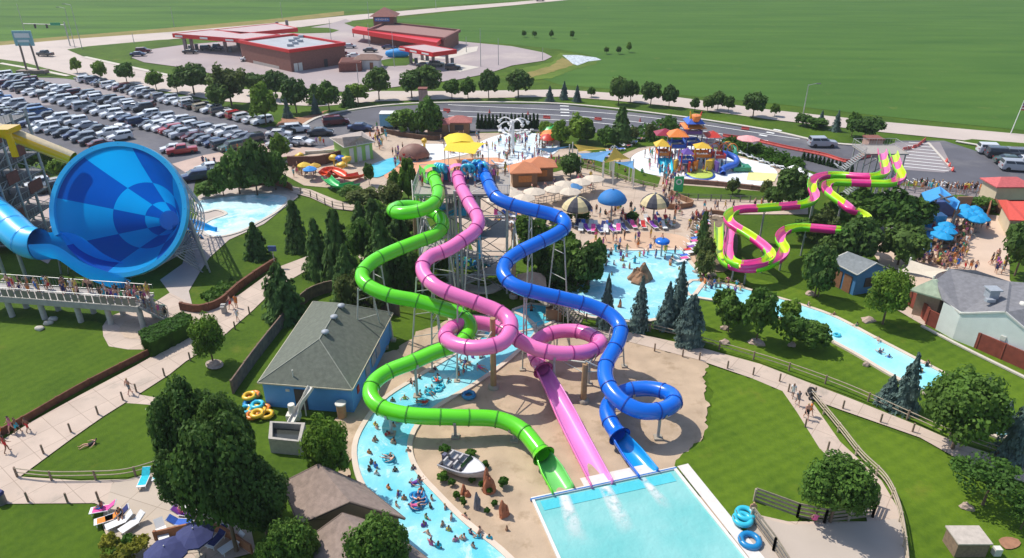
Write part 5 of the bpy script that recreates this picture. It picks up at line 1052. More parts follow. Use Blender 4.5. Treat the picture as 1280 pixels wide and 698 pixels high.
def rope_fence(desc, px, h=1.0, sp=3.2, mt=POST, rails=(.55, .95), rm=None, every=None, rr=.045, pr=.09, zone=''):
    p3 = spline([G(a, c) for a, c in px], .5) if len(px) > 2 else [G(*px[0]).lerp(G(*px[1]), i/40) for i in range(41)]; root = thing('rail_fence', desc, 'fence', p3[0], zone=zone); L = arclen(p3); s = 0; n_ = 0
    while s <= L[-1] and n_ < 90:
        i = min(range(len(L)), key=lambda k: abs(L[k]-s)); b = MB(); b.bar(p3[i], p3[i]+Vector((0, 0, h)), pr, pr*.9, 7); b.build('post', mt, root); s += sp; n_ += 1
    for r in rails:
        b = MB(); b.sweep([p+Vector((0, 0, r)) for p in p3], circ(rr, 5), closed=True); b.build('rail', rm or RAIL, root)
    return root
rope_fence('two-rail rope fence along the lower wedge lawn', [(22, 597), (60, 601), (110, 601), (160, 598), (196, 588), (212, 582)], 1.0)
rope_fence('two-rail fence above the wide path, from stair to right edge', [(733, 402), (798, 412), (870, 430), (960, 456), (1010, 473), (1060, 492), (1140, 528), (1180, 546), (1260, 575), (1330, 600)], 1.05, 3.6)
rope_fence('split rail fence curving along the right branch path', [(1012, 498), (1050, 545), (1075, 577), (1104, 606), (1120, 640), (1130, 700), (1132, 740)], 1.1, 2.6, mt=RAIL, rails=(.5, .8, 1.05), rr=.06)
rope_fence('wooden fence along the curved path above the pines', [(366, 240), (388, 247), (418, 261), (450, 265), (480, 269)], 1.2, 2.2, rails=(.6, 1.1))
rope_fence('dark railing between mid path and planter lawn', [(848, 250), (900, 252), (960, 254), (1005, 254)], 1.1, 1.6, rails=(.3, .6, .9, 1.1), mt=DSTEEL, rm=DSTEEL, rr=.03)
rope_fence('wooden railing along the upper planter lawn', [(700, 206), (740, 214), (790, 231), (826, 240)], 1.1, 1.8, rails=(.5, .9, 1.1))
rope_fence('grey railing in front of the white cafe umbrellas', [(610, 256), (660, 258), (700, 250), (745, 238)], 1.1, .8, rails=(.1, .5, 1.1), mt=STEEL, rm=STEEL, rr=.035, pr=.04)
rope_fence('grey railing round the exit pool stair', [(628, 414), (650, 418), (686, 408)], 1.0, 1.3, rails=(.5, 1.0), mt=STEEL, rm=STEEL, rr=.03, pr=.05)
def plank_fence(desc, px, n=4, h=1.35):
    p3 = [G(a, c) for a, c in px]; root = thing('plank_fence', desc, 'fence', p3[0])
    for i in range(len(p3)-1):
        a, c = p3[i], p3[i+1]; L = (c-a).length; k = max(1, round(L/2.2)); d = (c-a).normalized(); ang = math.atan2(d.y, d.x)
        for j in range(k+1): q = a.lerp(c, j/k); b = MB(); b.box(q+Vector((0, 0, h/2)), (.14, .14, h)); b.build('post', RAIL, root)
        for m in range(n): b = MB(); b.box((a+c)/2+Vector((-.09*d.y, .09*d.x, .18+m*(h-.2)/(n-1)*.98)), (L, .05, .2), ang); b.build('plank', WOODG, root)
plank_fence('four-rail plank fence running behind the round tree', [(942, 628), (996, 648), (1030, 655), (1090, 648), (1096, 634)])
plank_fence('four-rail plank fence along the blue tubes at bottom', [(938, 652), (966, 690), (984, 720)])
# path marker posts
def markers(px, zone, desc='short wooden marker post'):
    for a, c in px:
        p = G(a, c); o = MB(); o.bar(p, p+Vector((0, 0, 1.0)), .075, .07, 7); o = o.build('marker_post', POST, None, p); tag(o, desc, 'post', 'short marker posts along the paths', zone); 
_mb = MB.build
def loose(b, name, mt, loc, desc, cat, group=None, zone=''):
    o = b.build(name, mt, None, None); me = o.data; L_ = Vector(loc)
    for v in me.vertices: v.co -= L_
    o.location = L_; return tag(o, desc, cat, group, zone)
def markers(px, zone, desc='short wooden marker post', h=1.0):
    for a, c in px: p = G(a, c); b = MB(); b.bar(p, p+Vector((0, 0, h)), .085, .08, 7); loose(b, 'marker_post', POST, p, desc, 'post', 'short marker posts along the paths', zone)
markers([(22, 596), (55, 568), (89, 541), (123, 519), (154, 501), (171, 491), (206, 471), (238, 451), (294, 412), (312, 393)], 'along the right edge of the main path')
markers([(36, 628), (85, 629), (124, 627)], 'along the lower left path')
markers([(818, 440), (853, 447), (874, 451), (909, 462), (941, 470), (974, 478), (985, 491), (1018, 495), (1053, 512), (1100, 529), (1140, 541)], 'along the lower edge of the wide path')
markers([(1006, 535), (1034, 564), (1082, 618)], 'on the inner side of the branch path')
markers([(1236, 579), (1200, 560)], 'on the wide path near the right edge')

# ---------------------------------------------------------------- filling stations
def box_thing(root, px4, z0, z1, mt, name): b = MB(); b.prism([(p.x, p.y) for p in px4], z0, z1); return b.build(name, mt, root)
GREYR = mat('grey_roof_membrane', (.40, .42, .45), .8, var=.08, scale=.3)
st = thing('fuel_store', 'brick fuel station shop with flat grey roof and red edge', 'building', G(361, 84)); hb = 6.4
q4 = [G(361, 62, hb), G(430, 53, hb), G(372, 43, hb), G(299, 50, hb)]; q4[2] = q4[1]+q4[3]-q4[0]; ctr = sum(q4, Vector())/4
box_thing(st, q4, 0, hb-.9, BRICK2, 'wall'); box_thing(st, q4, hb-1.0, hb-.85, mat('dark_brick', (.14, .05, .04), .9), 'cornice')
q5 = [p+(p-ctr).normalized()*.5 for p in q4]
def parapet(root, q, z0, z1, w, mt, name='parapet'):
    c = sum(q, Vector())/len(q); qi = [p+(c-p).normalized()*w for p in q]; n = len(q); b = MB(); vs = [(p.x, p.y, z0) for p in q]+[(p.x, p.y, z1) for p in q]+[(p.x, p.y, z1) for p in qi]+[(p.x, p.y, z0) for p in qi]
    b.add(vs, [(i+k*n, (i+1) % n+k*n, (i+1) % n+(k+1)*n, i+(k+1)*n) for k in range(3) for i in range(n)]); return b.build(name, mt, root)
parapet(st, q5, hb-.9, hb, .9, REDM); box_thing(st, [p+(ctr-p).normalized()*.6 for p in q4], hb-.8, hb-.6, GREYR, 'roof')
d01 = (q4[1]-q4[0]).normalized()
for i, t in enumerate((.08, .16, .62)): wall_box(st, q4[0], q4[1], t, 1.2, 0, 2.4, TRIM if i < 2 else DOORM, 'door', .08)
for i in range(6):
    p = q4[0].lerp(q4[2], .3+.1*i)+d01*(i % 3)*1.5; b = MB(); b.box((p.x, p.y, hb-.3), (1.6, 1.2, .8)); b.build('roof_unit', mat('grey_vent', (.35, .38, .42), .5), st)
wall_box(st, q4[0], q4[3], .5, 14, .02, 1.0, mat('pale_base', (.45, .40, .36), .8), 'plinth', .06)
def canopy(desc, pxs, z_, th, legs, mark=True):
    q = [G(a, c, z_) for a, c in pxs]; c = sum(q, Vector())/len(q); root = thing('fuel_canopy', desc, 'canopy', (c.x, c.y, 0)); box_thing(root, [p+(c-p).normalized()*.3 for p in q], z_-th*.9, z_-.15, mat('canopy_deck', (.50, .38, .38), .7), 'deck'); parapet(root, q, z_-th, z_, .5, REDM, 'fascia')
    for a, cc in legs:
        p = G(a, cc); b = MB(); b.box(p+Vector((0, 0, (z_-th)/2)), (.9, .9, z_-th)); b.build('column', mat('canopy_column', (.28, .22, .22), .6), root)
        b = MB(); b.box(p+Vector((1.6, -.4, .9)), (1.0, .7, 1.8)); b.build('pump', mat('fuel_pump', (.12, .13, .15), .5), root)
    if mark:
        a, c2 = q[0], q[1]; d = (c2-a).normalized()
        for t in (.1, .45, .8): wall_box(root, a, c2, t, 3.2, z_-th+.35, z_-.4, WHITE, 'fascia_mark', .32)
    return root
canopy('long red edged fuel canopy at the far left station', [(215, 42), (306, 49), (350, 43), (262, 37)], 5.6, 1.3, [(233, 64), (241, 62), (283, 66), (300, 60)])
canopy('rear red edged fuel canopy joining the left station', [(268, 37), (300, 42), (372, 35), (345, 29)], 5.6, 1.3, [(298, 58), (348, 42), (360, 40)])
canopy('small red canopy over the pumps at the right station', [(499, 58), (541, 66), (571, 62), (530, 55)], 5.2, 1.2, [(514, 80), (542, 84), (559, 80), (528, 76)])
s2 = thing('fuel_store', 'long low brown station with pyramid tower and red awning', 'building', G(520, 54)); hb = 4.2
a0, a1 = G(462, 39, hb), G(555, 50, hb); a2 = G(573, 40, hb); a3 = a0+(a2-a1); q4 = [a0, a1, a2, a3]; box_thing(s2, q4, 0, hb, BRICK2, 'wall')
c_ = sum(q4, Vector())/4; q5 = [p+(p-c_).normalized()*.8 for p in q4]; parapet(s2, q5, hb-.1, hb+.8, 1.0, mat('brown_cornice', (.23, .10, .09), .8)); box_thing(s2, [p+(c_-p).normalized()*1.2 for p in q4], hb, hb+.3, mat('brown_roof', (.30, .16, .14), .8), 'roof')
tq = G(482, 46); tw = 7.5; b = MB(); b.box((tq.x, tq.y+2, 3.8), (tw, tw, 7.6)); b.build('tower', BRICK2, s2); b = MB(); vs = [(tq.x+a*5, tq.y+2+c*5, 7.3) for a, c in ((-1, -1), (1, -1), (1, 1), (-1, 1))]+[(tq.x, tq.y+2, 10.2)]; b.add(vs, [(0, 1, 4), (1, 2, 4), (2, 3, 4), (3, 0, 4), (3, 2, 1, 0)]); b.build('tower_roof', shingle('red_brown_shingle', (.24, .10, .085)), s2)
b = MB(); b.box((tq.x-.5, tq.y+2-tw/2-.12, 6.3), (5.4, .12, 1.3)); b.build('sign_panel', mat('blue_sign', (.06, .22, .62), .5), s2); b = MB()
for i in range(7): b.box((tq.x-2.6+i*.7, tq.y+2-tw/2-.22, 6.3), (.38, .06, .5+.2*(i % 2)))
b.build('sign_lettering', WHITE, s2)
aw = [G(440, 38, 4), G(546, 55, 4), G(552, 50, 4), G(446, 34, 4)]; box_thing(s2, aw, 3.0, 4.4, REDM, 'awning')
for i in range(9): p = G(442+i*13, 47+i*2.3); b = MB(); b.bar(p, p+Vector((0, 0, 3.2)), .18, n=6); b.build('awning_post', mat('canopy_column', (.28, .22, .22), .6), s2)
p0 = G(430, 92); t = thing('dumpster_enclosure', 'brown brick enclosure beside the white car wash shed', 'enclosure', p0); q = [G(424, 91), G(452, 90), G(455, 83), G(428, 83)]; box_thing(t, q, 0, 2.6, BRICK, 'wall'); box_thing(t, [p+(G(440, 87)-p)*.15 for p in q], 2.6, 2.75, mat('dark_brick', (.14, .05, .04), .9), 'cap')
c = G(461, 85); cs = [c+Vector((a*4, b_*3, 0)) for a, b_ in ((-1, -1), (1, -1), (1, 1), (-1, 1))]; h_, I, _ = house('wash_shed', 'small white shed with brown roof at the station', cs, 2.8, [c+Vector((-2, 0, 0)), c+Vector((2, 0, 0))], 4.0, siding('white_siding', (.66, .64, .62)), shingle('brown_shingle2', (.24, .15, .12)), True, .5); wall_box(h_, I[0], I[1], .7, 1, 0, 2, mat('brown_door', (.28, .13, .07)), 'door')
p = G(497, 72); t = MB(); t.blob(p+Vector((0, 0, 1.2)), (4.2, 1.6, 1.5), amp=.05); loose(t, 'tarp_cover', mat('bright_blue_tarp', (.02, .30, .70), .6), p, 'bright blue covered trailer at the right station', 'trailer')
# signs, poles
def pole(desc, x, yb, yt, arms=0, name='light_pole', r=.12, cat='light pole', group='light poles', zone='', lean=0):
    p = G(x, yb); h = ZT(x, yb, yt); t = thing(name, desc, cat, p, 0, group, zone); b = MB(); b.bar(p, p+Vector((0, 0, h)), r, r*.6, 8); b.build('pole', STEEL, t)
    if arms:
        b = MB(); b.bar(p+Vector((0, 0, h-.1)), p+Vector((arms*1.8, 0, h+.25)), .06, n=6); b.build('arm', STEEL, t); b = MB(); b.box(p+Vector((arms*2.2, 0, h+.22)), (1.0, .35, .16)); b.build('lamp_head', DSTEEL, t)
    return t
for a in ((103, 62, 6, -1), (94, 60, 10, -1), (34, 50, 5, 0), (353, 24, 3, 0), (218, 34, 9, 0), (461, 24, 2, 0), (545, 12, -6, 0), (168, 55, 41, 0)): pole('grey pole by the far highway', a[0], a[1], a[2], a[3], zone='near the intersection or field')
for a in ((462, 58, 30, 0), (493, 84, 40, 0), (623, 82, 48, 0), (601, 84, 36, 0), (583, 66, 46, 0), (414, 50, 24, 0), (448, 104, 80, 0)): pole('slim light pole', a[0], a[1], a[2], a[3], zone='on the fuel station forecourt')
pole('street light leaning arm beside the field road', 1004, 142, 106, 1, zone=''); pole('light pole behind the kiddie slides', 448, 205, 178, 0, zone='')
t = pole('pole between field road and creek', 678, 76, 60, 0, zone='')
p = G(42, 92); t = thing('roadside_sign', 'two-legged roadside sign with pale blue panel', 'sign', p)
for dx in (-1.7, 1.7): b = MB(); b.bar(p+Vector((dx, 0, 0)), p+Vector((dx*.9, 0, 8.2)), .3, n=6); b.build('leg', mat('brown_leg', (.24, .18, .15), .7), t)
b = MB(); b.box(p+Vector((0, 0, 9.6)), (5.2, .5, 4.0)); b.build('panel', mat('pale_blue_sign', (.24, .46, .50), .5), t); b = MB(); b.box(p+Vector((0, -.3, 10.4)), (4.2, .06, 1.2)); b.box(p+Vector((0, -.3, 8.9)), (3.2, .06, .6)); b.build('sign_lettering', WHITE, t); b = MB(); b.box(p+Vector((0, -.2, .5)), (8, 2.4, 1.0)); b.build('base', mat('brown_leg', (.24, .18, .15)), t)
p = G(88, 58); t = thing('gantry_sign', 'traffic light gantry with a small green street sign', 'sign', p); b = MB(); b.bar(p, p+Vector((0, 0, 8)), .2, n=7); b.bar(p+Vector((0, 0, 7)), p+Vector((-14, 0, 7.4)), .12, n=6); b.build('mast', STEEL, t); b = MB(); b.box(p+Vector((-3, -.2, 7.3)), (3.4, .1, .9)); b.build('street_sign', mat('sign_green', (.02, .28, .14), .5), t)
for k in (-6, -10): b = MB(); b.box(p+Vector((k, -.3, 6.6)), (.5, .4, 1.3)); b.build('traffic_light', mat('black_housing', (.02, .02, .02), .5), t)
p = G(1263, 168); t = thing('flag_pole', 'flag pole flying a striped flag beside the road', 'flag pole', p); b = MB(); b.bar(p, p+Vector((.6, 0, 7)), .1, .06, 7); b.build('pole', WHITE, t)
b = MB(); n = 12; hh = 2.0; ww = 3.2
for k in range(7):
    vs = []
    for i in range(n+1):
        for z_ in (k, k+1): vs.append((p.x+.6+ww*i/n, p.y+.25*math.sin(i*.9), 6.9-hh*z_/7-.25*i/n))
    b.add(vs, [(2*i, 2*i+2, 2*i+3, 2*i+1) for i in range(n)], k % 2)
b.build('flag', [mat('flag_red', (.5, .03, .05), .7), WHITE], t); b = MB(); b.box(p+Vector((.6+.65, -.3, 6.35)), (1.3, .04, 1.05)); b.build('flag_canton', mat('flag_blue', (.03, .05, .25), .7), t)
# ---------------------------------------------------------------- cars
CC = {'white': (.75, .76, .78), 'silver': (.44, .46, .50), 'grey': (.19, .20, .23), 'dark': (.055, .058, .07), 'black': (.018, .018, .022), 'red': (.42, .015, .02), 'maroon': (.13, .012, .018), 'navy': (.03, .05, .13), 'blue': (.08, .20, .45), 'beige': (.45, .38, .28), 'green': (.08, .12, .10)}
CM = {k: mat(k+'_car_paint', v, .25, .1, var=.02, coat=.8) for k, v in CC.items()}; TYRE = mat('tyre', (.02, .02, .02), .8); CGL = mat('car_glass', (.025, .03, .04), .08, var=.05, coat=.3)
CARP = {'sedan': [(-2.3, .55, .62), (-2.25, .55, .92), (-1.55, .58, 1.02), (-1.0, .6, 1.36, 1), (.5, .6, 1.42, 1), (1.25, .6, .98), (2.2, .55, .80), (2.32, .55, .50)],
        'suv': [(-2.3, .6, .70), (-2.28, .6, 1.10), (-2.1, .6, 1.66, 1), (.35, .6, 1.72, 1), (1.05, .6, 1.16), (2.2, .58, 1.0), (2.35, .58, .55)],
        'van': [(-2.45, .6, .7), (-2.42, .6, 1.15), (-2.3, .6, 1.78, 1), (.8, .6, 1.80, 1), (1.7, .6, 1.12), (2.35, .58, .92), (2.5, .58, .55)],
        'pickup': [(-2.75, .6, .75), (-2.7, .6, 1.12), (-1.0, .6, 1.12), (-.85, .6, 1.82, 1), (.7, .6, 1.80, 1), (1.25, .6, 1.22), (2.6, .58, 1.08), (2.72, .58, .55)]}
def car_proto(kind):
    root = proto_root(kind); pr = CARP[kind]; hw = .92 if kind in ('sedan',) else .98; b = MB(); sec = []
    # stations along the car: lower body up to the belt, then the narrower cabin
    top = [(p[0], p[2], len(p) > 3) for p in pr]; rows = []
    for x, z_, cab in top:
        belt = min(z_, 1.0 if kind == 'sedan' else 1.15); w = hw*(.93 if abs(x) > 2.15 else 1.0)
        if cab: pts = [(w*.96, .28), (w, .55), (w*.98, belt), (w*.80, z_-.05), (w*.70, z_), (0, z_+.03)]
        else: pts = [(w*.94, .30), (w, .5), (w*.97, z_-.12), (w*.9, z_-.03), (w*.6, z_), (0, z_+.03)]
        rows.append((x, pts))
    vs = []
    for x, pts in rows:
        full = [(-y, z_) for y, z_ in pts]+[(y, z_) for y, z_ in pts[::-1][1:]]; vs += [(x, y, z_) for y, z_ in full]
    m = 11; n = len(rows); fs = []
    for i in range(n-1):
        for j in range(m-1): fs.append((i*m+j, i*m+j+1, (i+1)*m+j+1, (i+1)*m+j))
    fs += [tuple(range(m))[::-1], tuple((n-1)*m+j for j in range(m))]; b.add(vs, fs, 0, False); b.build('body', CM['white'], root)
    g = MB(); cab = [(i, r) for i, r in enumerate(rows) if len(pr[i]) > 3]; i0, i1 = cab[0][0], cab[-1][0]
    def P_(i, j, e=.012, t=0): # a point on the cabin side
        x, pts = rows[i]; y, z_ = pts[j]; return x, y, z_
    for s in (-1, 1):  # side glass
        xa, xb = rows[i0][0], rows[i1][0]; belt = rows[i0][1][2][1]; w = hw*.98; zt0, zt1 = rows[i0][1][3][1]-.04, rows[i1][1][3][1]-.04; wt = hw*.82
        nseg = 2 if kind != 'pickup' else 1; fa = rows[i0-1][0]*.35+xa*.65 if kind == 'sedan' else xa+.1; fb = rows[i1+1][0]*.7+xb*.3
        for q in range(nseg):
            u0, u1 = q/nseg+.02, (q+1)/nseg-.02; X = lambda u, t: (fa+(fb-fa)*u)*(1-t)+(xa+.08+(xb-xa-.12)*u)*t
            g.add([(X(u0, 0), s*(w+.015), belt+.05), (X(u1, 0), s*(w+.015), belt+.05), (X(u1, 1), s*(wt+.02), min(zt0, zt1)), (X(u0, 1), s*(wt+.02), min(zt0, zt1))], [(0, 1, 2, 3)])
    for ia, ib, sgn in ((i1, i1+1, 1), (i0, i0-1, -1)):  # windscreen and rear glass
        xa, za, xb, zb = rows[ia][0], rows[ia][1][4][1], rows[ib][0], rows[ib][1][4][1]
        if abs(zb-za) < .25: continue
        L = lambda t: (xa+(xb-xa)*t+sgn*.03, za+(zb-za)*t+.02); (x0_, z0_), (x1_, z1_) = L(.10), L(.86 if kind != 'van' or sgn > 0 else .6); g.add([(x0_, -hw*.68, z0_), (x0_, hw*.68, z0_), (x1_, hw*.84, z1_), (x1_, -hw*.84, z1_)], [(0, 1, 2, 3)])
    g.build('windows', CGL, root)
    wb = 1.42 if kind != 'pickup' else 1.75
    for x in (-wb, wb):
        for s in (-1, 1):
            w_ = MB(); w_.bar((x, s*(hw-.18), .33), (x, s*(hw+.02), .33), .33, .33, 14); w_.build('wheel', TYRE, root)
    for s in (-1, 1): l = MB(); l.box((rows[-1][0]-.02, s*.62, .72), (.12, .34, .14)); l.build('headlight', mat('headlight', (.7, .72, .75), .15), root); l = MB(); l.box((rows[0][0]-.01, s*.68, .85), (.1, .26, .16)); l.build('tail_light', mat('tail_light', (.35, .01, .01), .3), root)
    return proto(root)
CP = {k: car_proto(k) for k in CARP}
CK = {'sedan': 'sedan', 'suv': 'SUV', 'van': 'minivan', 'pickup': 'pickup truck'}; NMC = {'sedan': 'parked_sedan', 'suv': 'parked_suv', 'van': 'parked_minivan', 'pickup': 'parked_pickup'}
ncar = [0]
def put_car(p, ang, col, kind, zone, sc=1.0, desc=None, grp='cars in the big car park'):
    o = dup(CP[kind], p, ang, sc, desc or '%s %s' % (col, CK[kind]), 'car', grp, zone, mats={'body': CM[col]}); o.name = NMC[kind]; ncar[0] += 1; return o
def row(a, c, cols, zone, head, kinds=None, sp=None, skip=()):
    A, B = G(*a), G(*c); d = B-A; n = len(cols)
    for i, ch in enumerate(cols):
        if ch == '.': continue
        p = A+d*(i/(n-1) if n > 1 else 0); p += Vector((random.gauss(0, .12), random.gauss(0, .2), 0)); p.z = .15
        col = {'w': 'white', 's': 'silver', 'g': 'grey', 'd': 'dark', 'k': 'black', 'r': 'red', 'm': 'maroon', 'n': 'navy', 'b': 'blue', 'e': 'beige', 't': 'green'}[ch]
        kind = random.choices(['sedan', 'suv', 'van', 'pickup'], [5, 6, 2, .8])[0]; put_car(p, head+random.gauss(0, .03)+(math.pi if random.random() < .35 else 0), col, kind, zone)
HD = math.atan2(-.69, -.72)
row((103, 101), (327, 156), 'dwgndwwmkdwgstswwwkewdwrwww'.replace('t', 'g'), 'in the car park row along the field road', HD)
row((-4, 96), (178, 139), 'wwwsdmnsdwwgmdswdgswd', 'in the second row back of the car park', HD)
row((-8, 104), (186, 160), 'wwmngdwwdwswgsgwwwnnd', 'in the third row back of the car park', HD)
row((187, 147), (316, 178), 'wdswwdwgswwsgd', 'in the upper row of the car park near the trees', HD)
row((196, 162), (290, 188), 'wwrgsmdgndt', 'in the row facing the pink walkway', HD)
row((-10, 124), (84, 156), 'wbwsgnbdwg', 'in the fourth row behind the yellow chute', HD)
row((-6, 143), (128, 184), 'wdgdgnwwsdngdm', 'in the fifth row behind the funnel rim', HD)
row((96, 156), (150, 176), 'wsdww', 'in the short row above the funnel', HD)
row((20, 222), (66, 240), 'ngkwk', 'between steel tower and funnel', HD)
row((-6, 205), (18, 212), 'gds', 'beside the island left of the funnel', HD)
for x, y, col, k, h, z_ in ((228, 192, 'red', 'pickup', .45, 'parked crosswise above the funnel cage'), (217, 189, 'white', 'sedan', .45, 'parked beside the red pickup'), (150, 163, 'white', 'sedan', 0, 'crossing the aisle above the funnel'), (262, 213, 'white', 'sedan', .5, 'at the trees right of the funnel'), (252, 219, 'grey', 'sedan', .5, 'at the trees right of the funnel'), (244, 225, 'navy', 'suv', .5, 'at the trees right of the funnel'), (182, 135, 'maroon', 'suv', .1, 'ending the second row of the car park'), (166, 136, 'white', 'sedan', .1, 'ending the second row of the car park'),
                          (349, 171, 'white', 'sedan', .1, 'parked by the mulch verge'), (357, 167, 'black', 'sedan', .5, 'parked by the mulch verge'), (372, 165, 'white', 'suv', .3, 'parked at the drive entrance'), (401, 169, 'dark', 'sedan', .1, 'turning at the drive entrance'), (349, 186, 'white', 'sedan', -.4, 'behind the bright green trees'), (362, 181, 'grey', 'sedan', -.4, 'behind the bright green trees'), (377, 181, 'white', 'sedan', -.3, 'nearest the green pavilion'),
                          (420, 156, 'maroon', 'van', .35, 'driving on the park drive'), (451, 163, 'navy', 'sedan', -.1, 'beside the green pavilion on the drive'), (1027, 183, 'silver', 'suv', -.05, 'driving on the right end of the drive')):
    put_car(G(x, y, .15), h+(math.pi if x < 300 else 0), col, k, z_, 1.12 if y < 200 and x > 330 else 1.0)
for x, y, col, k, dsc in ((1240, 192, 'white', 'suv', ''), (1251, 197, 'dark', 'suv', ''), (1262, 205, 'green', 'sedan', ''), (1270, 213, 'silver', 'suv', ''), (1274, 198, 'grey', 'suv', ''), (1284, 206, 'white', 'sedan', '')): put_car(G(x, y, .15), -.25, col, k, 'at the right edge by the hatched paving', 1.15, grp='cars at the right edge')
for x, y, col, k, h in ((57, 70, 'dark', 'pickup', 2.9), (180, 66, 'maroon', 'suv', .2), (173, 70, 'navy', 'sedan', .2), (260, 63, 'dark', 'suv', 0), (271, 62, 'navy', 'pickup', 0), (238, 67, 'black', 'sedan', 0), (437, 60, 'silver', 'sedan', .1), (463, 65, 'dark', 'sedan', 0), (443, 72, 'white', 'sedan', .2), (430, 70, 'maroon', 'sedan', .2), (486, 61, 'navy', 'sedan', 0), (489, 53, 'dark', 'sedan', 0), (566, 87, 'black', 'suv', .1), (530, 84, 'dark', 'sedan', 0), (310, 76, 'white', 'sedan', .4), (675, 1.5, 'dark', 'suv', .1), (546, 83, 'green', 'suv', 0)):
    put_car(G(x, y, .25), h, col, k, 'at the fuel stations' if y > 60 or x > 400 else 'on the far road', 1.0, grp='cars at the fuel stations')
for k in CP.values(): drop(k)

# ---------------------------------------------------------------- parasols, loungers, tubes
def parasol_big(x, yb, yt, wpx, desc, mts, hcan=.45, seg=16, stripes=False, name='giant_parasol', cat='parasol', group=None, zone='', pole_r=.12, rim=.0):
    base = G(x, yb); zt = ZT(x, yb, yt); rad = wpx/2/PM(x, yb, zt*.8); t = thing(name, desc, cat, base, 0, group, zone); b = MB(); hc = rad*hcan; prof = [(rad, zt-hc-.0), (rad*.86, zt-hc*.62), (rad*.6, zt-hc*.28), (rad*.3, zt-hc*.07), (.05, zt)]
    b.lathe(base, [(rad*.97, zt-hc-.25)]+prof, seg*2, mfun=(lambda i, k: (k//2) % 2) if stripes else None, smooth=not stripes); b.build('canopy', mts, t); b = MB(); b.bar(base, base+Vector((0, 0, zt-.1)), pole_r, n=8); b.build('pole', STEEL, t)
    for k in range(8): a = .785*k; b = MB(); b.bar(base+Vector((0, 0, zt-hc*1.1)), base+Vector((math.cos(a)*rad*.9, math.sin(a)*rad*.9, zt-hc*.9)), .03, n=4); b.build('rib', STEEL, t)
    b = MB(); b.lathe(base, [(.12, zt-.05), (.16, zt+.1), (0, zt+.22)], 8); b.build('finial', STEEL, t); return t
CRE, BLK = mat('cream_canvas', (.72, .60, .34), .8, var=.04, trans=.1), mat('black_canvas', (.055, .055, .075), .8, var=.05)
parasol_big(720, 281, 246, 41, 'left giant parasol striped black and cream', [CRE, BLK], .72, 8, True)
parasol_big(816, 278, 242, 39, 'right giant parasol striped black and cream', [CRE, BLK], .72, 8, True)
parasol_big(763.5, 277, 237, 40, 'giant plain blue domed parasol between two striped ones', [mat('royal_canvas', (.02, .19, .52), .7, var=.05), BLK], .72, 16)
parasol_big(826, 322, 298, 19, 'small blue mushroom shower standing in the wave pool', [mat('blue_dome', (.01, .16, .66), .25)], .36, 12, name='mushroom_shower', cat='water shower')
NAV = mat('navy_canvas', (.035, .045, .15), .8, var=.1)
def mkt(x, y, z_, rad, desc, m_, zone='', group=None, segs=8):
    p = G(x, y, z_); t = thing('parasol', desc, 'parasol', (p.x, p.y, 0), rng.random(), group, zone); b = MB(); q = Vector((p.x, p.y, 0)); b.lathe(q, [(rad, z_-.35), (rad, z_-.22), (rad*.5, z_+.12), (.03, z_+.35)], segs, smooth=False); b.build('canopy', [m_], t); b = MB(); b.bar(q, q+Vector((0, 0, z_+.45)), .04, n=6); b.build('pole', STEEL, t)
    b = MB(); b.bar(q+Vector((0, 0, .02)), q+Vector((0, 0, .16)), .35, n=10); b.build('base', FOOT, t); return t
mkt(242, 666, 2.4, 1.35, 'navy blue parasol behind its neighbour at bottom left', NAV); mkt(206, 688, 2.4, 1.45, 'navy blue parasol nearest the golden shrubs', NAV)
WCV = mat('white_canvas', (.72, .62, .50), .8, var=.05, trans=.15); CYC = mat('cyan_canvas', (.008, .36, .74), .7, var=.06, trans=.15)
for x, y in ((622, 248), (640, 240), (655, 246), (668, 238), (694, 235), (706, 229), (726, 226), (742, 222), (632, 236), (712, 238)): mkt(x, y, 2.5, 1.8, 'off white cafe parasol', WCV, 'on the terrace behind the striped parasols', 'white cafe parasols')
for x, y in ((1207, 258), (1212, 263), (1219, 260), (1216, 268), (1224, 266), (1228, 271), (1222, 273), (1209, 268), (1184, 280), (1179, 285), (1186, 287), (1175, 291), (1181, 294)): mkt(x, y, 2.5, 1.15, 'bright cyan parasol', CYC, 'on the right plaza', 'cyan parasols on the plaza')
mkt(380, 205, 2.2, 1.2, 'yellow parasol left of the kiddie slides', mat('yellow_canvas', (.75, .5, .06), .8)); mkt(387, 210, 2.2, 1.2, 'blue parasol left of the kiddie slides', mat('sky_canvas', (.05, .3, .75), .8)); mkt(393, 206, 2.2, 1.1, 'golden parasol left of the kiddie slides', mat('gold_canvas', (.6, .36, .05), .8))
mkt(717, 232, 2.3, 1.5, 'blue and white parasol among the off white ones', mat('blue_check', (.07, .22, .45), .8))
mkt(936, 172, 3.2, 2.2, 'pink and white pointed tent beside the drive barriers', mat('pink_canvas', (.78, .36, .36), .8))
for x, y in ((998, 211), (1003, 214), (993, 209), (1006, 220), (1012, 219), (1000, 224), (1008, 226)): mkt(x, y, 2.2, 1.1, 'small white parasol', mat('pure_white_canvas', (.78, .78, .78), .8), 'clustered above the dark round tree', 'white parasols by the play pad')
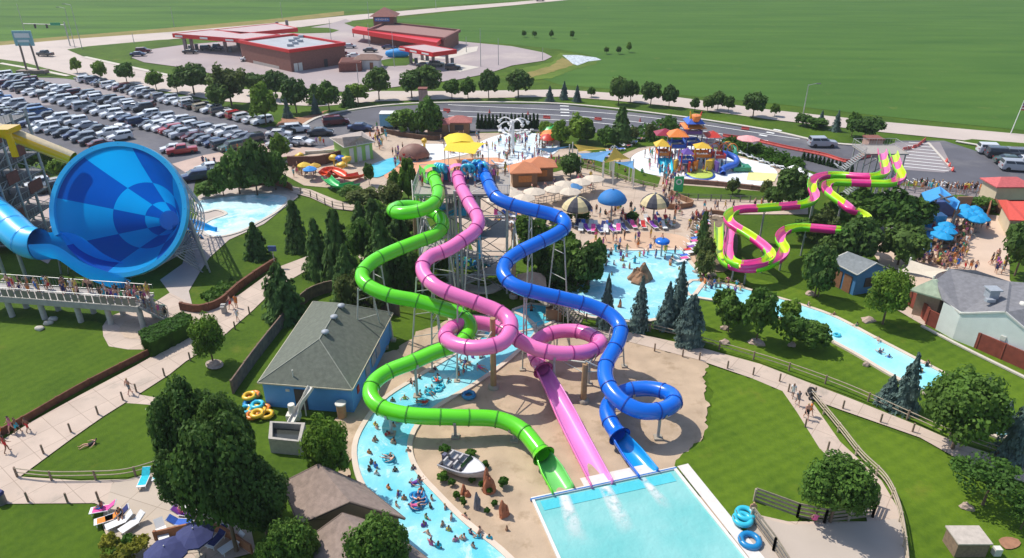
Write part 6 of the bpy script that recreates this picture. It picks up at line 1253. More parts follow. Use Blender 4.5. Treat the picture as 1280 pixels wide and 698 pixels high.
# lounger
PLAST = mat('white_plastic', (.76, .77, .78), .45, var=.03)
def lounger_proto():
    r = proto_root('sun_lounger'); b = MB(); b.box((0, -.35, .34), (.62, 1.3, .05)); b.build('seat', PLAST, r); b = MB(); b.box((0, .58, .55), (.62, .75, .05), rot=Matrix.Rotation(R(38), 3, 'X')); b.build('backrest', PLAST, r)
    for x in (-.27, .27):
        for y in (-.85, .25): b = MB(); b.bar((x, y, 0), (x, y, .33), .035, n=5); b.build('leg', PLAST, r)
    for x in (-.33, .33): b = MB(); b.bar((x, -1, .35), (x, .3, .35), .03, n=4); b.build('side_rail', PLAST, r)
    return proto(r)
LP = lounger_proto(); TOW = {k: mat(k+'_towel', v, .9, var=.15, scale=5) for k, v in dict(pink=(.80, .10, .35), blue=(.05, .15, .6), red=(.6, .04, .04), teal=(.02, .42, .45), purple=(.22, .05, .38), orange=(.8, .25, .04), white=(.75, .75, .75), navy=(.03, .04, .16), green=(.1, .45, .2), cyan=(.02, .5, .62)).items()}
nl = [0]
def lounger(x, y, ang, desc='white sun lounger', zone='', towel=None, grp='sun loungers', mt=None):
    p = G(x, y, .14); o = dup(LP, p, ang, 1.0, desc, 'sun lounger', grp, zone); o.name = 'sun_lounger'; nl[0] += 1
    if mt:
        for c in o.children:
            if c.name.split('.')[0] in ('seat', 'backrest'): c.material_slots[0].link = 'OBJECT'; c.material_slots[0].material = mt
    if towel:
        b = MB(); M = Matrix.Rotation(ang, 3, 'Z'); pts = [(-.3, -.8, .375), (.3, -.8, .375), (.3, .25, .375), (.3, .8, .80), (-.3, .8, .80), (-.3, .25, .375)]
        v = [p+M @ Vector(q) for q in pts]; b.add(v+[q-Vector((0, 0, .012)) for q in v], [(0, 1, 2, 5), (5, 2, 3, 4), (6, 7, 1, 0), (8, 9, 3, 2), (7, 8, 2, 1), (10, 11, 5, 4), (11, 6, 0, 5)]); loose(b, 'towel', TOW[towel], p+Vector((0, 0, .4)), towel+' lounger towel', 'towel', 'towels on loungers', zone)
PT = 'on the bottom left patio'
for x, y, a, t in ((138, 652, -1.1, 'orange'), (148, 648, -1.0, 'navy'), (152, 656, -.9, None), (168, 658, -.6, 'white'), (132, 640, -1.3, 'pink'), (182, 602, .15, 'cyan'), (200, 594, .2, 'teal'), (217, 598, -.5, None), (226, 637, .6, 'white'), (231, 645, 1.4, 'purple'), (226, 657, 1.5, 'blue'), (203, 667, .6, None), (274, 676, -.35, 'navy'), (292, 684, -.7, None)):
    lounger(x, y, a, 'white sun lounger', PT, t)
for i in range(13): lounger(916+i*7.0, 189+i*2.6+(i % 2)*1.5, .9+.05*i, 'white sun lounger', 'in the arc at the edge of the play pad')
for i in range(14): lounger(783+i*4.2, 276+(i % 3)*4+i*.1, .1*(i % 5), 'white sun lounger', 'under the right striped parasol', ['red', 'purple', 'pink', 'blue', None, 'red', 'white'][i % 7])
for i in range(16): lounger(722+i*3.9, 285+(i % 2)*5-abs(i-8)*.3, .2*(i % 4)-.3, 'sun lounger', 'in the row between the striped parasols', ['navy', None, 'blue', 'purple', None, 'pink', None, 'navy'][i % 8])
for i in range(15): lounger(879-i*2.2+(i % 2)*2.5, 279+i*3.6, 1.9, 'sun lounger', 'in the diagonal row right of the wave pool', ['blue', 'pink', None, 'purple', 'red', None][i % 6])
for i in range(9): lounger(620+(i % 5)*7, 270+(i//5)*11+(i % 2)*3, .5*i, 'white sun lounger', 'on the deck behind the blue slide', ['pink', None, 'blue', None, 'orange'][i % 5])
for i in range(10): lounger(605+i*5.0, 206+(i % 3)*4, .4*i, 'white sun lounger', 'on the deck below the spray pad')
for i in range(12): lounger(752+i*4.6, 196-i*2.0+(i % 2)*2, .3*i, 'sun lounger', 'along the left edge of the play pad', [None, 'blue', None, 'red'][i % 4])
for i in range(8): lounger(560+i*4.8, 186+(i % 2)*4, .3*i, 'white sun lounger', 'under the yellow sails', [None, 'red'][i % 2])
for i in range(9): lounger(625+i*5, 165+(i % 2)*2.5, .4*i, 'white sun lounger', 'behind the dump bucket tree')
drop(LP)
# inflatable tubes
def tube_proto():
    r = proto_root('swim_tube'); b = MB(); n, m = 20, 9; vs = []
    for i in range(n):
        a = 6.2832*i/n
        for j in range(m): c = 6.2832*j/m; rr = .42+.16*math.cos(c); vs.append((rr*math.cos(a), rr*math.sin(a), .16+.16*math.sin(c)))
    b.add(vs, [(i*m+j, ((i+1) % n)*m+j, ((i+1) % n)*m+(j+1) % m, i*m+(j+1) % m) for i in range(n) for j in range(m)], 0, True); b.build('ring', BLUE, r)
    for s in (-1, 1): b = MB(); b.bar((s*.5, -.12, .33), (s*.5, .12, .33), .025, n=5); b.build('handle', DSTEEL, r)
    return proto(r)
TP = tube_proto(); TM = {k: mat(k+'_vinyl', v, .3, var=.05, coat=.3) for k, v in dict(blue=(.01, .22, .50), cyan=(.04, .50, .66), yellow=(.80, .50, .03), orange=(.75, .22, .02), pink=(.75, .08, .3), teal=(.02, .36, .44)).items()}
def swimtube(x, y, z_, col, zone, rx=0, sc=1.0, rz=0):
    o = dup(TP, G(x, y, z_), rz, sc, col+' inflatable tube', 'swim tube', 'inflatable tubes', zone, mats={'ring': TM[col]}); o.rotation_euler = (rx, 0, rz); o.name = 'swim_tube'; return o
PH = 'piled left of the pump house'
for x, y, z_, c in ((317, 496, .1, 'orange'), (313, 506, .1, 'blue'), (318, 514, .1, 'yellow'), (322, 508, .3, 'cyan'), (325, 516, .1, 'yellow'), (312, 497, .4, 'yellow'), (330, 513, .1, 'orange'), (308, 514, .1, 'cyan'), (322, 519, .35, 'yellow'), (334, 520, .1, 'yellow'), (316, 521, .1, 'orange')): swimtube(x, y, z_, c, PH, sc=1.15)
swimtube(928, 652, .3, 'cyan', 'leaning on the plank fence by the patio', 0, 1.35); swimtube(931, 645, .35, 'cyan', 'leaning on the plank fence by the patio', 0, 1.35); swimtube(937, 679, .05, 'blue', 'lying on the grass at the bottom', 0, 1.5)
swimtube(586, 496, .1, 'blue', 'lying on the sand beside the river', 0, 1.2)
for i in range(8): swimtube(547+i*1.0, 210+i*.2, 13.8+.5*(i % 2), 'cyan', 'carried on the slide tower deck', 1.2, 1.1, .2*i)
for i in range(9): swimtube(582+(i % 5)*5.6, 212-(i % 3)*2.6, 14.2, 'blue' if i % 2 else 'cyan', 'carried above heads on the slide tower deck', 1.25, 1.15, .5*i)
for i in range(12): swimtube(575+(i % 6)*9, 330-(i//6)*5+(i % 3), 1.0, 'teal' if i % 2 else 'blue', 'stacked under the slide tower', 1.3, 1.1, .7*i)
for i in range(5): swimtube(613+i*3.5, 224+i*7, 12.2-i*1.7, 'cyan', 'on the tower stair queue', 1.2, 1.1, .3*i)
for x, y in ((551, 484), (548, 488), (529, 627), (524, 632), (518, 621), (522, 634), (1046, 420)): swimtube(x, y, .15, 'cyan' if x > 530 else 'blue', 'floating in a pool', 0, .72)
RT = 'bobbing in the curved river'
# sails
def sail(px, desc, mt, zs, posts=True, zone=''):
    q = [G(a, c, z_) for (a, c), z_ in zip(px, zs)]; c = sum(q, Vector())/len(q); t = thing('shade_sail', desc, 'shade sail', (c.x, c.y, 0), zone=zone); b = MB(); n = len(q); N_ = 8; vs, fs = [], []
    # edges drawn in towards the middle as tensioned cloth is
    ed = []
    for i in range(n):
        a_, b__ = q[i], q[(i+1) % n]
        for k in range(N_): u = k/N_; p = a_.lerp(b__, u); ed.append(p.lerp(c, .16*math.sin(math.pi*u)))
    cc = Vector((c.x, c.y, c.z-.25)); rings = [[p.lerp(cc, f) for p in ed] for f in (0, .35, .7)]; m = len(ed)
    for r in rings: vs += r
    vs.append(cc)
    for k in range(2): fs += [(k*m+i, k*m+(i+1) % m, (k+1)*m+(i+1) % m, (k+1)*m+i) for i in range(m)]
    fs += [(2*m+i, 2*m+(i+1) % m, 3*m) for i in range(m)]; b.add(vs, fs, 0, True); b.build('cloth', [mt], t)
    if posts:
        for p in q: b = MB(); b.bar((p.x, p.y, 0), (p.x, p.y, p.z+.3), .1, n=7); b.build('post', TRIM, t)
SB, SY, SW = mat('blue_sailcloth', (.13, .34, .62), .8, var=.05, trans=.2), mat('yellow_sailcloth', (.82, .56, .10), .8, var=.04, trans=.2), mat('cream_sailcloth', (.76, .66, .52), .8, var=.04, trans=.2)
sail([(668, 186), (712, 183), (688, 192)], 'long low blue sail left of the dark round tree', SB, (4.5, 5, 3.6)); sail([(716, 180), (764, 186), (722, 190)], 'yellow sail in the middle of the sail row', SY, (5, 4.6, 3.8)); sail([(722, 192), (766, 188), (754, 203), (726, 198)], 'blue sail right of the dark round tree', SB, (4, 4.6, 3.6, 3.6))
sail([(768, 184), (788, 199), (755, 204)], 'yellow pointed sail at the end of the row', SY, (6, 4, 4)); sail([(768, 203), (792, 201), (793, 212)], 'small blue sail beside the play pad', SB, (4, 4, 3.4))
YC = mat('yellow_awning', (.88, .66, .04), .7, var=.05, trans=.15)
def barrel(px, py, w, d_, z_, ang, desc):
    c = G(px, py, z_); t = thing('canopy', desc, 'canopy', (c.x, c.y, 0)); b = MB(); M = Matrix.Rotation(ang, 3, 'Z'); prof = [(-w/2, -.5), (-w*.3, .05), (0, .25), (w*.3, .05), (w/2, -.5)]
    path = [c+M @ Vector((0, -d_/2+d_*k/6, 0)) for k in range(7)]; b.sweep(path, prof); b.build('cloth', [YC], t)
    for sx in (-1, 1):
        for sy in (-1, 1): q = c+M @ Vector((sx*w*.48, sy*d_*.48, 0)); b = MB(); b.bar((q.x, q.y, 0), (q.x, q.y, z_-.45), .07, n=6); b.build('post', TRIM, t)
barrel(574, 173, 5.0, 5.6, 4.4, .2, 'upper bright yellow awning'); barrel(583, 181, 6.2, 6.0, 4.2, 1.2, 'lower bright yellow awning nearest the slide tower')
sail([(1138, 325), (1185, 338), (1167, 348), (1124, 339)], 'cream shade sail beside the grey roofed building', SW, (4.4, 4.2, 4.4, 4.0))

# right plaza: blue canopy, red kiosk
he = 4.2; BLC = mat('sky_blue_canopy', (.05, .32, .72), .6, var=.05); t = thing('stage_canopy', 'sky blue pitched canopy with dark cross beams', 'canopy', G(1178, 282)); q = [G(1152, 241, 4.6), G(1175, 233, 5.2), G(1200, 252, 4.8), G(1196, 262, 4.2), G(1176, 246, 5.6), G(1158, 254, 4.2)]
b = MB(); slab_roof(b, [q[0], q[1], q[4], q[5]]); slab_roof(b, [q[1], q[2], q[3], q[4]]); b.build('roof', BLC, t); b = MB(); b.bar(G(1174, 243, 6), G(1187, 253, 5.6), .14, n=4); b.bar(G(1176, 249, 5.9), G(1191, 245, 5.6), .14, n=4); b.build('cross_beam', DSTEEL, t)
for p in (q[0], q[5], q[3], q[2], q[1]): b = MB(); b.bar((p.x, p.y, 0), (p.x, p.y, p.z-.15), .13, n=6); b.build('post', DSTEEL, t)
b = MB(); p = G(1178, 272); b.box(p+Vector((0, 1.2, 1.2)), (4.2, 2.2, 2.4)); b.build('booth', mat('navy_booth', (.05, .09, .25), .7), t)
b = MB(); b.box(p+Vector((2.6, .2, 1.6)), (2.2, .3, 3.2)); b.build('timber_wall', TW, t)
bp = thing('slide_run_out', 'blue slide run-out basin beside the cyan parasols', 'pool', G(1155, 300)); e_ = [G(1140, 279, .5), G(1165, 273, .5), G(1168, 290, .5), G(1163, 314, .5), G(1150, 320, .5), G(1145, 300, .5)]; b = MB(); b.prism([(p.x, p.y) for p in e_], 0, .45); b.build('basin', mat('basin_blue', (.06, .34, .75), .3), bp); b = MB(); b.prism([(G(x, y, .5).x, G(x, y, .5).y) for x, y in ((1147, 302), (1165, 300), (1162, 313), (1151, 319))], .45, .5); b.build('pad', mat('pale_basin', (.36, .55, .68), .4), bp)
b = MB(); b.box(G(1168, 276, 1.1), (2.4, 1.6, 2.0)); b.build('blue_block', CRIM, bp); b = MB(); b.bar(G(1141, 282, .7), G(1166, 288, .7), .18, n=8); b.build('rail', TRIM, bp)
RDR = mat('red_roof', (.72, .10, .07), .7, var=.07); CW = siding('cream_wall', (.62, .52, .36))
c = G(1251, 254); house('kiosk', 'cream kiosk with small pink red roof', [c+Vector((a*3.0, d_*2.2, 0)) for a, d_ in ((-1, -1), (1, -1), (1, 1), (-1, 1))], 3.4, [c+Vector((-1.2, 0, 0)), c+Vector((1.2, 0, 0))], 4.3, CW, mat('pink_red_roof', (.55, .12, .12), .8), True, .4)
house('kiosk', 'cream kiosk with broad bright red roof at right edge', [G(1262, 275, 2.8), G(1281, 276, 2.8), G(1300, 252, 2.8), G(1248, 250, 2.8)], 2.8, [G(1258, 250, 4.0), G(1300, 250, 4.0)], 4.0, CW, RDR, True, .8)
board_fence('brown board wall behind the plaza tables', [(1232, 275), (1238, 262), (1250, 268)], 1.8, mat('rust_fence', (.33, .14, .07), .85))
rope_fence('long grey queue railing behind the plaza', [(1118, 240), (1160, 243), (1220, 247), (1300, 253)], 1.1, 1.5, mt=STEEL, rm=STEEL, rails=(.3, .6, .9, 1.1), rr=.03)

# drive barriers
RB_ = mat('red_barrier', (.62, .09, .07), .6, var=.08)
def bar_proto(): r = proto_root('water_barrier'); b = MB(); b.sweep([Vector((-.9, 0, 0)), Vector((.9, 0, 0))], [(-.3, 0), (-.28, .2), (-.1, .5), (-.08, .95), (.08, .95), (.1, .5), (.28, .2), (.3, 0)], closed=True, caps=True, smooth=False); b.build('shell', RB_, r); return proto(r)
BP = bar_proto()
def barriers(px, zone, n):
    pts = spline([G(a, c, .15) for a, c in px], .3) if len(px) > 2 else [G(*px[0], .15).lerp(G(*px[1], .15), i/30) for i in range(31)]; L = arclen(pts)
    for k in range(n):
        i = min(range(len(L)), key=lambda j: abs(L[j]-L[-1]*k/max(1, n-1))); i = max(1, min(i, len(pts)-2)); d = pts[i+1]-pts[i-1]; o = dup(BP, pts[i], math.atan2(d.y, d.x)+random.gauss(0, .05), .62, 'red plastic traffic barrier', 'barrier', 'red traffic barriers', zone); o.name = 'traffic_barrier'
barriers([(905, 171), (940, 176), (985, 186), (1030, 195), (1058, 203), (1075, 199), (1088, 196)], 'along the lower edge of the drive', 40)
barriers([(1130, 188), (1145, 184), (1156, 176)], 'at the top of the hatched paving', 7); barriers([(1183, 202), (1191, 214)], 'at the lower corner of the hatched paving', 3)
for x, y in ((557, 139), (682, 148), (746, 150), (828, 159), (930, 162)): barriers([(x, y), (x+3, y+.3)], 'dotted on the drive lanes', 2)
drop(BP)
def cone_(x, y): 
    p = G(x, y, .1); b = MB(); b.box(p+Vector((0, 0, .03)), (.5, .5, .06)); b.lathe(p, [(.2, .05), (.04, .8)], 8); loose(b, 'traffic_cone', RB_, p, 'red traffic cone', 'traffic cone', 'traffic cones', 'on the drive above the play pad')
for x, y in ((560, 141), (612, 141), (660, 143), (800, 152), (772, 150), (850, 158)): cone_(x, y)
# ---------------------------------------------------------------- walkway with queue
GC = mat('grey_concrete', (.40, .38, .36), .85, var=.12, scale=1.5)
N0, N1 = G(-40, 368, 2.8), G(172, 384, 2.8); dn = (N1-N0).normalized(); nb = Vector((-dn.y, dn.x, 0)); wd = 3.0
wk = thing('queue_walkway', 'raised grey walkway on round columns full of queueing people', 'walkway', (N0.x, N0.y, 0)); b = MB(); q = [N0, N1, N1+nb*wd, N0+nb*wd]; b.prism([(p.x, p.y) for p in q], 2.5, 2.8); b.build('deck', GC, wk)
b = MB(); b.box((N0+N1)/2+Vector((0, 0, -.45))-nb*-.1, ((N1-N0).length, .25, .5), math.atan2(dn.y, dn.x)); b.build('edge_beam', GC, wk)
for o_ in (0, wd): railing(wk, [N0+nb*o_, N1+nb*o_], 0, 1.15, n=.35)
b = MB(); 
for k in range(24): t = (k+.5)/24; p = N0.lerp(N1, t); b.box(p-nb*.03+Vector((0, 0, .55)), ((N1-N0).length/24-.15, .02, .85), math.atan2(dn.y, dn.x))
b.build('mesh_panel', mat('mesh_infill', (.25, .22, .19), .7), wk)
for x in (3, 45, 91, 129, 170):
    p = G(x, 0, 2.8); t = (x-(-40))/(172+40); 
    for o_ in (.45, wd-.45):
        p = N0.lerp(N1, min(.985, t))+nb*o_; b = MB(); b.bar((p.x, p.y, 0), (p.x, p.y, 2.5), .3, n=14); b.build('column', mat('pale_column', (.46, .44, .42), .8), wk)
st_ = thing('queue_stair', 'steel stair with double handrails going down to the path', 'stairs', G(215, 400)); top = N1+nb*.2; bot = G(213, 404, 0); k = 16; dd = bot-top; hd = Vector((dd.x, dd.y, 0)); an = math.atan2(hd.y, hd.x); sd = Vector((-hd.y, hd.x, 0)).normalized()
for i in range(k): b = MB(); b.box(top+sd*1.2+Vector((dd.x, dd.y, 0))*((i+.5)/k)+Vector((0, 0, dd.z*(i+1)/k)), (hd.length/k+.04, 2.3, .06), an); b.build('step', GC, st_)
for o_ in (.0, 1.2, 2.4):
    b = MB()
    for hz in ((.95, .5) if o_ != 1.2 else (.95,)): b.bar(top+sd*o_+Vector((0, 0, hz)), bot+sd*o_+Vector((0, 0, hz)), .04, n=6)
    for i in range(8): p = top.lerp(bot, i/7)+sd*o_; b.bar(p, p+Vector((0, 0, .95)), .03, n=5)
    b.build('handrail', STEEL, st_)
for o_ in (.02, 2.38): b = MB(); b.bar(top+sd*o_-Vector((0, 0, .15)), bot+sd*o_, .14, n=4); b.build('stringer', GC, st_)
p = G(205, 402); t = thing('rule_sign', 'pale green sign board under the queue stair', 'sign', p); b = MB(); b.box(p+Vector((0, 0, 1.5)), (1.1, .06, 1.3)); b.build('panel', mat('sage_sign', (.35, .50, .38), .6), t); b = MB(); b.bar(p, p+Vector((0, 0, 1.6)), .05, n=6); b.build('post', STEEL, t)
b = MB()
for k_ in range(4): b.box(p+Vector((0, -.05, 1.95-k_*.25)), (.8-.1*(k_ % 2), .03, .09))
b.build('sign_lettering', WHITE, t)
p = G(847, 243); t = thing('green_sign', 'bright green sign with white number beside the planter lawn', 'sign', p); b = MB(); b.box(p+Vector((0, 0, 1.7)), (1.5, .08, 2.6)); b.build('panel', mat('bright_green_sign', (.03, .50, .18), .5), t); b = MB(); b.lathe((0, 0, 0), [(.3, 0), (.5, 0)], 14, M=Matrix.Identity(3)); M_ = Matrix.Rotation(R(90), 3, 'X'); b.v = [tuple(p+Vector((0, -.06, 2.1))+M_ @ Vector(v)) for v in b.v]; b.build('sign_lettering', WHITE, t)
# wooden stair and hut by the exit pool
t = thing('wooden_stair', 'grey wooden stair with railings beside the exit pool', 'stairs', G(715, 404)); a0, a1 = G(692, 383, 1.9), G(724, 408, .0); hd = a1-a0; an = math.atan2(hd.y, hd.x); hv = Vector((hd.x, hd.y, 0)); sd = Vector((-hd.y, hd.x, 0)).normalized()
for i in range(10): b = MB(); b.box(a0+sd*.9+hv*((i+.5)/10)+Vector((0, 0, hd.z*(i+1)/10)), (hv.length/10*.8, 2.0, .08), an); b.build('step', WOODG, t)
for o_ in (-.1, 1.9):
    b = MB()
    for hz in (.3, .65, 1.0): b.bar(a0+sd*o_+Vector((0, 0, hz)), a1+sd*o_+Vector((0, 0, hz)), .035, n=5)
    for i in range(6): p = a0.lerp(a1, i/5)+sd*o_; b.bar((p.x, p.y, 0), p+Vector((0, 0, 1.0)), .05, n=5)
    b.build('railing', RAIL, t)
l0 = G(668, 366, 1.9); b = MB(); b.box((l0+a0)/2+Vector((0, 1.0, 0)), ((a0-l0).length+1, 2.4, .14), math.atan2((a0-l0).y, (a0-l0).x)); b.build('landing', WOODG, t); b = MB(); b.box(G(692, 392, .75), (1.7, 1.2, 1.5)); b.build('brown_base', TW, t)
c = G(664, 369); house('stair_hut', 'small brown hut with pale peaked roof under the blue slide', [c+Vector((a*1.7, d_*1.5, 0)) for a, d_ in ((-1, -1), (1, -1), (1, 1), (-1, 1))], 2.0, [c+Vector((-.1, 0, 0)), c+Vector((.1, 0, 0))], 3.1, mat('hut_wall', (.36, .20, .12), .8), mat('hut_roof', (.50, .32, .23), .8), True, .3)
strip('garden_kerb', [(563, 344), (572, 354), (590, 362), (610, 364), (624, 358)], 1.5, .13, mat('cream_kerb', (.58, .50, .40), .8), .4, .25)
strip('garden_kerb', [(452, 318), (475, 345), (500, 352), (520, 346)], 1.2, .13, CONC, .6)
rope_fence('low railing round the tower garden', [(566, 342), (576, 351), (592, 358), (612, 359), (626, 353)], 1.0, 1.0, rails=(.5, 1.0), rr=.03, pr=.04)

# ---------------------------------------------------------------- play structure
PL = {k: mat('play_'+k, v, .4, var=.08) for k, v in dict(red=(.60, .05, .03), orange=(.82, .24, .05), yellow=(.80, .50, .05), blue=(.04, .13, .55), purple=(.14, .08, .35), green=(.03, .26, .14), lime=(.50, .62, .12), cyan=(.02, .52, .72), white=(.8, .8, .8), grey=(.36, .38, .44), maroon=(.32, .03, .06)).items()}
ps_ = thing('play_structure', 'huge multicoloured water play structure with roofs and slides', 'play structure', G(872, 208)); C0 = G(868, 210)
def pz(x, y, z_=0): return C0+Vector((x, y, z_))
def hiproof(c, w, d_, h, m_, name='roof'): b = MB(); vs = [c+Vector((a*w/2, e*d_/2, 0)) for a, e in ((-1, -1), (1, -1), (1, 1), (-1, 1))]+[c+Vector((0, 0, h))]; b.add(vs, [(0, 1, 4), (1, 2, 4), (2, 3, 4), (3, 0, 4), (3, 2, 1, 0)]); return b.build(name, m_, ps_)
for (x, y, w, d_, h, c_) in ((0, 6, 4, 4, 7.0, 'grey'), (-5, 3, 4, 4, 4.5, 'grey'), (4.5, 4, 3.5, 4, 4.5, 'purple'), (-9, 1, 3, 3, 3, 'grey'), (1, 0, 4.5, 3.5, 3.0, 'grey'), (5.5, -1, 3, 3, 3.0, 'blue'), (-3.5, -2.5, 3.5, 3, 2.4, 'grey'), (0, 6, 4, 4, 4.2, 'purple')):
    b = MB(); b.box(pz(x, y, h), (w, d_, .16)); b.build('deck', PL['grey'], ps_)
    for a in (-1, 1):
        for e in (-1, 1): b = MB(); b.bar(pz(x+a*w/2, y+e*d_/2, 0), pz(x+a*w/2, y+e*d_/2, h+2.6), .13, n=8); b.build('post', PL[random.choice(['blue', 'red', 'purple', 'grey', 'yellow'])], ps_)
    b = MB()
    for e in (-1, 1): b.box(pz(x, y+e*d_/2, h+.55), (w-.3, .07, .8)); b.box(pz(x+e*w/2, y, h+.55), (.07, d_-.3, .8))
    b.build('panel', PL[random.choice(['orange', 'yellow', 'blue', 'red', 'purple', 'white'])], ps_)
hiproof(pz(0, 6, 9.8), 5, 5, 1.8, PL['blue']); hiproof(pz(0, 6.2, 8.6), 6.2, 5.6, 1.1, PL['orange']); hiproof(pz(-5, 3.4, 7.3), 5.5, 4.6, 1.5, PL['orange']); hiproof(pz(-7.8, 5.5, 6.9), 5.5, 4, 1.3, PL['maroon']); hiproof(pz(4.8, 4, 6.9), 4.2, 4.4, 1.2, PL['red']); hiproof(pz(-9.4, 1.2, 5.4), 4, 3.4, 1.5, PL['yellow']); hiproof(pz(1, -.2, 5.4), 4.4, 3.4, 1.1, PL['yellow']); hiproof(pz(-3.5, -2.6, 4.7), 3, 3, 1.2, PL['purple'])
for a in (-1, 1): b = MB(); b.bar(pz(a*1.1, 5.4, 10.6), pz(a*1.6, 5.2, 12.6), .45, .1, 8); b.build('bucket_horn', PL['yellow' if a < 0 else 'red'], ps_)
b = MB(); b.lathe(pz(0, 4.6, 10.3), [(.9, 0), (1.3, 1.4), (1.2, 1.5), (.2, 1.5)], 14); b.build('tipping_bucket', PL['orange'], ps_)
def pslide(pts, w, m_, closed=False):
    P3 = spline([pz(*q) for q in pts], .4); b = MB(); b.sweep(P3, circ(w, 12) if closed else [(w*math.cos(math.pi*(1+j/8)), w*.8*math.sin(math.pi*(1+j/8))) for j in range(9)], closed=closed); b.build('slide', m_, ps_)
pslide([(6.5, 0, 3.6), (8.5, .5, 3.2), (10.2, -1, 2.6), (9.5, -3, 2.0), (7.2, -3.6, 1.5), (5.6, -4.6, 1.1), (5.4, -6, .6)], .75, PL['blue'], True)
pslide([(6.8, 3.4, 4.8), (9.5, 4.6, 4.2), (11.3, 3, 3.4), (10.6, 1, 2.6), (11, -1.2, 1.6), (11.6, -3, .9)], .7, PL['green'], True)
b = MB(); b.box(pz(11.2, -2.6, .9), (4.6, 2.6, 1.0)); b.build('splash_box', PL['green'], ps_)
pslide([(-9.6, -.4, 3.2), (-9.8, -2.5, 2.0), (-10, -4.6, .7), (-10, -6, .4)], 1.0, PL['cyan']); pslide([(-8, -.4, 3.2), (-8.1, -2.5, 2.0), (-8.2, -4.6, .7), (-8.2, -6, .4)], 1.0, PL['cyan'])
for s in range(3): pslide([(-5+s*1.3, 1, 4.4), (-5+s*1.3, -1.4, 2.7), (-5+s*1.3, -3.6, 1.4), (-5+s*1.3, -5.4, .5)], .6, PL['white'])
for k in range(7): # coloured arches at the right
    b = MB(); r = 1.5; c_ = pz(5+.8*k, 1.6+.8*(k % 3), 3.6); P3 = [c_+Vector((r*math.cos(math.pi*j/10), 0, r*math.sin(math.pi*j/10)*1.3)) for j in range(11)]; b.sweep(P3, circ(.14, 6), closed=True); b.build('spray_arch', PL[['orange', 'red', 'yellow'][k % 3]], ps_)
b = MB(); b.lathe(pz(-.4, -5.2, 0), [(3.4, 0), (3.4, .5), (3.1, .55), (0, .6)], 24); b.build('lime_island', PL['lime'], ps_); b = MB(); b.lathe(pz(-.4, -5.2, 0), [(3.9, 0), (3.9, .35), (3.4, .35)], 24); b.build('blue_ring', PL['blue'], ps_)
for k, (x, y, c_) in enumerate(((2.2, -3.6, 'yellow'), (3.2, -2.6, 'yellow'), (-1.5, -4, 'orange'), (-6.4, -3.2, 'yellow'), (-7, 2, 'orange'), (-3.2, -4.4, 'red'), (4, -4.4, 'purple'))): b = MB(); b.box(pz(x, y, 1.9), (1.7, .5, 2.4), .3*k); b.build('play_panel', PL[c_], ps_)
for k in range(24):
    x, y = random.uniform(-9, 6), random.uniform(-3, 6); b = MB(); b.bar(pz(x, y, 0), pz(x, y, random.uniform(3, 6)), .08, n=6); b.build('spray_pipe', PL[random.choice(['blue', 'grey', 'red', 'yellow'])], ps_)
ps_.scale = (.66, .8, .72)
# white water arcs are foam on the pad
t = thing('dump_tree', 'white spray tree with drooping arms over the splash pad', 'water feature', G(641, 190)); c = G(641, 190); hh = ZT(641, 190, 150); b = MB(); b.bar(c, c+Vector((0, 0, hh)), .35, .25, 10); b.build('trunk', PL['white'], t)
for k in range(7): a = .9*k; b = MB(); p1 = c+Vector((0, 0, hh-.3-.5*(k % 3))); P3 = [p1+Vector((math.cos(a)*u*2.8, math.sin(a)*u*2.8, .9*math.sin(u*2.6)-.5*u)) for u in [i/6 for i in range(7)]]; b.sweep(P3, circ(.12, 6), closed=True); b.lathe(P3[-1]-Vector((0, 0, .5)), [(.15, 0), (.45, .5), (.3, .6)], 8); b.build('arm', PL['white'], t)
t = thing('dome_shelter', 'brown shell shaped dome on the toddler pad', 'shelter', G(518, 200)); c = G(518, 199); b = MB(); b.lathe(c+Vector((0, 0, .9)), [(2.9, -.2), (2.8, .3), (2.2, 1.2), (1.1, 1.8), (.05, 2.0)], 14, sy=.8); b.build('shell', mat('brown_shell', (.24, .12, .09), .6, var=.2, scale=1), t)
for a in range(5): q = c+Vector((2.5*math.cos(a*1.256), 2*math.sin(a*1.256), 0)); b = MB(); b.bar(q, q+Vector((0, 0, 1.0)), .25, n=7); b.build('leg', mat('brown_shell', (.24, .12, .09)), t)
t = thing('yellow_figure', 'small yellow spray post beside the brown dome', 'water feature', G(531, 192)); c = G(531, 192); b = MB(); b.bar(c, c+Vector((0, 0, 2.2)), .3, .2, 8); b.blob(c+Vector((0, 0, 2.4)), (.6, .6, .5), amp=.2); b.build('post', PL['yellow'], t)
# kiddie slides
def kslide(desc, pts, w, m_, legs=2):
    W3 = spline([G(*q) for q in pts], .4); t = thing('kiddie_slide', desc, 'water slide', (W3[0].x, W3[0].y, 0)); b = MB(); o = [(w*math.cos(math.pi*(1+j/10)), w*.8*math.sin(math.pi*(1+j/10))) for j in range(11)]; b.sweep(W3, o+[(x*.88, y*.85) for x, y in o[::-1]], closed=True, caps=True); b.build('flume', m_, t)
    for k in range(legs): p = W3[int(len(W3)*(.2+.4*k))]; b = MB(); b.bar((p.x, p.y, 0), (p.x, p.y, p.z-w*.6), .1, n=6); b.build('leg', STEEL, t)
kslide('green kiddie slide bending at the front', [(408, 220, 1.8), (414, 226, 1.5), (424, 231, 1.2), (436, 230, .8), (446, 228, .6)], .9, mat('kelly_green', (.02, .42, .10), .35))
kslide('red orange kiddie slide behind the green one', [(404, 215, 2.2), (412, 210, 2.1), (422, 213, 1.9), (432, 219, 1.5), (444, 218, 1.2), (452, 216, 1.0)], .9, mat('orange_red', (.75, .07, .01), .35)); kslide('short orange kiddie slide at the back', [(405, 211, 2.2), (411, 216, 1.5), (420, 217, 1.0)], 1.0, mat('orange_red', (.75, .07, .01)))
